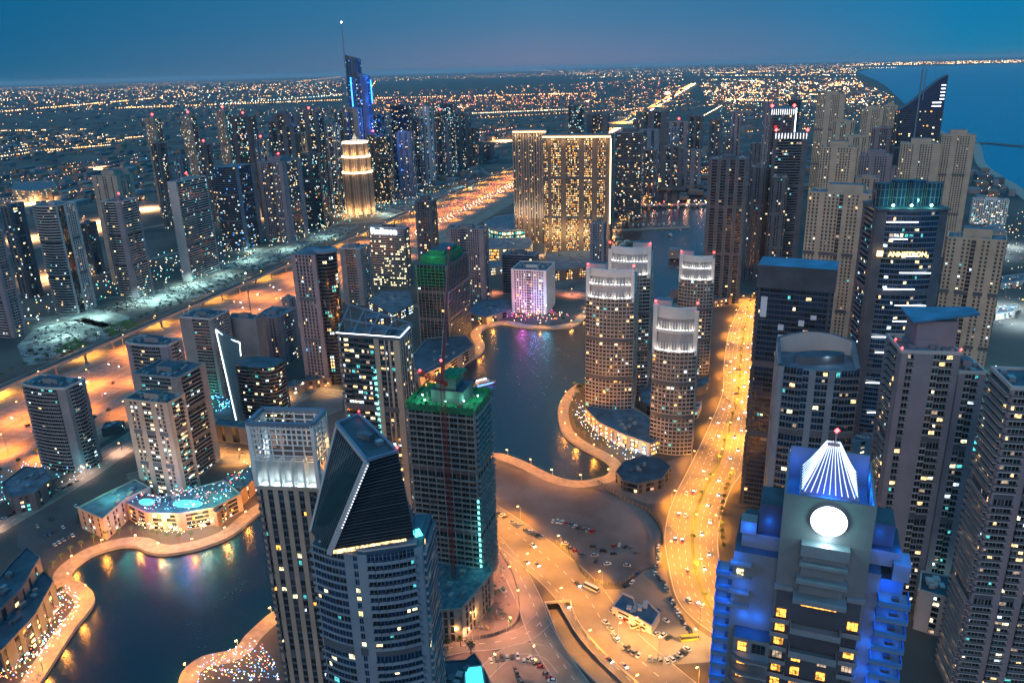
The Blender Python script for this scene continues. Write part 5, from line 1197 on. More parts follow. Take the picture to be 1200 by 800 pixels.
win(5.4, -.42, 191.4, 7.0, 1.9, LIT['orange'])
for k, z in enumerate(fl[1:]):
    for ci, (u, w_) in enumerate(cols_):
        if ci in (1, 2) and k < 3: continue
        mt = LIT['orange'] if rb.random() < (.75 if k > 1 else .6) else (LIT['dim'] if rb.random() < .5 else glass[1]); win(u + (.4 if ci == 3 else 0), -.42, z + .6, w_, 2.1, mt)
def balc(u0, u1, v0, v1, z, mt=lw, para=1.0):
    m_ = MB(); m_.prism(rect(u0, u1, v0, v1), z - .35, z, mt, None, True); m_.prism(rect(u0, u1, v0, v0 + .18), z, z + para, mt); m_.prism(rect(u0, u0 + .18, v0 + .18, v1), z, z + para, mt); m_.prism(rect(u1 - .18, u1, v0 + .18, v1), z, z + para, mt); m_.build('balcony', bt)
balc(3.7, 13.6, -3.6, -.4, 186.6); balc(3.9, 13.4, -3.2, -.4, 180.2, para=1.3)
for k, z in enumerate(fl):
    if 1 <= k: balc(-.3, 3.5, -1.3, -.4, z - .2, para=.7); balc(13.8, 17.5, -1.3, -.4, z - .5, para=.7)
    if k >= 5 and k % 2 == 1: balc(3.5, 13.7, -1.3, -.4, z - .3, para=.6)
# left wing: blocks, curved balconies, blue ends
b = MB(); b.prism(rect(-9.0, 0, 2.5, 17), 0, 200, gw, roofd); b.prism(rect(-7.8, 0, 5, 15), 200, 203.5, lw, roofd); b.prism(rect(-4.6, 0, 6.2, 14), 203.5, 210.5, dk, roofd)
b.prism(rect(-8.2, -4.9, 4.6, 8), 203.4, 206.4, lw); b.prism(rect(-7.6, 0, -1.5, 2.5), 0, 181, gw, roofd); b.build('left_wing', bt)
for k in range(4): b = MB(); b.prism(rect(-9.6, -5.2, 1.2, 2.5), 197.2 - 3.6 * k, 197.9 - 3.6 * k, lw, None, True); b.build('balcony', bt)
win(-8.2, 2.4, 194, 1.5, 1.8, LIT['yellow'])
for k in range(11):
    z = 177.5 - 3.55 * k; pts = []
    for i in range(9): a = math.pi * (1 + .5 * i / 8); pts.append((-4.3 + 3.9 * math.cos(a), -1.3 + 3.4 * math.sin(a)))
    pts += [(0, -4.7), (0, -1.3)]
    m_ = MB(); P_ = [B2_(*q_) for q_ in pts]; m_.prism(P_, z - .5, z, lw, None, True)
    for i in range(len(P_) - 2):
        p, q_ = P_[i], P_[i + 1]; m_.face([(*p, z), (*q_, z), (*q_, z + .9), (*p, z + .9)], lw); m_.face([(*q_, z), (*p, z), (*p, z + .9), (*q_, z + .9)], lw)
    m_.build('curved_balcony', bt)
    win(-6.6, -1.6, z + .3, 1.9, 2.3, LIT['orange'] if k in (0, 1, 2, 6) else glass[0]); win(-3.6, -1.6, z + .3, 2.8, 2.3, glass[0] if k != 4 else LIT['dim'])
wp_ = principled('paint tinted as blue light', (.05, .20, .52), .6, vary=.1, scale=.3)  # white paint coloured blue so it carries the blue lamp light
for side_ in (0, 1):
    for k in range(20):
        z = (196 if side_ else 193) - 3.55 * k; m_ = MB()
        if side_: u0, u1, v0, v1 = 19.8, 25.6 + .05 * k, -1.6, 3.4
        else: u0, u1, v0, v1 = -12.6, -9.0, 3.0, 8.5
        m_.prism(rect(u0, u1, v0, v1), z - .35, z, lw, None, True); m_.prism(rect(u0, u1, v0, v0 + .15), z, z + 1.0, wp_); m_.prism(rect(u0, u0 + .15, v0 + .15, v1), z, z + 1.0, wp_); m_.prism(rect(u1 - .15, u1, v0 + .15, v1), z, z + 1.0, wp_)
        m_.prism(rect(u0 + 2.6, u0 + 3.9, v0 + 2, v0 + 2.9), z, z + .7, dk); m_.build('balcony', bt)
        if k < 13 and side_: lamp(bt, (*B2_(21.2 + 1.5 * (k % 2), .6), z + 2.2), (.0, .17, 1), 252, 'POINT', .3)
        if k < 13 and not side_: lamp(bt, (*B2_(-10.8, 4.2), z + 2.2), (.0, .17, 1), 252, 'POINT', .3)
b = MB(); b.prism(rect(17.3, 20, 1.5, 17), 0, 201, gw, roofd); b.prism(rect(20, 24.5, 3.4, 16), 0, 199, principled('paint tinted as blue light', (.05, .20, .52), .6), roofd); b.prism(rect(17.3, 23.5, 5, 15), 201, 204.5, lw, roofd); b.prism(rect(17.3, 22, 7, 14), 204.5, 209.5, dk, roofd); b.prism(rect(22.2, 25.4, 3.2, 8), 199, 203, lw); b.build('right_wing', bt)  # wing block in the same blue that stands in for lamp light
for u, v, z in ((-6.5, 3.4, 205.2), (-2.5, 4.2, 205.4), (19.5, 4.2, 206), (24, 1.8, 204.5), (23.6, 6, 205.6), (-8.6, .6, 199), (-7, .4, 192), (-9.6, 1.4, 187), (-3, .8, 184), (-6, .9, 184), (18.6, -.5, 170), (18.6, -.5, 184), (18.6, -.5, 177), (18.6, -.5, 163)):
    lamp(bt, (*B2_(u, v), z), (.0, .17, 1), 252, 'POINT', .3)

# ---------------------------------------------------------------- low buildings
LB = lowb
lowb('restaurant', 'small cream L shaped building with dark roof among the parked cars', 'building', [(718, 709), (730, 694), (742, 699), (744, 706), (752, 709), (758, 703), (773, 717), (764, 732)], 6, 'light', 'wgwgw', .1, roofc=principled('blue dark deck', (.06, .10, .15), .8, vary=.2, scale=.2), fh=3.2)
lowb('podium_building', 'teal lit retail building beside the street, lower left', 'building', [(91, 594), (118, 580), (158, 561), (175, 570), (147, 583), (120, 607)], 17, 'tan', 'wpwpwpw', .2, COOL + [('yellow', 5)])
lowb('podium_building', 'dark low block with blue street lights at the left edge, below the bowed tower', 'building', [(2, 566), (28, 546), (52, 548), (60, 560), (40, 577), (14, 582)], 14, 'slate', 'wpwpw', .2, COOL)
lowb('podium_building', 'curved pool terrace podium facing the lower basin', 'building', [(147, 588), (165, 574), (188, 582), (232, 570), (262, 562), (282, 578), (250, 594), (210, 601), (172, 600)], 14, 'tan', 'wggwggw', .22, [('yellow', 5), ('orange', 4), ('cool', 3)], roofc=principled('pool terrace', (.10, .12, .13), .7, vary=.3, scale=.2))
lowb('podium_building', 'long low retail wing right of the pool terrace', 'building', [(228, 588), (262, 560), (296, 545), (302, 556), (285, 572), (254, 600)], 12, 'brown', 'wpwpwpw', .4, COOL + [('warm', 4)])
lowb('parking_deck', 'long parking structure with tall openings above the wide orange street', 'building', [(250, 497), (300, 502), (330, 506), (330, 498), (256, 490)], 16, 'tan', 'wgwgwgw', .05, fh=14)
pa = lowb('podium_building', 'curved restaurant podium round the foot of the nearest cream tower', 'building', [(686, 478), (702, 494), (730, 508), (762, 519), (778, 512), (770, 494), (745, 478), (705, 468)], 12, 'tan', 'gwgwgwgw', .75, [('orange', 4), ('yellow', 5), ('cool', 3)], roofc=roofm)
lowb('podium_building', 'grey podium roof between the two nearer cream towers', 'building', [(752, 470), (772, 480), (776, 455), (758, 440), (748, 448)], 10, 'slate', 'wgw', .2)
lowb('pavilion', 'dark round roofed pavilion at the end of the basin promenade', 'building', [(722, 552), (732, 540), (752, 533), (774, 536), (786, 546), (776, 560), (748, 566), (730, 562)], 9, 'slate', 'gwgwg', .15, roofc=roofd)
lowb('office_block', 'low office building with a row of amber windows by the gold lit hotel', 'building', [(568, 282), (572, 279), (620, 278), (624, 284), (620, 291), (572, 291)], 22, 'tan', 'ggwggwgg', .85, [('yellow', 3), ('orange', 2)], fh=5)
lowb('hall', 'oval roofed hall with a glowing white roof ring behind the gold lit hotel', 'hall', [(568, 260), (580, 254), (600, 251), (620, 254), (624, 262), (615, 269), (590, 271), (574, 268)], 24, 'light', 'gggg', .6, [('teal', 3), ('yellow', 2)], fh=8)
lowb('hotel_podium', 'rose lit podium in front of the gold lit hotel', 'building', [(640, 318), (640, 296), (692, 290), (694, 312)], 16, 'brown', 'wpwpwpw', .7, GO)
lowb('podium_building', 'white lit retail terrace between office tower and netted tower', 'building', [(432, 352), (446, 340), (480, 340), (484, 356), (460, 368)], 12, 'slate', 'gwgwg', .6, [('cool', 3), ('yellow', 4)])
lowb('podium_building', 'dark waterfront podium under the grey gridded tower', 'building', [(545, 366), (560, 352), (596, 350), (600, 362), (570, 372)], 9, 'slate', 'wgwgw', .3, COOL)
lowb('podium_building', 'dark podium beneath the stepped netted tower', 'building', [(480, 420), (500, 396), (545, 392), (556, 404), (520, 428), (492, 440)], 14, 'concrete', 'wgwgw', .03, roofc=roofd)
lowb('service_block', 'low white walled block between the blue lit tower and the right edge tower', 'building', [(1078, 690), (1080, 668), (1122, 676), (1120, 702)], 26, 'light', 'wwgww', .3, COOL, roofc=roofd)
lowb('podium_building', 'bright podium at the foot of the leaning beach residence', 'building', [(1150, 500), (1155, 472), (1180, 468), (1186, 500)], 14, 'light', 'gwgw', .5, COOL)
lowb('villa', 'large flood lit orange compound far beyond the towers at the left edge', 'building', [(14, 222), (16, 214), (62, 212), (66, 218), (40, 224)], 26, 'beige', 'wpwpwpw', .5, [('orange', 5), ('yellow', 3)], fh=6)
lowb('waterfront_block', 'stepped terrace houses at the lower left corner, front row', 'building', [(-20, 740), (20, 700), (52, 668), (62, 680), (40, 720), (0, 762)], 18, 'slate', 'bwbwbw', .1, roofc=roofd)
lowb('waterfront_block', 'stepped terrace houses at the lower left corner, upper row', 'building', [(-20, 700), (12, 660), (32, 640), (46, 652), (24, 690), (-10, 722)], 26, 'slate', 'bwbwbw', .15, roofc=roofd)
lowb('club_building', 'small dark building with a lit rectangular pool deck at the bottom centre', 'building', [(500, 775), (545, 772), (556, 764), (572, 792), (575, 812), (505, 815)], 9, 'slate', 'gwgw', .3, roofc=roofd)
for px_, z, col, pw in [((205, 585), 26, (.05, .4, 1), 5200), ((180, 590), 22, (.1, .7, 1), 2600), ((230, 583), 22, (.1, .9, 1), 2600), ((215, 606), 14, (1, .2, .3), 2200), ((160, 590), 20, (.9, .1, .6), 1800), ((255, 570), 22, (.2, 1, .7), 2200), ((130, 572), 24, (.2, 1, .85), 2600), ((190, 612), 9, (1, .8, .3), 3000), ((235, 608), 9, (1, .8, .3), 3000)]:
    p = at(*px_, z); glow(bpy.data.objects['podium_building.002'], p[0], p[1], z + 2, col, pw * 2.2, .6)
def pool(label, pts, z, col=(.08, .75, .85)):
    P = [at(*p, z) for p in pts]; b = MB(); b.face([(*p, z) for p in P], emitter('lit pool water', col, .8)); r_ = outset(P, .8) if sum(P[i][0] * P[(i + 1) % len(P)][1] - P[(i + 1) % len(P)][0] * P[i][1] for i in range(len(P))) > 0 else outset(P[::-1], .8)[::-1]
    for i in range(len(P)): j = (i + 1) % len(P); b.face([(*P[i], z + .12), (*P[j], z + .12), (*r_[j], z + .12), (*r_[i], z + .12)], kerb_m)
    b.build('swimming_pool', None, label=label, category='swimming pool')
def ell(cx, cy_, a_, b_, n=18): return [(cx + a_ * math.cos(2 * math.pi * i / n), cy_ + b_ * math.sin(2 * math.pi * i / n)) for i in range(n)]
pool('large glowing turquoise pool on the terrace above the lower basin', ell(220, 590, 17, 4.5), 13.8); pool('pale oval pool at the foot of the two level tower', ell(172, 588, 9, 4), 13.9)
pool('dark square pool ringed with lamps at the bottom centre', [(545, 782), (564, 780), (567, 800), (546, 803)], 9.2, (.02, .2, .2)); pool('turquoise pool glowing beside the mauve balcony tower', [(1141, 512), (1158, 510), (1154, 530), (1139, 531)], 14.5)
BG = 'low buildings between the towers'
for lb, x, y, w_, d_, hh, wc, lt in [('narrow dark roofed service block between cream tower and marina road', 822, 452, 12, 12, 9, 'slate', .3), ('pale service block with a lit yard beside the marina road', 812, 482, 12, 12, 8, 'light', .4),
    ('curved low office with a lit shop front behind the pyramid crown', 1012, 515, 26, 9, 24, 'mauve', .5), ('dark low block behind the crane of the netted tower', 444, 424, 36, 16, 12, 'slate', .15),
    ('brown low block beside the vacant plot street', 372, 444, 30, 9, 10, 'brown', .3), ('grey low block with amber windows right of the sail building', 345, 452, 22, 8, 9, 'grey', .5),
    ('low shed row under the bowed balcony tower by the highway', 130, 500, 22, 8, 8, 'slate', .3), ('flat roofed hall beside the dark car park', 118, 600, 26, 9, 8, 'grey', .2),
    ('long low shops with cool lights before the office tower with the script sign', 446, 372, 40, 9, 9, 'slate', .6), ('amber windowed block beside the oval roofed hall', 590, 312, 40, 10, 12, 'tan', .7),
    ('dark plant building against the service road below the highway', 300, 412, 26, 8, 10, 'slate', .2), ('low pale annex beneath the plain walled tower', 236, 500, 26, 10, 9, 'light', .3),
    ('low dim block on the lot below the dark ribbed tower', 846, 350, 22, 8, 10, 'brown', .4), ('pale beach club roof at the right edge', 1186, 330, 26, 10, 8, 'light', .5), ('second pale beach roof lower at the right edge', 1178, 366, 22, 10, 8, 'light', .5)]:
    lowb('low_building', lb, 'building', [(x - w_ / 2, y + 2), (x + w_ / 2, y - 2), (x + w_ / 2 + 4, y - d_), (x - w_ / 2 + 4, y - d_ + 3)], hh, wc, 'wgwgwgw', lt, WARM + COOL, group=BG)
# small garden lamps in clusters: too many to count
def lights_cloud(name, label, cat, region, n, zr_, cols, rad=.32, seed=1, zb=0):
    rr = random.Random(seed); b = MB(); k = 0; P = [at(*p, zb) for p in region]; xs_ = [p[0] for p in P]; ys_ = [p[1] for p in P]
    while k < n:
        x, y = rr.uniform(min(xs_), max(xs_)), rr.uniform(min(ys_), max(ys_)); ins = False
        for i in range(len(P)):
            (x1, y1), (x2, y2) = P[i], P[i - 1]
            if (y1 > y) != (y2 > y) and x < (x2 - x1) * (y - y1) / (y2 - y1) + x1: ins = not ins
        if ins: b.dot((x, y, rr.uniform(*zr_)), .85 * rad * rr.uniform(.6, 1.3), rr.choice(cols)); k += 1
    return b.build(name, None, label=label, category=cat, kind='stuff')
E_y = emitter('yellow garden lamp', (1, .8, .25), 5); E_w2 = emitter('white garden lamp', (1, .97, .9), 5); E_b2 = emitter('blue garden lamp', (.1, .35, 1), 6); E_r2 = emitter('red garden lamp', (1, .12, .08), 6); E_t2 = emitter('teal garden lamp', (.15, 1, .85), 4); E_o2 = emitter('amber lamp', (1, .42, .08), 7)
lights_cloud('garden_lights', 'yellow lamps in the planting along the pool terrace', 'garden lights', [(160, 619), (176, 624), (212, 628), (248, 620), (266, 611), (262, 602), (240, 610), (205, 617), (170, 613)], 230, (1.5, 6), [E_y, E_y, E_w2, E_t2], .35, 2)
lights_cloud('festival_lights', 'carpet of coloured lamps on the quay at the lower left corner', 'festival lights', [(0, 800), (0, 765), (30, 735), (52, 705), (80, 690), (98, 700), (92, 722), (60, 762), (30, 800)], 420, (1, 5), [E_r2, E_w2, E_y, E_b2, E_o2, E_t2, E_w2, E_r2], .38, 3)
lights_cloud('festival_lights', 'coloured lamps on the round quay at the bottom edge', 'festival lights', [(222, 800), (240, 778), (275, 766), (300, 752), (318, 770), (330, 800)], 240, (1, 5), [E_r2, E_o2, E_y, E_b2, E_b2, E_w2], .32, 4)
lights_cloud('cafe_lights', 'white and amber cafe lamps on the promenade below the nearest cream tower', 'cafe lights', [(668, 470), (676, 500), (700, 520), (740, 545), (766, 540), (740, 520), (700, 500), (690, 470)], 150, (1, 5), [E_w2, E_o2, E_w2, E_y, E_b2], .4, 5)
lights_cloud('cafe_lights', 'pink and white lamps at the foot of the small pale hotel', 'cafe lights', [(590, 372), (600, 366), (650, 366), (672, 372), (640, 379), (600, 377)], 80, (1, 5), [E_w2, E_r2, E_o2, E_pink, E_y], .55, 6)
lights_cloud('street_lights_mass', 'bright specks on the streets beneath the towers beyond the highway', 'street lights', [(20, 400), (60, 372), (200, 335), (330, 290), (520, 225), (500, 215), (330, 262), (190, 300), (20, 360)], 620, (3, 9), [E_w2, E_t2, E_w2, E_y, E_o2], .7, 7)
lights_cloud('terrace_lights', 'blue and teal party lights scattered over the curved pool terrace', 'terrace lights', [(155, 588), (168, 576), (232, 572), (262, 565), (278, 580), (250, 592), (210, 599), (174, 598)], 150, (14.5, 16), [E_b2, E_t2, E_b2, E_w2, E_r2], .4, 31, 14)
lights_cloud('street_front_lights', 'blue and teal shop lights along the dark street at the left edge', 'shop lights', [(0, 560), (60, 530), (120, 548), (60, 580), (0, 600)], 110, (1, 5), [E_b2, E_t2, E_w2, E_b2], .42, 32)
lights_cloud('street_front_lights', 'green and blue lights on the forecourt of the plain walled tower', 'shop lights', [(225, 476), (262, 462), (272, 478), (240, 492)], 90, (1, 4), [E_b2, E_t2, E_b2], .5, 33)
lights_cloud('terrace_lights', 'mixed lamps over the retail wing roof right of the pool terrace', 'terrace lights', [(262, 576), (292, 556), (302, 566), (276, 590)], 90, (2, 14), [E_t2, E_w2, E_r2, E_y], .4, 34)
for px_, col, pw, z in [((625, 374), (.2, .35, 1), 12000, 20), ((612, 373), (.9, .12, .8), 9000, 16), ((640, 374), (.1, .7, 1), 8000, 18), ((240, 473), (.1, 1, .6), 5000, 8), ((262, 480), (.1, .4, 1), 3000, 6), ((50, 575), (.05, .35, 1), 3000, 8), ((100, 558), (.2, .8, .9), 2500, 8),
                        ((1150, 470), (.2, 1, .75), 12000, 10), ((1165, 440), (.2, 1, .75), 8000, 10), ((1105, 705), (.6, 1, .85), 900, 10), ((445, 345), (.5, 1, .75), 2500, 9), ((720, 525), (.9, .9, .8), 1800, 5), ((745, 535), (.4, .9, 1), 1800, 5), ((700, 505), (1, .6, .3), 2200, 7), ((1150, 520), (.3, 1, .95), 2500, 14)]:
    p = G(*px_); nm = MB(); nm.bar((*p, 0), (*p, z - .5), .25, metal); nm.dot((*p, z), .6, E_w2)
    o = nm.build('flood_lamp', None, label='coloured flood lamp on a short pole near %s' % {625: 'the pale hotel entrance', 612: 'the pale hotel left corner', 640: 'the pale hotel right corner', 240: 'the plain walled tower', 262: 'the sail building forecourt', 50: 'the bowed tower podium', 100: 'the bowed tower entrance', 1150: 'the leaning beach residence' if px_[1] < 500 else 'the turquoise right hand pool', 1165: 'the bright beach street', 1105: 'the white walled service block', 445: 'the white retail terrace', 720: 'the basin cafes', 745: 'the basin cafe canopy', 700: 'the restaurant podium'}[px_[0]], category='flood lamp')
    lamp(o, (*p, z + 1), col, pw, 'POINT', .6)
# ---------------------------------------------------------------- street lamps
def lamp_mesh(h_, arm, em):
    b = MB(); b.cyl((0, 0, 0), .16, h_, metal, 6, .09); b.bar((0, 0, h_), (arm, 0, h_ + .4), .14, metal); P = b.data('lamp_post')
    b = MB(); b.box((arm, 0, h_ + .15), (1.3, .5, .22), em); return P, b.data('lamp_head')
LM = {}
NL = 0
def street_lamp(x, y, a, label, group, h_=11, arm=2, em=E_orange, col=(1, .33, .035), power=2600, light=True, pt=False, tilt=0):
    global NL
    k = (h_, arm, em.name)
    if k not in LM: LM[k] = lamp_mesh(h_, arm, em)
    o = bpy.data.objects.new('street_lamp', LM[k][0]); COL.objects.link(o); o.location = (x, y, 0); o.rotation_euler.z = a
    o['label'] = label; o['category'] = 'street lamp'; o['group'] = group
    c = bpy.data.objects.new('lamp_head', LM[k][1]); COL.objects.link(c); c.parent = o
    if light:
        kk = ('L', h_, arm, col, power, pt)
        if kk not in LM:
            l = bpy.data.lights.new('lamp_light', 'POINT' if pt else 'SPOT'); l.color = col; l.energy = power * (15 if pt else 20)
            if not pt: l.spot_size = R(158); l.spot_blend = .9
            LM[kk] = l; l.shadow_soft_size = .5
        d = bpy.data.objects.new('lamp_light', LM[kk]); COL.objects.link(d); d.parent = o; d.location = (arm, 0, h_ - .3); d.rotation_euler.y = -R(tilt); NL += 1
def row(line, step, side, desc, group, start=5, **kw):
    for i, (x, y, a) in enumerate(walk(line, step, start)):
        street_lamp(x, y, a + side * math.pi / 2, '%s lamp from the near end %s' % (nth(i), desc), group, **kw)
ORG = dict(h_=18, arm=2.5, power=8200, col=(1, .27, .03))
hl2 = sub(350, 2500); hl3 = sub(2500, 4300); hl4 = sub(4300, 14000)
row(hl2, 85, 1, 'along the left side of the highway reserve', 'highway lamps', **ORG)
row(offset_line(hl2, -48), 85, 1, 'along the right edge of the highway', 'highway lamps', start=30, tilt=24, **ORG)
row(offset_line(hl2, 52), 120, -1, 'along the left edge of the highway', 'highway lamps', start=40, tilt=24, **ORG)
row(offset_line(sub(350, 1500), -88), 95, 1, 'along the outer service road', 'highway lamps', start=30, h_=12, arm=2, power=4200, col=(1, .27, .03))
row(offset_line(hl2, 82), 120, -1, 'on the lawn beyond the highway', 'verge lamps', start=10, h_=12, arm=2, power=8000, col=(1, .45, .06))
row(hl3, 150, 1, 'on the distant stretch of the highway', 'distant highway lamps', h_=24, arm=3, power=60000, em=E_orange)
row(hl4, 900, 1, 'on the highway stretch nearing the horizon', 'horizon highway lamps', h_=30, arm=3, power=700000, em=E_orange)
YEL = dict(h_=12, arm=2, power=7500, col=(1, .36, .03))
row(lerp_line(.5), 52, 1, 'on the planted median of the curving marina road', 'marina road lamps', start=12, **YEL)
row(lerp_line(.02), 66, 1, tilt=26, desc='on the water side of the curving marina road', group='marina road lamps', start=30, **YEL)
row(lerp_line(.98), 70, -1, tilt=26, desc='on the tower side of the curving marina road', group='marina road lamps', start=20, **YEL)
row(offset_line(loC, -12), 40, 1, 'beside the sand lot along the boulevard', 'boulevard lamps', start=30, tilt=24, h_=11, arm=2, power=4200, col=(1, .36, .035))
row(offset_line(loC, 20), 46, -1, 'on the inner kerb of the boulevard', 'boulevard lamps', start=60, tilt=24, h_=11, arm=2, power=4200, col=(1, .36, .035))
PR = dict(pt=True, h_=6.5, arm=.8, power=900, col=(1, .34, .04), em=E_orange)
row(offset_line(UW, 3)[:125], 22, 0, 'on the far promenade of the lower basin', 'promenade lamps', start=6, **PR)
row(offset_line(UW, 3)[130:], 40, 0, 'on the far bank towards the marina head', 'promenade lamps', start=6, h_=6, arm=.8, power=1500, col=(1, .42, .1))
row(offset_line(LW, 3)[24:95], 24, 0, 'on the promenade round the cream towers', 'promenade lamps', start=4, **PR)
row(offset_line(LW, 3)[95:], 30, 0, 'on the near quay of the lower basin', 'promenade lamps', start=6, **PR)
for nm, pts, col, pw, st in [('on the wide street under the parking structure', [(215, 520), (240, 535), (300, 540)], (1, .45, .1), 4200, 22), ('on the left edge street', [(-20, 628), (10, 612), (55, 586), (110, 552), (160, 520)], (1, .6, .4), 900, 42),
                             ('around the vacant plot street', [(325, 470), (360, 458), (400, 462)], (1, .5, .15), 2600, 26), ('on the street behind the small pale hotel', [(540, 350), (600, 342), (690, 348)], (1, .3, .12), 4200, 40),
                             ('on the street below the gold lit hotel', [(566, 300), (600, 297), (650, 300), (690, 292)], (1, .55, .3), 6000, 55), ('round the car parking loop', [(716, 742), (745, 757), (790, 766), (822, 752)], (1, .5, .15), 2600, 24),
                             ('by the car park at the bottom edge', [(575, 790), (605, 772), (640, 780)], (1, .45, .2), 1500, 22), ('along the construction yard fence', [(575, 650), (600, 690), (600, 735), (540, 752)], (1, .35, .15), 1400, 24)]:
    row(smooth([G(*p) for p in pts], 5), st, 1, nm, 'street lamps in the side streets', h_=9, arm=1.6, power=pw, col=col)
k = 0
for px_ in [(70, 395), (110, 375), (170, 355), (215, 335), (262, 322), (290, 305), (335, 292), (380, 278), (60, 380), (104, 372), (164, 354), (228, 334), (296, 294), (196, 348), (450, 252), (500, 236), (545, 220)]:   # tall white masts over the plazas, some added to brighten the tower facades
    p = G(*px_); street_lamp(p[0], p[1], 0, '%s of the white plaza floodlight masts and added facade lights beyond the highway' % nth(k), 'plaza floodlight masts', h_=22, arm=2, em=E_white, col=(.6, 1, .9), power=3400); k += 1
for i, px_ in enumerate([(110, 200), (40, 238), (30, 280), (58, 325), (120, 260), (100, 270), (170, 245), (230, 245), (240, 258), (292, 255), (500, 150), (560, 172), (590, 165), (690, 120), (650, 110), (540, 125), (860, 118), (930, 112), (980, 100), (900, 96), (780, 110), (1000, 120), (760, 215), (790, 205), (1160, 300), (1185, 290), (1175, 360), (1190, 380)]):  # added strong lamps, each standing in for many, so the far ground glows
    p = G(*px_); d = math.hypot(*p); street_lamp(p[0], p[1], 0, '%s added high mast lamp counting outwards, lighting the ground of the distant districts' % nth(i), 'added high mast lamps over the distant districts', h_=30, arm=3, em=E_orange, col=(1, .52, .2) if i < 24 else (.7, .95, 1), power=min(60000 * (d / 1500) ** 1.8, 3000000) if i < 24 else 6000)
print('lamps', NL)

# ---------------------------------------------------------------- cars
def car_meshes(body_mt, kind='saloon'):
    L_, W_, H_ = {'saloon': (4.5, 1.8, .75), 'suv': (4.8, 1.95, .95), 'van': (5.4, 2.0, 1.1), 'bus': (10.5, 2.5, 1.3)}[kind]; hc = {'saloon': 1.42, 'suv': 1.8, 'van': 2.2, 'bus': 3.1}[kind]
    b = MB(); w2 = W_ / 2; z0, z1 = .28, H_ + .05
    S_ = [(-L_ / 2, .45), (-L_ / 2 + .1, z0), (L_ / 2 - .12, z0), (L_ / 2, .5), (L_ / 2 - .08, z1 - .12), (L_ / 2 - 1.0, z1), (-L_ / 2 + .5, z1 + .02), (-L_ / 2 + .05, z1 - .05)]
    n = len(S_)
    for s_ in (-1, 1): pts = [(x, s_ * w2, z) for x, z in S_]; b.face(pts if s_ < 0 else pts[::-1], body_mt)
    for i in range(n): (x0, za), (x1, zb) = S_[i], S_[(i + 1) % n]; b.face([(x0, w2, za), (x0, -w2, za), (x1, -w2, zb), (x1, w2, zb)], body_mt)
    xr0, xr1 = (-L_ / 2 + .9, L_ / 2 - 2.0) if kind != 'bus' else (-L_ / 2 + .15, L_ / 2 - .35)
    b.prism([(xr0, -w2 + .22), (xr1, -w2 + .22), (xr1, w2 - .22), (xr0, w2 - .22)], hc - .04, hc + .02, body_mt)
    ty = principled('tyre rubber', (.02, .02, .02), .9)
    for sx in (-1, 1):
        for sy in (-1, 1):
            q = MB(); c = (sx * L_ * .31, sy * (w2 - .02), .33)
            pts = [(c[0] + .33 * math.cos(2 * math.pi * i / 8), c[1], c[2] + .33 * math.sin(2 * math.pi * i / 8)) for i in range(8)]; p2 = [(x, y - sy * .2, z) for x, y, z in pts]
            b.face(pts, ty); b.face(p2, ty)
            for i in range(8): j = (i + 1) % 8; b.face([pts[i], pts[j], p2[j], p2[i]], ty)
    B = b.data('car_body'); b = MB(); x0, x1 = -L_ / 2 + .35, L_ / 2 - 1.15
    if kind == 'bus': x0, x1 = -L_ / 2 + .08, L_ / 2 - .1
    lo = [(x0, -w2 + .06), (x1, -w2 + .06), (x1, w2 - .06), (x0, w2 - .06)]; hi = [(xr0, -w2 + .24), (xr1, -w2 + .24), (xr1, w2 - .24), (xr0, w2 - .24)]
    for i in range(4): j = (i + 1) % 4; b.face([(*lo[i], z1), (*lo[j], z1), (*hi[j], hc - .04), (*hi[i], hc - .04)], glass[0])
    C_ = b.data('cabin_glass'); return B, C_, L_, w2, z1
PAINT = {n: principled(n + ' car paint', c, .3, .2, spec=.7) for n, c in [('white', (.72, .72, .70)), ('silver', (.40, .41, .42)), ('black', (.02, .02, .022)), ('grey', (.14, .15, .16)), ('red', (.35, .03, .02)), ('blue', (.03, .07, .22)), ('beige', (.42, .35, .26)), ('yellow', (.62, .40, .03))]}
CM = {}; HLm = None; NC = 0
hb_ = MB(); hb_.box((0, 0, -.12), (.14, .42, .24), emitter('headlight', (1, .93, .82), 30)); HLm = hb_.data('headlight')
tb_ = MB(); tb_.box((0, 0, -.1), (.1, .4, .2), emitter('tail light', (1, .04, .02), 16)); TLm = tb_.data('tail_light')
cr_ = random.Random(11)
def car(x, y, a, place, group, col=None, kind=None, lights=False, z=0):
    global NC
    col = col or cr_.choices(['white', 'silver', 'black', 'grey', 'red', 'blue', 'beige'], [8, 4, 4, 4, 1.2, 1, 1])[0]; kind = kind or cr_.choices(['saloon', 'suv', 'van'], [6, 4, .5])[0]
    if (col, kind) not in CM: CM[(col, kind)] = car_meshes(PAINT[col], kind)
    B, C_, L_, w2, z1 = CM[(col, kind)]; nm = {'saloon': 'car', 'suv': 'car', 'van': 'van', 'bus': 'bus'}[kind]
    o = bpy.data.objects.new(nm, B); COL.objects.link(o); o.location = (x, y, z + .03); o.rotation_euler.z = a
    o['label'] = '%s %s, %s' % (col, {'saloon': 'saloon', 'suv': 'tall car', 'van': 'van', 'bus': 'bus'}[kind], place); o['category'] = nm; o['group'] = group; NC += 1
    c = bpy.data.objects.new('cabin_glass', C_); COL.objects.link(c); c.parent = o
    if lights:
        for s_ in (-1, 1):
            h_ = bpy.data.objects.new('headlight', HLm); COL.objects.link(h_); h_.parent = o; h_.location = (L_ / 2 + .03, s_ * (w2 - .35), .68)
            t_ = bpy.data.objects.new('tail_light', TLm); COL.objects.link(t_); t_.parent = o; t_.location = (-L_ / 2 - .03, s_ * (w2 - .35), .72)
    return o
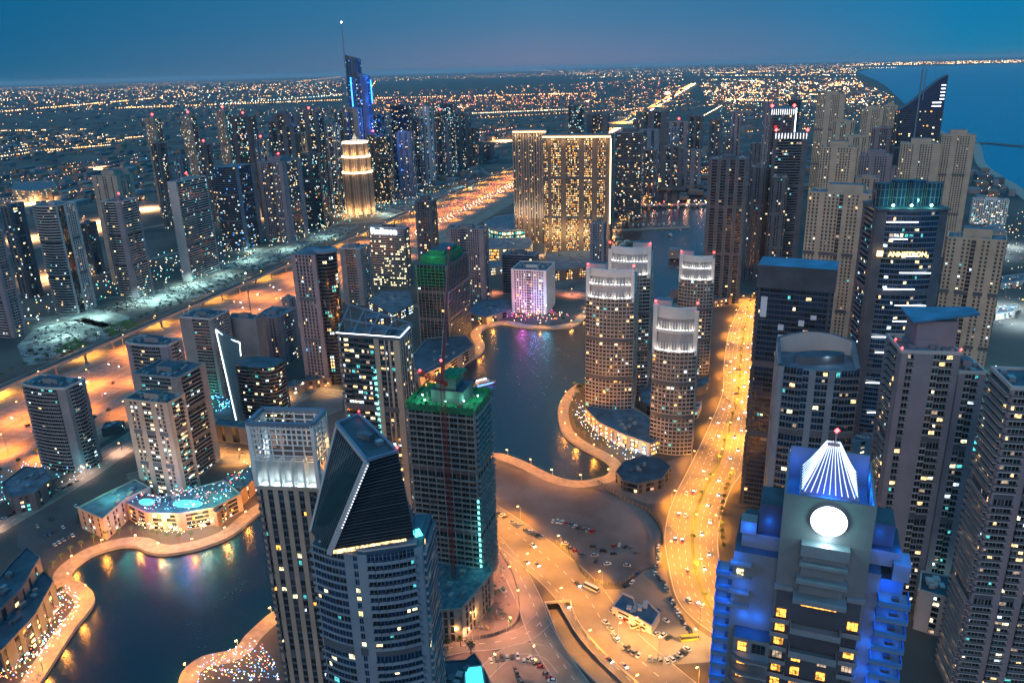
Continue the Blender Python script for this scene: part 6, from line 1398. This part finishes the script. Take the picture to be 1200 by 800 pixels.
def park(pts, step, turn, desc, group, skip=.12, **kw):
    L = smooth([G(*p) for p in pts], 5) if len(pts) > 2 else [G(*p) for p in pts]; i = 0
    for x, y, a in walk(L, step, 1.5):
        if cr_.random() < skip: continue
        car(x + cr_.uniform(-.3, .3), y + cr_.uniform(-.3, .3), a + turn + cr_.uniform(-.05, .05) + (math.pi if cr_.random() < .3 else 0), '%s from the left in %s' % (nth(i), desc), group, **kw); i += 1
PG = 'parked cars'
park([(583, 601), (600, 611), (618, 622), (636, 630)], 3.6, 1.3, 'the row on the sand beside the boulevard', PG)
park([(645, 611), (660, 612), (676, 618), (698, 624)], 3.4, 1.4, 'the short row amid the sand', PG, skip=.05)
park([(660, 636), (668, 642), (676, 647)], 3.6, .8, 'the cluster by the fence on the sand', PG)
for i, (x, y, a) in enumerate([(682, 650, .4), (695, 641, -.3), (697, 651, .1), (698, 658, 1.2), (707, 646, -.1), (719, 640, .9), (726, 639, 1.3), (733, 641, .8), (740, 642, 1.0), (746, 648, .5), (719, 649, 0.1), (712, 661, .3), (735, 663, -.2), (748, 672, .9), (741, 682, 1.0), (734, 687, .5)]):
    p = G(x, y); car(p[0], p[1], a, '%s of the loose cars on the dark end of the sand lot' % nth(i), PG)
park([(771, 640), (772, 652), (770, 664), (768, 674), (778, 684), (784, 694)], 2.9, -.3, 'the row against the marina road wall', PG, skip=.05)
park([(786, 700), (791, 712), (798, 724), (804, 734), (811, 742)], 2.9, -.4, 'the curved row under the marina road', PG, skip=.05)
park([(708, 728), (716, 739), (722, 750)], 2.9, .3, 'the short row left of the cream restaurant', PG, skip=.02)
park([(731, 757), (745, 767), (762, 772), (780, 774), (796, 768), (806, 760)], 3.0, 1.5, 'the curved row inside the parking loop', PG, skip=.04)
park([(717, 715), (726, 722), (736, 727), (744, 735), (758, 738), (772, 744), (784, 748)], 3.4, 1.2, 'the row in front of the cream restaurant', PG, skip=.15)
park([(768, 714), (776, 722), (781, 728)], 3.2, .5, 'the row right of the cream restaurant', PG)
park([(572, 775), (585, 772), (600, 770), (613, 768)], 3.0, 1.5, 'the upper row of the bottom car park', PG, skip=.02)
park([(612, 776), (622, 772), (632, 780), (640, 790), (648, 799)], 3.0, .9, 'the right row of the bottom car park', PG, skip=.03)
park([(603, 783), (606, 792), (610, 800)], 3.0, .1, 'the inner row of the bottom car park', PG)
for k_, pts in enumerate([[(42, 618), (60, 609), (82, 598), (96, 590)], [(50, 630), (70, 620), (92, 610), (110, 604)], [(62, 640), (76, 632), (88, 626)]]): park(pts, 3.3, 1.3, 'the %s row of the dark car park' % nth(k_), PG, skip=.35)
for k_, pts in enumerate([[(2, 610), (30, 595), (60, 580), (92, 563)], [(14, 602), (42, 587), (74, 571)]]): park(pts, 5.4, 0, 'the %s line on the left street' % nth(k_), PG, skip=.1)
car(*G(693, 690), 2.4, 'crossing near the dark end of the sand lot', 'buses', 'white', 'bus'); car(*G(808, 749), .1, 'beside the parking loop under the marina road', 'buses', 'yellow', 'bus')
DG = 'cars driving on the lit roads'
def drive(line, offs, step, desc, rev=False, **kw):
    i = 0
    for o_ in offs:
        for x, y, a in walk(offset_line(line, o_), step * cr_.uniform(.85, 1.2), cr_.uniform(0, step)):
            if cr_.random() < .15: continue
            car(x, y, a + (math.pi if rev else 0), '%s of those %s' % (nth(i), desc), DG, lights=True, z=.03, **kw); i += 1
drive(loC[7:], [-7, -3, 7], 46, 'driving on the boulevard')
n_ = len(marC); drive(lerp_line(.2)[:n_ - 14], [0, 4.5], 36, 'heading down the water side of the marina road', True); drive(lerp_line(.8)[:n_ - 14], [0, -4.5], 42, 'heading up the tower side of the marina road')
drive(offset_line(sub(380, 1100), 22), [-9, 9], 46, 'on the left highway carriageway, near stretch', True); drive(offset_line(sub(380, 1100), -22), [-9, 5.5], 46, 'on the right highway carriageway, near stretch')
print('cars', NC)
b = MB()
for reg, n in [([(25, 424), (40, 388), (100, 372), (150, 385), (90, 418)], 170), ([(160, 352), (190, 340), (262, 320), (300, 325), (240, 350), (180, 362)], 150), ([(255, 312), (300, 296), (350, 290), (352, 300), (300, 316)], 110), ([(330, 283), (380, 268), (420, 264), (400, 280), (350, 290)], 110), ([(420, 246), (500, 222), (560, 214), (520, 236), (450, 252)], 160), ([(110, 366), (150, 348), (190, 338), (160, 366)], 70)]:
    P = [G(*p) for p in reg]; xs_ = [p[0] for p in P]; ys_ = [p[1] for p in P]; k = 0; tries = 0
    while k < n and tries < 9000:
        tries += 1; s_, t_ = cr_.uniform(-1500, 3000), 0; x, y = cr_.uniform(min(xs_), max(xs_)), cr_.uniform(min(ys_), max(ys_)); a_, b_ = x * HD[0] + y * HD[1], x * HN[0] + y * HN[1]; a_ = round(a_ / 3.1) * 3.1; b_ = round(b_ / 9) * 9; x, y = hw(a_, b_); ins = False
        for i in range(len(P)):
            (x1, y1), (x2, y2) = P[i], P[i - 1]
            if (y1 > y) != (y2 > y) and x < (x2 - x1) * (y - y1) / (y2 - y1) + x1: ins = not ins
        if ins: pm_ = PAINT[cr_.choice(['white', 'white', 'silver', 'grey', 'black'])]; b.box((x, y, .3), (1.8, 4.5, .7), pm_, HA, False); b.box((x, y, 1.0), (1.5, 2.2, .5), glass[0], HA, False); k += 1
b.build('parked_car_mass', None, label='hundreds of tiny parked cars on the lots beyond the highway', category='parked cars', kind='stuff')
b = MB(); E_h = emitter('headlight mass', (1, .86, .6), 9); E_t = emitter('tail light mass', (1, .16, .05), 7)
for L, off, em in ((sub(1100, 4300), 22, E_t), (sub(1100, 4300), -22, E_h)):
    for o_ in (-11, -5.5, 0, 5.5, 11):
        for x, y, a in walk(offset_line(L, off + o_), 22, cr_.uniform(0, 20)):
            if cr_.random() < .35: continue
            d = math.hypot(x, y) / 2500; b.box((x, y, .4), (4.2, 1.7, .9), PAINT['grey'], a, False); b.box((x, y, 1.3), (2, 1.5, .5), glass[0], a, False)
            s_ = max(.5, d * .9); b.box((x, y - 2.6, .6), (1.6 * s_ + .6, .4 * s_, .55 * s_), em, 0)
b.build('distant_traffic', None, label='stream of head and tail lights along the distant highway', category='traffic', kind='stuff')
b = MB()
for x, y, a in walk(offset_line(sub(4300, 13500), 0), 26):
    d = math.hypot(x, y) / 2500
    for o_ in (-24, 24):
        if cr_.random() < .5: continue
        b.dot((x + HN[0] * o_ + cr_.uniform(-8, 8), y + HN[1] * o_, 3), .8 * d, E_h if o_ < 0 else E_o2)
b.build('distant_traffic', None, label='line of merged traffic lights running to the horizon', category='traffic', kind='stuff')

# ---------------------------------------------------------------- trees
def palm(h_=8, seed=0):
    rr = random.Random(seed); b = MB(); b.cyl((0, 0, 0), .3, h_, bark, 6, .18); T_ = b.data('trunk'); b = MB()
    for k in range(16):
        a = 2 * math.pi * k / 16 + rr.uniform(-.2, .2); L_ = rr.uniform(2.6, 3.6); up = rr.uniform(.2, 1.3); p = Vector((0, 0, h_)); w_ = .1
        for s_ in range(4):
            t = (s_ + 1) / 4; q = Vector((math.cos(a) * L_ * t, math.sin(a) * L_ * t, h_ + up * math.sin(t * 2.6) - 2.0 * t * t)); n = Vector((-math.sin(a), math.cos(a), 0)); w2_ = [.5, .55, .4, .05][s_]
            b.face([tuple(p + n * w_ - Vector((0, 0, w_ * .5))), tuple(p), tuple(q), tuple(q + n * w2_ - Vector((0, 0, w2_ * .5)))], leaf); b.face([tuple(p), tuple(p - n * w_ - Vector((0, 0, w_ * .5))), tuple(q - n * w2_ - Vector((0, 0, w2_ * .5))), tuple(q)], leaf); p, w_ = q, w2_
    return T_, b.data('crown')
def broad(h_=6, seed=0):
    rr = random.Random(seed); b = MB(); b.cyl((0, 0, 0), .28, h_ * .5, bark, 6, .14)
    for k in range(4): a = k * 1.6; b.bar((0, 0, h_ * .45), (math.cos(a) * 1.2, math.sin(a) * 1.2, h_ * .75), .14, bark)
    T_ = b.data('trunk'); b = MB()
    for k in range(230):
        a, e_, r_ = rr.uniform(0, 6.28), rr.uniform(-.6, 1.5), rr.uniform(.35, 1) * h_ * .36 * (1 + .25 * math.sin(3 * k)); c = Vector((math.cos(a) * math.cos(e_) * r_, math.sin(a) * math.cos(e_) * r_, h_ * .72 + math.sin(e_) * r_ * .8)); d = Vector((rr.uniform(-1, 1), rr.uniform(-1, 1), rr.uniform(-1, 1))).normalized(); u = d.orthogonal().normalized() * .34; v = d.cross(u).normalized() * .34
        b.face([tuple(c + u), tuple(c + v), tuple(c - u), tuple(c - v)], leaf)
    return T_, b.data('crown')
PM = [palm(7 + i, i) for i in range(3)]; BM_ = [broad(6 + i, i) for i in range(3)]
def tree(x, y, label, group, kind='palm', sc=1.0):
    T_, C_ = cr_.choice(PM if kind == 'palm' else BM_); o = bpy.data.objects.new('palm_tree' if kind == 'palm' else 'tree', None); COL.objects.link(o); o.location = (x, y, 0); o.scale = (sc,) * 3; o.rotation_euler.z = cr_.uniform(0, 6)
    o['label'] = label; o['category'] = 'palm tree' if kind == 'palm' else 'tree'; o['group'] = group
    for nm, d in (('trunk', T_), ('crown', C_)): c = bpy.data.objects.new(nm, d); COL.objects.link(c); c.parent = o
for i, (x, y, a) in enumerate(walk(offset_line(sub(420, 1500), 108), 15)): tree(x + cr_.uniform(-2, 2), y, '%s palm from the near end beyond the metro track' % nth(i), 'palms beyond the metro track', sc=1.15)
for i, (x, y, a) in enumerate(walk(offset_line(sub(420, 900), -76), 17)): tree(x + cr_.uniform(-3, 3), y, '%s bushy tree in the strip between highway and service road' % nth(i), 'trees in the highway strip', 'broad', 1.0)
for i, (x, y, a) in enumerate(walk(lerp_line(.5), 30)): tree(x, y, '%s palm down the median of the curving marina road' % nth(i), 'median palms', sc=.7)
for i, (x, y, a) in enumerate(walk(offset_line(UW, 14)[20:60], 8)): tree(x, y, '%s palm along the terrace garden of the lower basin' % nth(i), 'terrace garden palms', sc=.7)
for i, (x, y, a) in enumerate(walk(offset_line(LW, 13)[28:60], 11)): tree(x, y, '%s palm counted round the cafe promenade' % nth(i), 'cafe promenade palms', sc=.8)
for i, (x, y, a) in enumerate(walk(smooth([G(*p) for p in [(848, 560), (838, 590), (835, 620), (838, 650)]], 5), 9)): tree(x + 6, y, '%s bush down the edge between marina road and towers' % nth(i), 'bushes at the road edge', 'broad', .8)
for i, px_ in enumerate([(500, 763), (512, 762), (525, 760), (540, 757), (552, 765), (95, 612), (140, 604), (138, 598), (660, 377), (648, 376), (585, 372), (576, 376)]): p = G(*px_); tree(*p, '%s single bushy tree among those standing in paving' % nth(i), 'single paving trees', 'broad', 1.0)

# ---------------------------------------------------------------- boats
def boat_mesh(L_, seed):
    w_ = L_ * .15; b = MB(); S_ = [(-.5, .9), (-.3, 1), (.1, 1), (.35, .7), (.5, .02)]
    top = [(x * L_, y * w_, L_ * .11) for x, y in S_] + [(x * L_, -y * w_, L_ * .11) for x, y in S_[::-1]]; bot = [(x * .92, y * .6, 0) for x, y, z in top]
    n = len(top)
    for i in range(n): j = (i + 1) % n; b.face([bot[i], bot[j], top[j], top[i]], wall['white'])
    b.face(top, principled('teak deck', (.25, .16, .09), .7)); H_ = b.data('hull'); b = MB()
    b.prism([(-.36 * L_, -w_ * .7), (.12 * L_, -w_ * .7), (.22 * L_, 0), (.12 * L_, w_ * .7), (-.36 * L_, w_ * .7)], L_ * .11, L_ * .19, wall['white']); b.prism([(-.3 * L_, -w_ * .5), (.02 * L_, -w_ * .5), (.02 * L_, w_ * .5), (-.3 * L_, w_ * .5)], L_ * .19, L_ * .245, wall['white'])
    b.prism([(-.30 * L_, -w_ * .72), (.1 * L_, -w_ * .72), (.1 * L_, w_ * .72), (-.30 * L_, w_ * .72)], L_ * .135, L_ * .165, glass[0]); return H_, b.data('cabin')
BMs = [boat_mesh(l, i) for i, l in enumerate((12, 18, 26))]
def boat(px_, a, label, group='moored boats', k=1, name='motor_yacht', lit=None):
    p = G(*px_); o = root(name, (p[0], p[1], -1.8), label, 'yacht' if name == 'motor_yacht' else 'boat', group); o.rotation_euler.z = a
    for nm, d in zip(('hull', 'cabin'), BMs[k]): c = bpy.data.objects.new(nm, d); COL.objects.link(c); c.parent = o
    if lit:
        b = MB(); L_ = (12, 18, 26)[k]; w_ = L_ * .15
        for s_ in (-1, 1): b.bar((-L_ * .45, s_ * w_ * 1.02, L_ * .08), (L_ * .3, s_ * w_ * .9, L_ * .08), .35, emitter('boat side light', (.02, .2, 1), 7))
        b.bar((-L_ * .36, 0, L_ * .26), (L_ * .08, 0, L_ * .26), .5, E_strip); c = bpy.data.objects.new('deck_light', b.data('deck_light')); COL.objects.link(c); c.parent = o
for i in range(9): boat((742 + i * 6.0, 263.5 - .2 * i), R(80), '%s yacht from the left moored along the lit pier' % nth(i), k=0 if i % 2 else 1)
for i in range(8): boat((742 + i * 7, 256 - i * 1.3), R(80), '%s yacht from the left in the berths above the pier' % nth(i), k=1)
for i, q_ in enumerate([(722, 279), (727, 283), (736, 284), (730, 288)]): boat(q_, R(20 + 8 * i), '%s yacht from the left by the bank behind the tall lit crown' % nth(i), k=2 if i != 1 else 1)
boat((785, 275), R(100), 'small lone boat under way in the middle of the far arm', k=1); boat((797, 269), R(95), 'small boat at anchor near the right bank of the far arm', k=0)
boat((568, 449), R(30), 'long low sightseeing boat with blue side lights crossing the dark basin', None or 'boats under way', 2, 'sightseeing_boat', True)
boat((1125, 185), R(10), 'lit vessel lying off the beach', 'boats under way', 2, 'motor_yacht', True)
# pier and bridge across the far arm
b = MB(); P = [G(718, 270), G(808, 266)]; b.bar((*P[0], -.4), (*P[1], -.4), 3, kerb_m); o = b.build('pier', None, label='straight pier with berths across the left of the far arm', category='pier')
rt = root('road_bridge', (*G(800, 241), 0), 'low flat bridge across the far arm of the marina', 'bridge'); A, Bq = G(738, 243), G(850, 240); b = MB(); b.bar((*A, 3.6), (*Bq, 3.6), 12, kerb_m) if False else None
dx, dy = Bq[0] - A[0], Bq[1] - A[1]; l = math.hypot(dx, dy); nx, ny = -dy / l * 9, dx / l * 9
b.prism([(A[0] + nx, A[1] + ny), (A[0] - nx, A[1] - ny), (Bq[0] - nx, Bq[1] - ny), (Bq[0] + nx, Bq[1] + ny)], 2.4, 4.0, kerb_m, asphalt2, True); b.build('deck', rt)
b = MB()
for i in range(1, 7): b.box((A[0] + dx * i / 7, A[1] + dy * i / 7, -3), (2.5, 12, 5.6), kerb_m, math.atan2(dy, dx))
b.build('bridge_pier', rt, kind='stuff')
for i in range(6): lamp(rt, (A[0] + dx * (i + .5) / 6, A[1] + dy * (i + .5) / 6, 12), (1, .38, .2), 6000)
lights_cloud('bridge_lights', 'pink and amber lamps on and above the far bridge', 'bridge lights', [(738, 246), (850, 242), (850, 237), (738, 239)], 46, (5, 8), [E_o2, E_r2, E_o2, E_w2], 1.3, 21)
# fences round the sand lot and the yard
def fence(pts, label, h_=2.4, mt=None):
    L = smooth([G(*p) for p in pts], 4); b = MB()
    for i in range(len(L) - 1): b.face([(*L[i], 0), (*L[i + 1], 0), (*L[i + 1], h_), (*L[i], h_)], mt or wall['slate']); b.face([(L[i][0] + .1, L[i][1] + .1, 0), (L[i + 1][0] + .1, L[i + 1][1] + .1, 0), (L[i + 1][0] + .1, L[i + 1][1] + .1, h_), (L[i][0] + .1, L[i][1] + .1, h_)], mt or wall['slate'])
    pts_ = walk(L, 4)
    for x, y, a in pts_: b.box((x, y, 0), (.2, .2, h_ + .2), metal, a)
    b.build('site_fence', None, label=label, category='fence')
fence([(648, 634), (668, 650), (686, 676), (706, 684), (729, 684), (750, 668)], 'dark hoarding round the near end of the sand lot')
fence([(583, 645), (600, 672), (608, 705), (606, 730), (580, 745), (545, 750)], 'dark curved hoarding round the construction yard')
fence([(700, 565), (730, 585), (760, 600), (775, 620), (777, 640)], 'low dark wall along the upper right side of the sand lot', 2.8)
b = MB()
for k in range(110):
    x, y = cr_.uniform(0, 1), cr_.uniform(0, 1); p0, p1, p2, p3 = G(562, 655), G(590, 665), G(600, 735), G(545, 742); p = (Vector(p0) * (1 - x) + Vector(p1) * x) * (1 - y) + (Vector(p3) * (1 - x) + Vector(p2) * x) * y
    b.box((p.x, p.y, 0), (cr_.uniform(.5, 4), cr_.uniform(.4, 1.6), cr_.uniform(.2, 1.8)), cr_.choice([wall['concrete'], wall['brown'], metal, wall['slate'], netting]), cr_.uniform(0, 3))
b.build('building_material', None, label='heaps of building material in the construction yard', category='building material', kind='stuff')

# ---------------------------------------------------------------- the city to the horizon
fb = MB(); cl = MB(); rr = random.Random(5)
E_L = {'o': emitter('far amber lamp', (1, .40, .10), 9), 'w': emitter('far white lamp', (1, .66, .34), 8), 'c': emitter('far green white lamp', (.65, 1, .9), 5), 'r': emitter('far red lamp', (1, .15, .1), 5), 'p': emitter('far pink lamp', (1, .40, .22), 9)}
def in_sea(x, y):
    if y > CW[0][1] or y < 700: return y > CW[0][1] and x > 300 + CW[0][0] and y < 19500
    for i in range(len(CW) - 1):
        (x1, y1), (x2, y2) = CW[i], CW[i + 1]
        if (y1 - y) * (y2 - y) <= 0 and y1 != y2: return x > x1 + (x2 - x1) * (y - y1) / (y2 - y1) - 8
    return False
def street_lights(p0, p1, n, ks, jit=0, size=1.0):
    a, c = G(*p0), G(*p1); n = int(n * 1.3); size *= .85
    for i in range(n):
        t = (i + rr.uniform(-.2, .2)) / max(1, n - 1); t = max(0, min(1, t)); x, y = a[0] + (c[0] - a[0]) * t + rr.uniform(-jit, jit), a[1] + (c[1] - a[1]) * t + rr.uniform(-jit, jit)
        if in_sea(x, y): continue
        d = math.hypot(x, y); cl.dot((x, y, 9), size * rr.uniform(.55, 1.15) * min(d, 20000) / 1750, E_L[rr.choice(ks)])
def district(corners, nr, nc, ks, dens=.6, size=1.0, blocks=True):
    nc = int(nc * 1.5); size *= .72
    C = [Vector(G(*p)) for p in corners]
    for i in range(nr):
        for j in range(nc):
            if rr.random() > dens: continue
            u, v = (j + rr.uniform(.1, .9)) / nc, (i + rr.uniform(.35, .65)) / nr; p = (C[0] * (1 - u) + C[1] * u) * (1 - v) + (C[3] * (1 - u) + C[2] * u) * v
            if in_sea(p.x, p.y): continue
            d = p.length; cl.dot((p.x, p.y, 8), size * rr.uniform(.4, 1.1) * min(d, 20000) / 1750, E_L[rr.choice(ks)])
            if blocks and rr.random() < .35: s_ = rr.uniform(9, 24) * (1 + d / 9000); fb.box((p.x + rr.uniform(-20, 20), p.y + rr.uniform(-20, 20), 0), (s_ * rr.uniform(.7, 1.8), s_, rr.uniform(5, 14) * (1 + d / 9000)), rr.choice([wall['grey'], wall['slate'], wall['brown']]), HA, False)
district([(0, 104), (1000, 74.5), (1000, 78), (0, 110)], 9, 170, 'oowpo', .5, .9, False); district([(0, 112), (420, 96), (440, 150), (0, 200)], 26, 70, 'oopwc', .16, .7); district([(420, 110), (800, 92), (740, 150), (440, 160)], 20, 70, 'oopr', .3, .8)
# long boulevards, seen as strings of lamps
for a, c, n, ks, sz in [((0, 104), (230, 96), 70, 'oow', 1), ((230, 96), (400, 87), 60, 'oop', 1), ((0, 132), (190, 115), 60, 'oop', 1.1), ((190, 116), (400, 90), 70, 'oow', 1.1), ((60, 178), (130, 172), 26, 'wo', 1), ((60, 178), (0, 186), 16, 'wo', 1), ((0, 155), (110, 153), 40, 'wo', .9), ((95, 168), (168, 162), 24, 'wo', 1),
                        ((130, 128), (400, 118), 70, 'oow', 1), ((240, 124), (400, 112), 36, 'wc', 1), ((400, 88), (620, 80), 70, 'oop', 1), ((620, 82), (800, 94), 70, 'oow', 1.1), ((640, 85), (800, 79), 60, 'oww', 1), ((440, 116), (700, 110), 70, 'oop', 1), ((540, 135), (680, 129), 50, 'w', 1), ((560, 158), (600, 152), 12, 'rp', 1),
                        ((820, 140), (848, 124), 16, 'w', 1.2), ((860, 122), (880, 106), 14, 'w', 1.2), ((800, 78), (1010, 74), 80, 'wo', 1), ((760, 128), (560, 140), 40, 'oo', .8), ((0, 238), (110, 226), 22, 'oo', .8), ((0, 290), (46, 280), 14, 'oo', .9), ((20, 330), (90, 316), 14, 'oo', .9), ((440, 96), (420, 124), 12, 'oo', 1),
                        ((756, 214), (838, 205), 22, 'oor', .9), ((822, 205), (842, 190), 8, 'oo', 1), ((1000, 77), (1200, 73), 34, 'oww', 2.2), ((1020, 75), (1190, 71), 30, 'oow', 2.2), ((1010, 80.3), (1050, 79.5), 12, 'www', 1.1), ((900, 176), (1000, 170), 10, 'ow', .8), ((1060, 112), (1044, 100), 12, 'ww', 1.2), ((1010, 118), (1022, 132), 8, 'ww', 1.2),
                        ((940, 88), (1000, 80), 20, 'ww', 1), ((860, 95), (1000, 100), 50, 'wco', 1), ((830, 108), (960, 112), 50, 'wo', 1), ((850, 118), (1010, 122), 50, 'wo', 1), ((840, 86), (960, 82), 50, 'woo', 1)]:
    street_lights(a, c, n, ks, size=sz, jit=900 if sz > 2 else 0)
district([(0, 108), (400, 96), (400, 112), (0, 140)], 16, 90, 'wwocopo', .55); district([(0, 156), (105, 154), (150, 166), (0, 192)], 12, 44, 'wwo', .7, .9); district([(0, 205), (100, 190), (130, 235), (0, 260)], 10, 26, 'oorpw', .5, .8)
district([(100, 190), (165, 180), (168, 240), (110, 250)], 9, 18, 'wcpo', .45, .8); district([(400, 86), (640, 78), (700, 118), (420, 128)], 26, 90, 'woocp', .5); district([(430, 118), (700, 110), (700, 128), (440, 134)], 10, 80, 'oorpo', .6, 1)
district([(640, 82), (800, 78), (800, 92), (700, 110)], 14, 70, 'wwoc', .6); district([(800, 77.5), (1004, 74), (1004, 96), (830, 100)], 18, 84, 'wwocoo', .75, 1.05); district([(820, 98), (1004, 94), (1050, 116), (830, 126)], 18, 80, 'wwoocp', .75, 1.05)
district([(840, 122), (1046, 116), (1050, 150), (850, 160)], 12, 60, 'wwooc', .5, .9); district([(700, 118), (800, 100), (830, 128), (720, 142)], 10, 44, 'oopw', .5, .8); district([(740, 180), (836, 180), (836, 200), (755, 210)], 7, 26, 'wcop', .5, .8)
district([(560, 148), (600, 142), (604, 172), (560, 176)], 6, 14, 'oopr', .5, .8); district([(480, 200), (560, 190), (560, 215), (480, 232)], 6, 22, 'wccw', .4, .7); district([(300, 130), (500, 118), (500, 200), (300, 260)], 20, 60, 'wcowr', .3, .7)
district([(160, 130), (300, 118), (300, 200), (170, 240)], 14, 40, 'wcop', .22, .7); district([(1146, 262), (1200, 250), (1210, 400), (1150, 390)], 14, 10, 'wwcr', .45, .7, False); district([(1140, 205), (1150, 200), (1185, 232), (1150, 240)], 5, 10, 'wwr', .5, .7)
district([(1000, 74), (1200, 70.5), (1200, 73.5), (1000, 77.5)], 4, 60, 'oww', .5, 2.6, False); district([(780, 300), (860, 300), (860, 350), (790, 352)], 6, 12, 'op', .25, .6)
for i in range(1400):                                  # pale low houses scattered through the dark districts
    px_, py_ = rr.uniform(-40, 1000), 84 + (rr.random() ** .7) * 150
    p = G(px_, py_)
    t_ = p[0] * HN[0] + p[1] * HN[1]
    if p[1] < 1500 or 480 < t_ < 820 or in_sea(*p): continue
    s_ = rr.uniform(10, 26) * (1 + p[1] / 9000); fb.box((*p, 0), (s_ * rr.uniform(.7, 2), s_, rr.uniform(4, 10)), rr.choice([wall['brown'], wall['slate'], wall['slate']]), HA, False)
fb.build('distant_houses', None, label='low houses and sheds spread over the distant districts', category='houses', kind='stuff')
cl.build('city_lights', None, label='thousands of lamps of the distant city reaching the horizon', category='city lights', kind='stuff')
b = MB()                                               # beach strip and breakwater in the sea
Bk = offset_line(CW, 26); strip(b, CW[14:], Bk[14:], .02, principled('beach sand', (.30, .28, .25), .95)); b.build('beach', None, **S)
A, C_ = G(1138, 168), G(1290, 174); b = MB(); L = smooth([A, G(1160, 167.5), G(1200, 171), C_], 6); strip(b, offset_line(L, 16), offset_line(L, -16), 1.0, wall['slate'])
for E_ in (offset_line(L, 16), offset_line(L, -16)):
    for i in range(len(E_) - 1): b.face([(*E_[i], -3), (*E_[i + 1], -3), (*E_[i + 1], 1.0), (*E_[i], 1.0)], wall['slate'])
b.build('breakwater', None, label='long dark breakwater reaching out into the sea', category='breakwater')

for o in SC.objects:
    if o.get('label') and not (4 <= len(o['label'].replace(',', ' ').split()) <= 16): print('LABEL', o.name, o['label'])
# ---------------------------------------------------------------- dusk air
hz = bpy.data.materials.new('dusk air'); hz.use_nodes = True; t = hz.node_tree; t.nodes.clear(); o_ = t.nodes.new('ShaderNodeOutputMaterial'); pv = t.nodes.new('ShaderNodeVolumePrincipled')
pv.inputs['Color'].default_value = (.90, .90, .98, 1); pv.inputs['Density'].default_value = 1.5e-5; pv.inputs['Anisotropy'].default_value = .1; t.links.new(pv.outputs[0], o_.inputs['Volume'])
b = MB(); b.box((0, far * .25, -9.5), (far * 3.4, far * 3.0, 9.5 + h1 + (hs - h1) + 25), hz, 0, True); b.build('haze', None, kind='stuff')
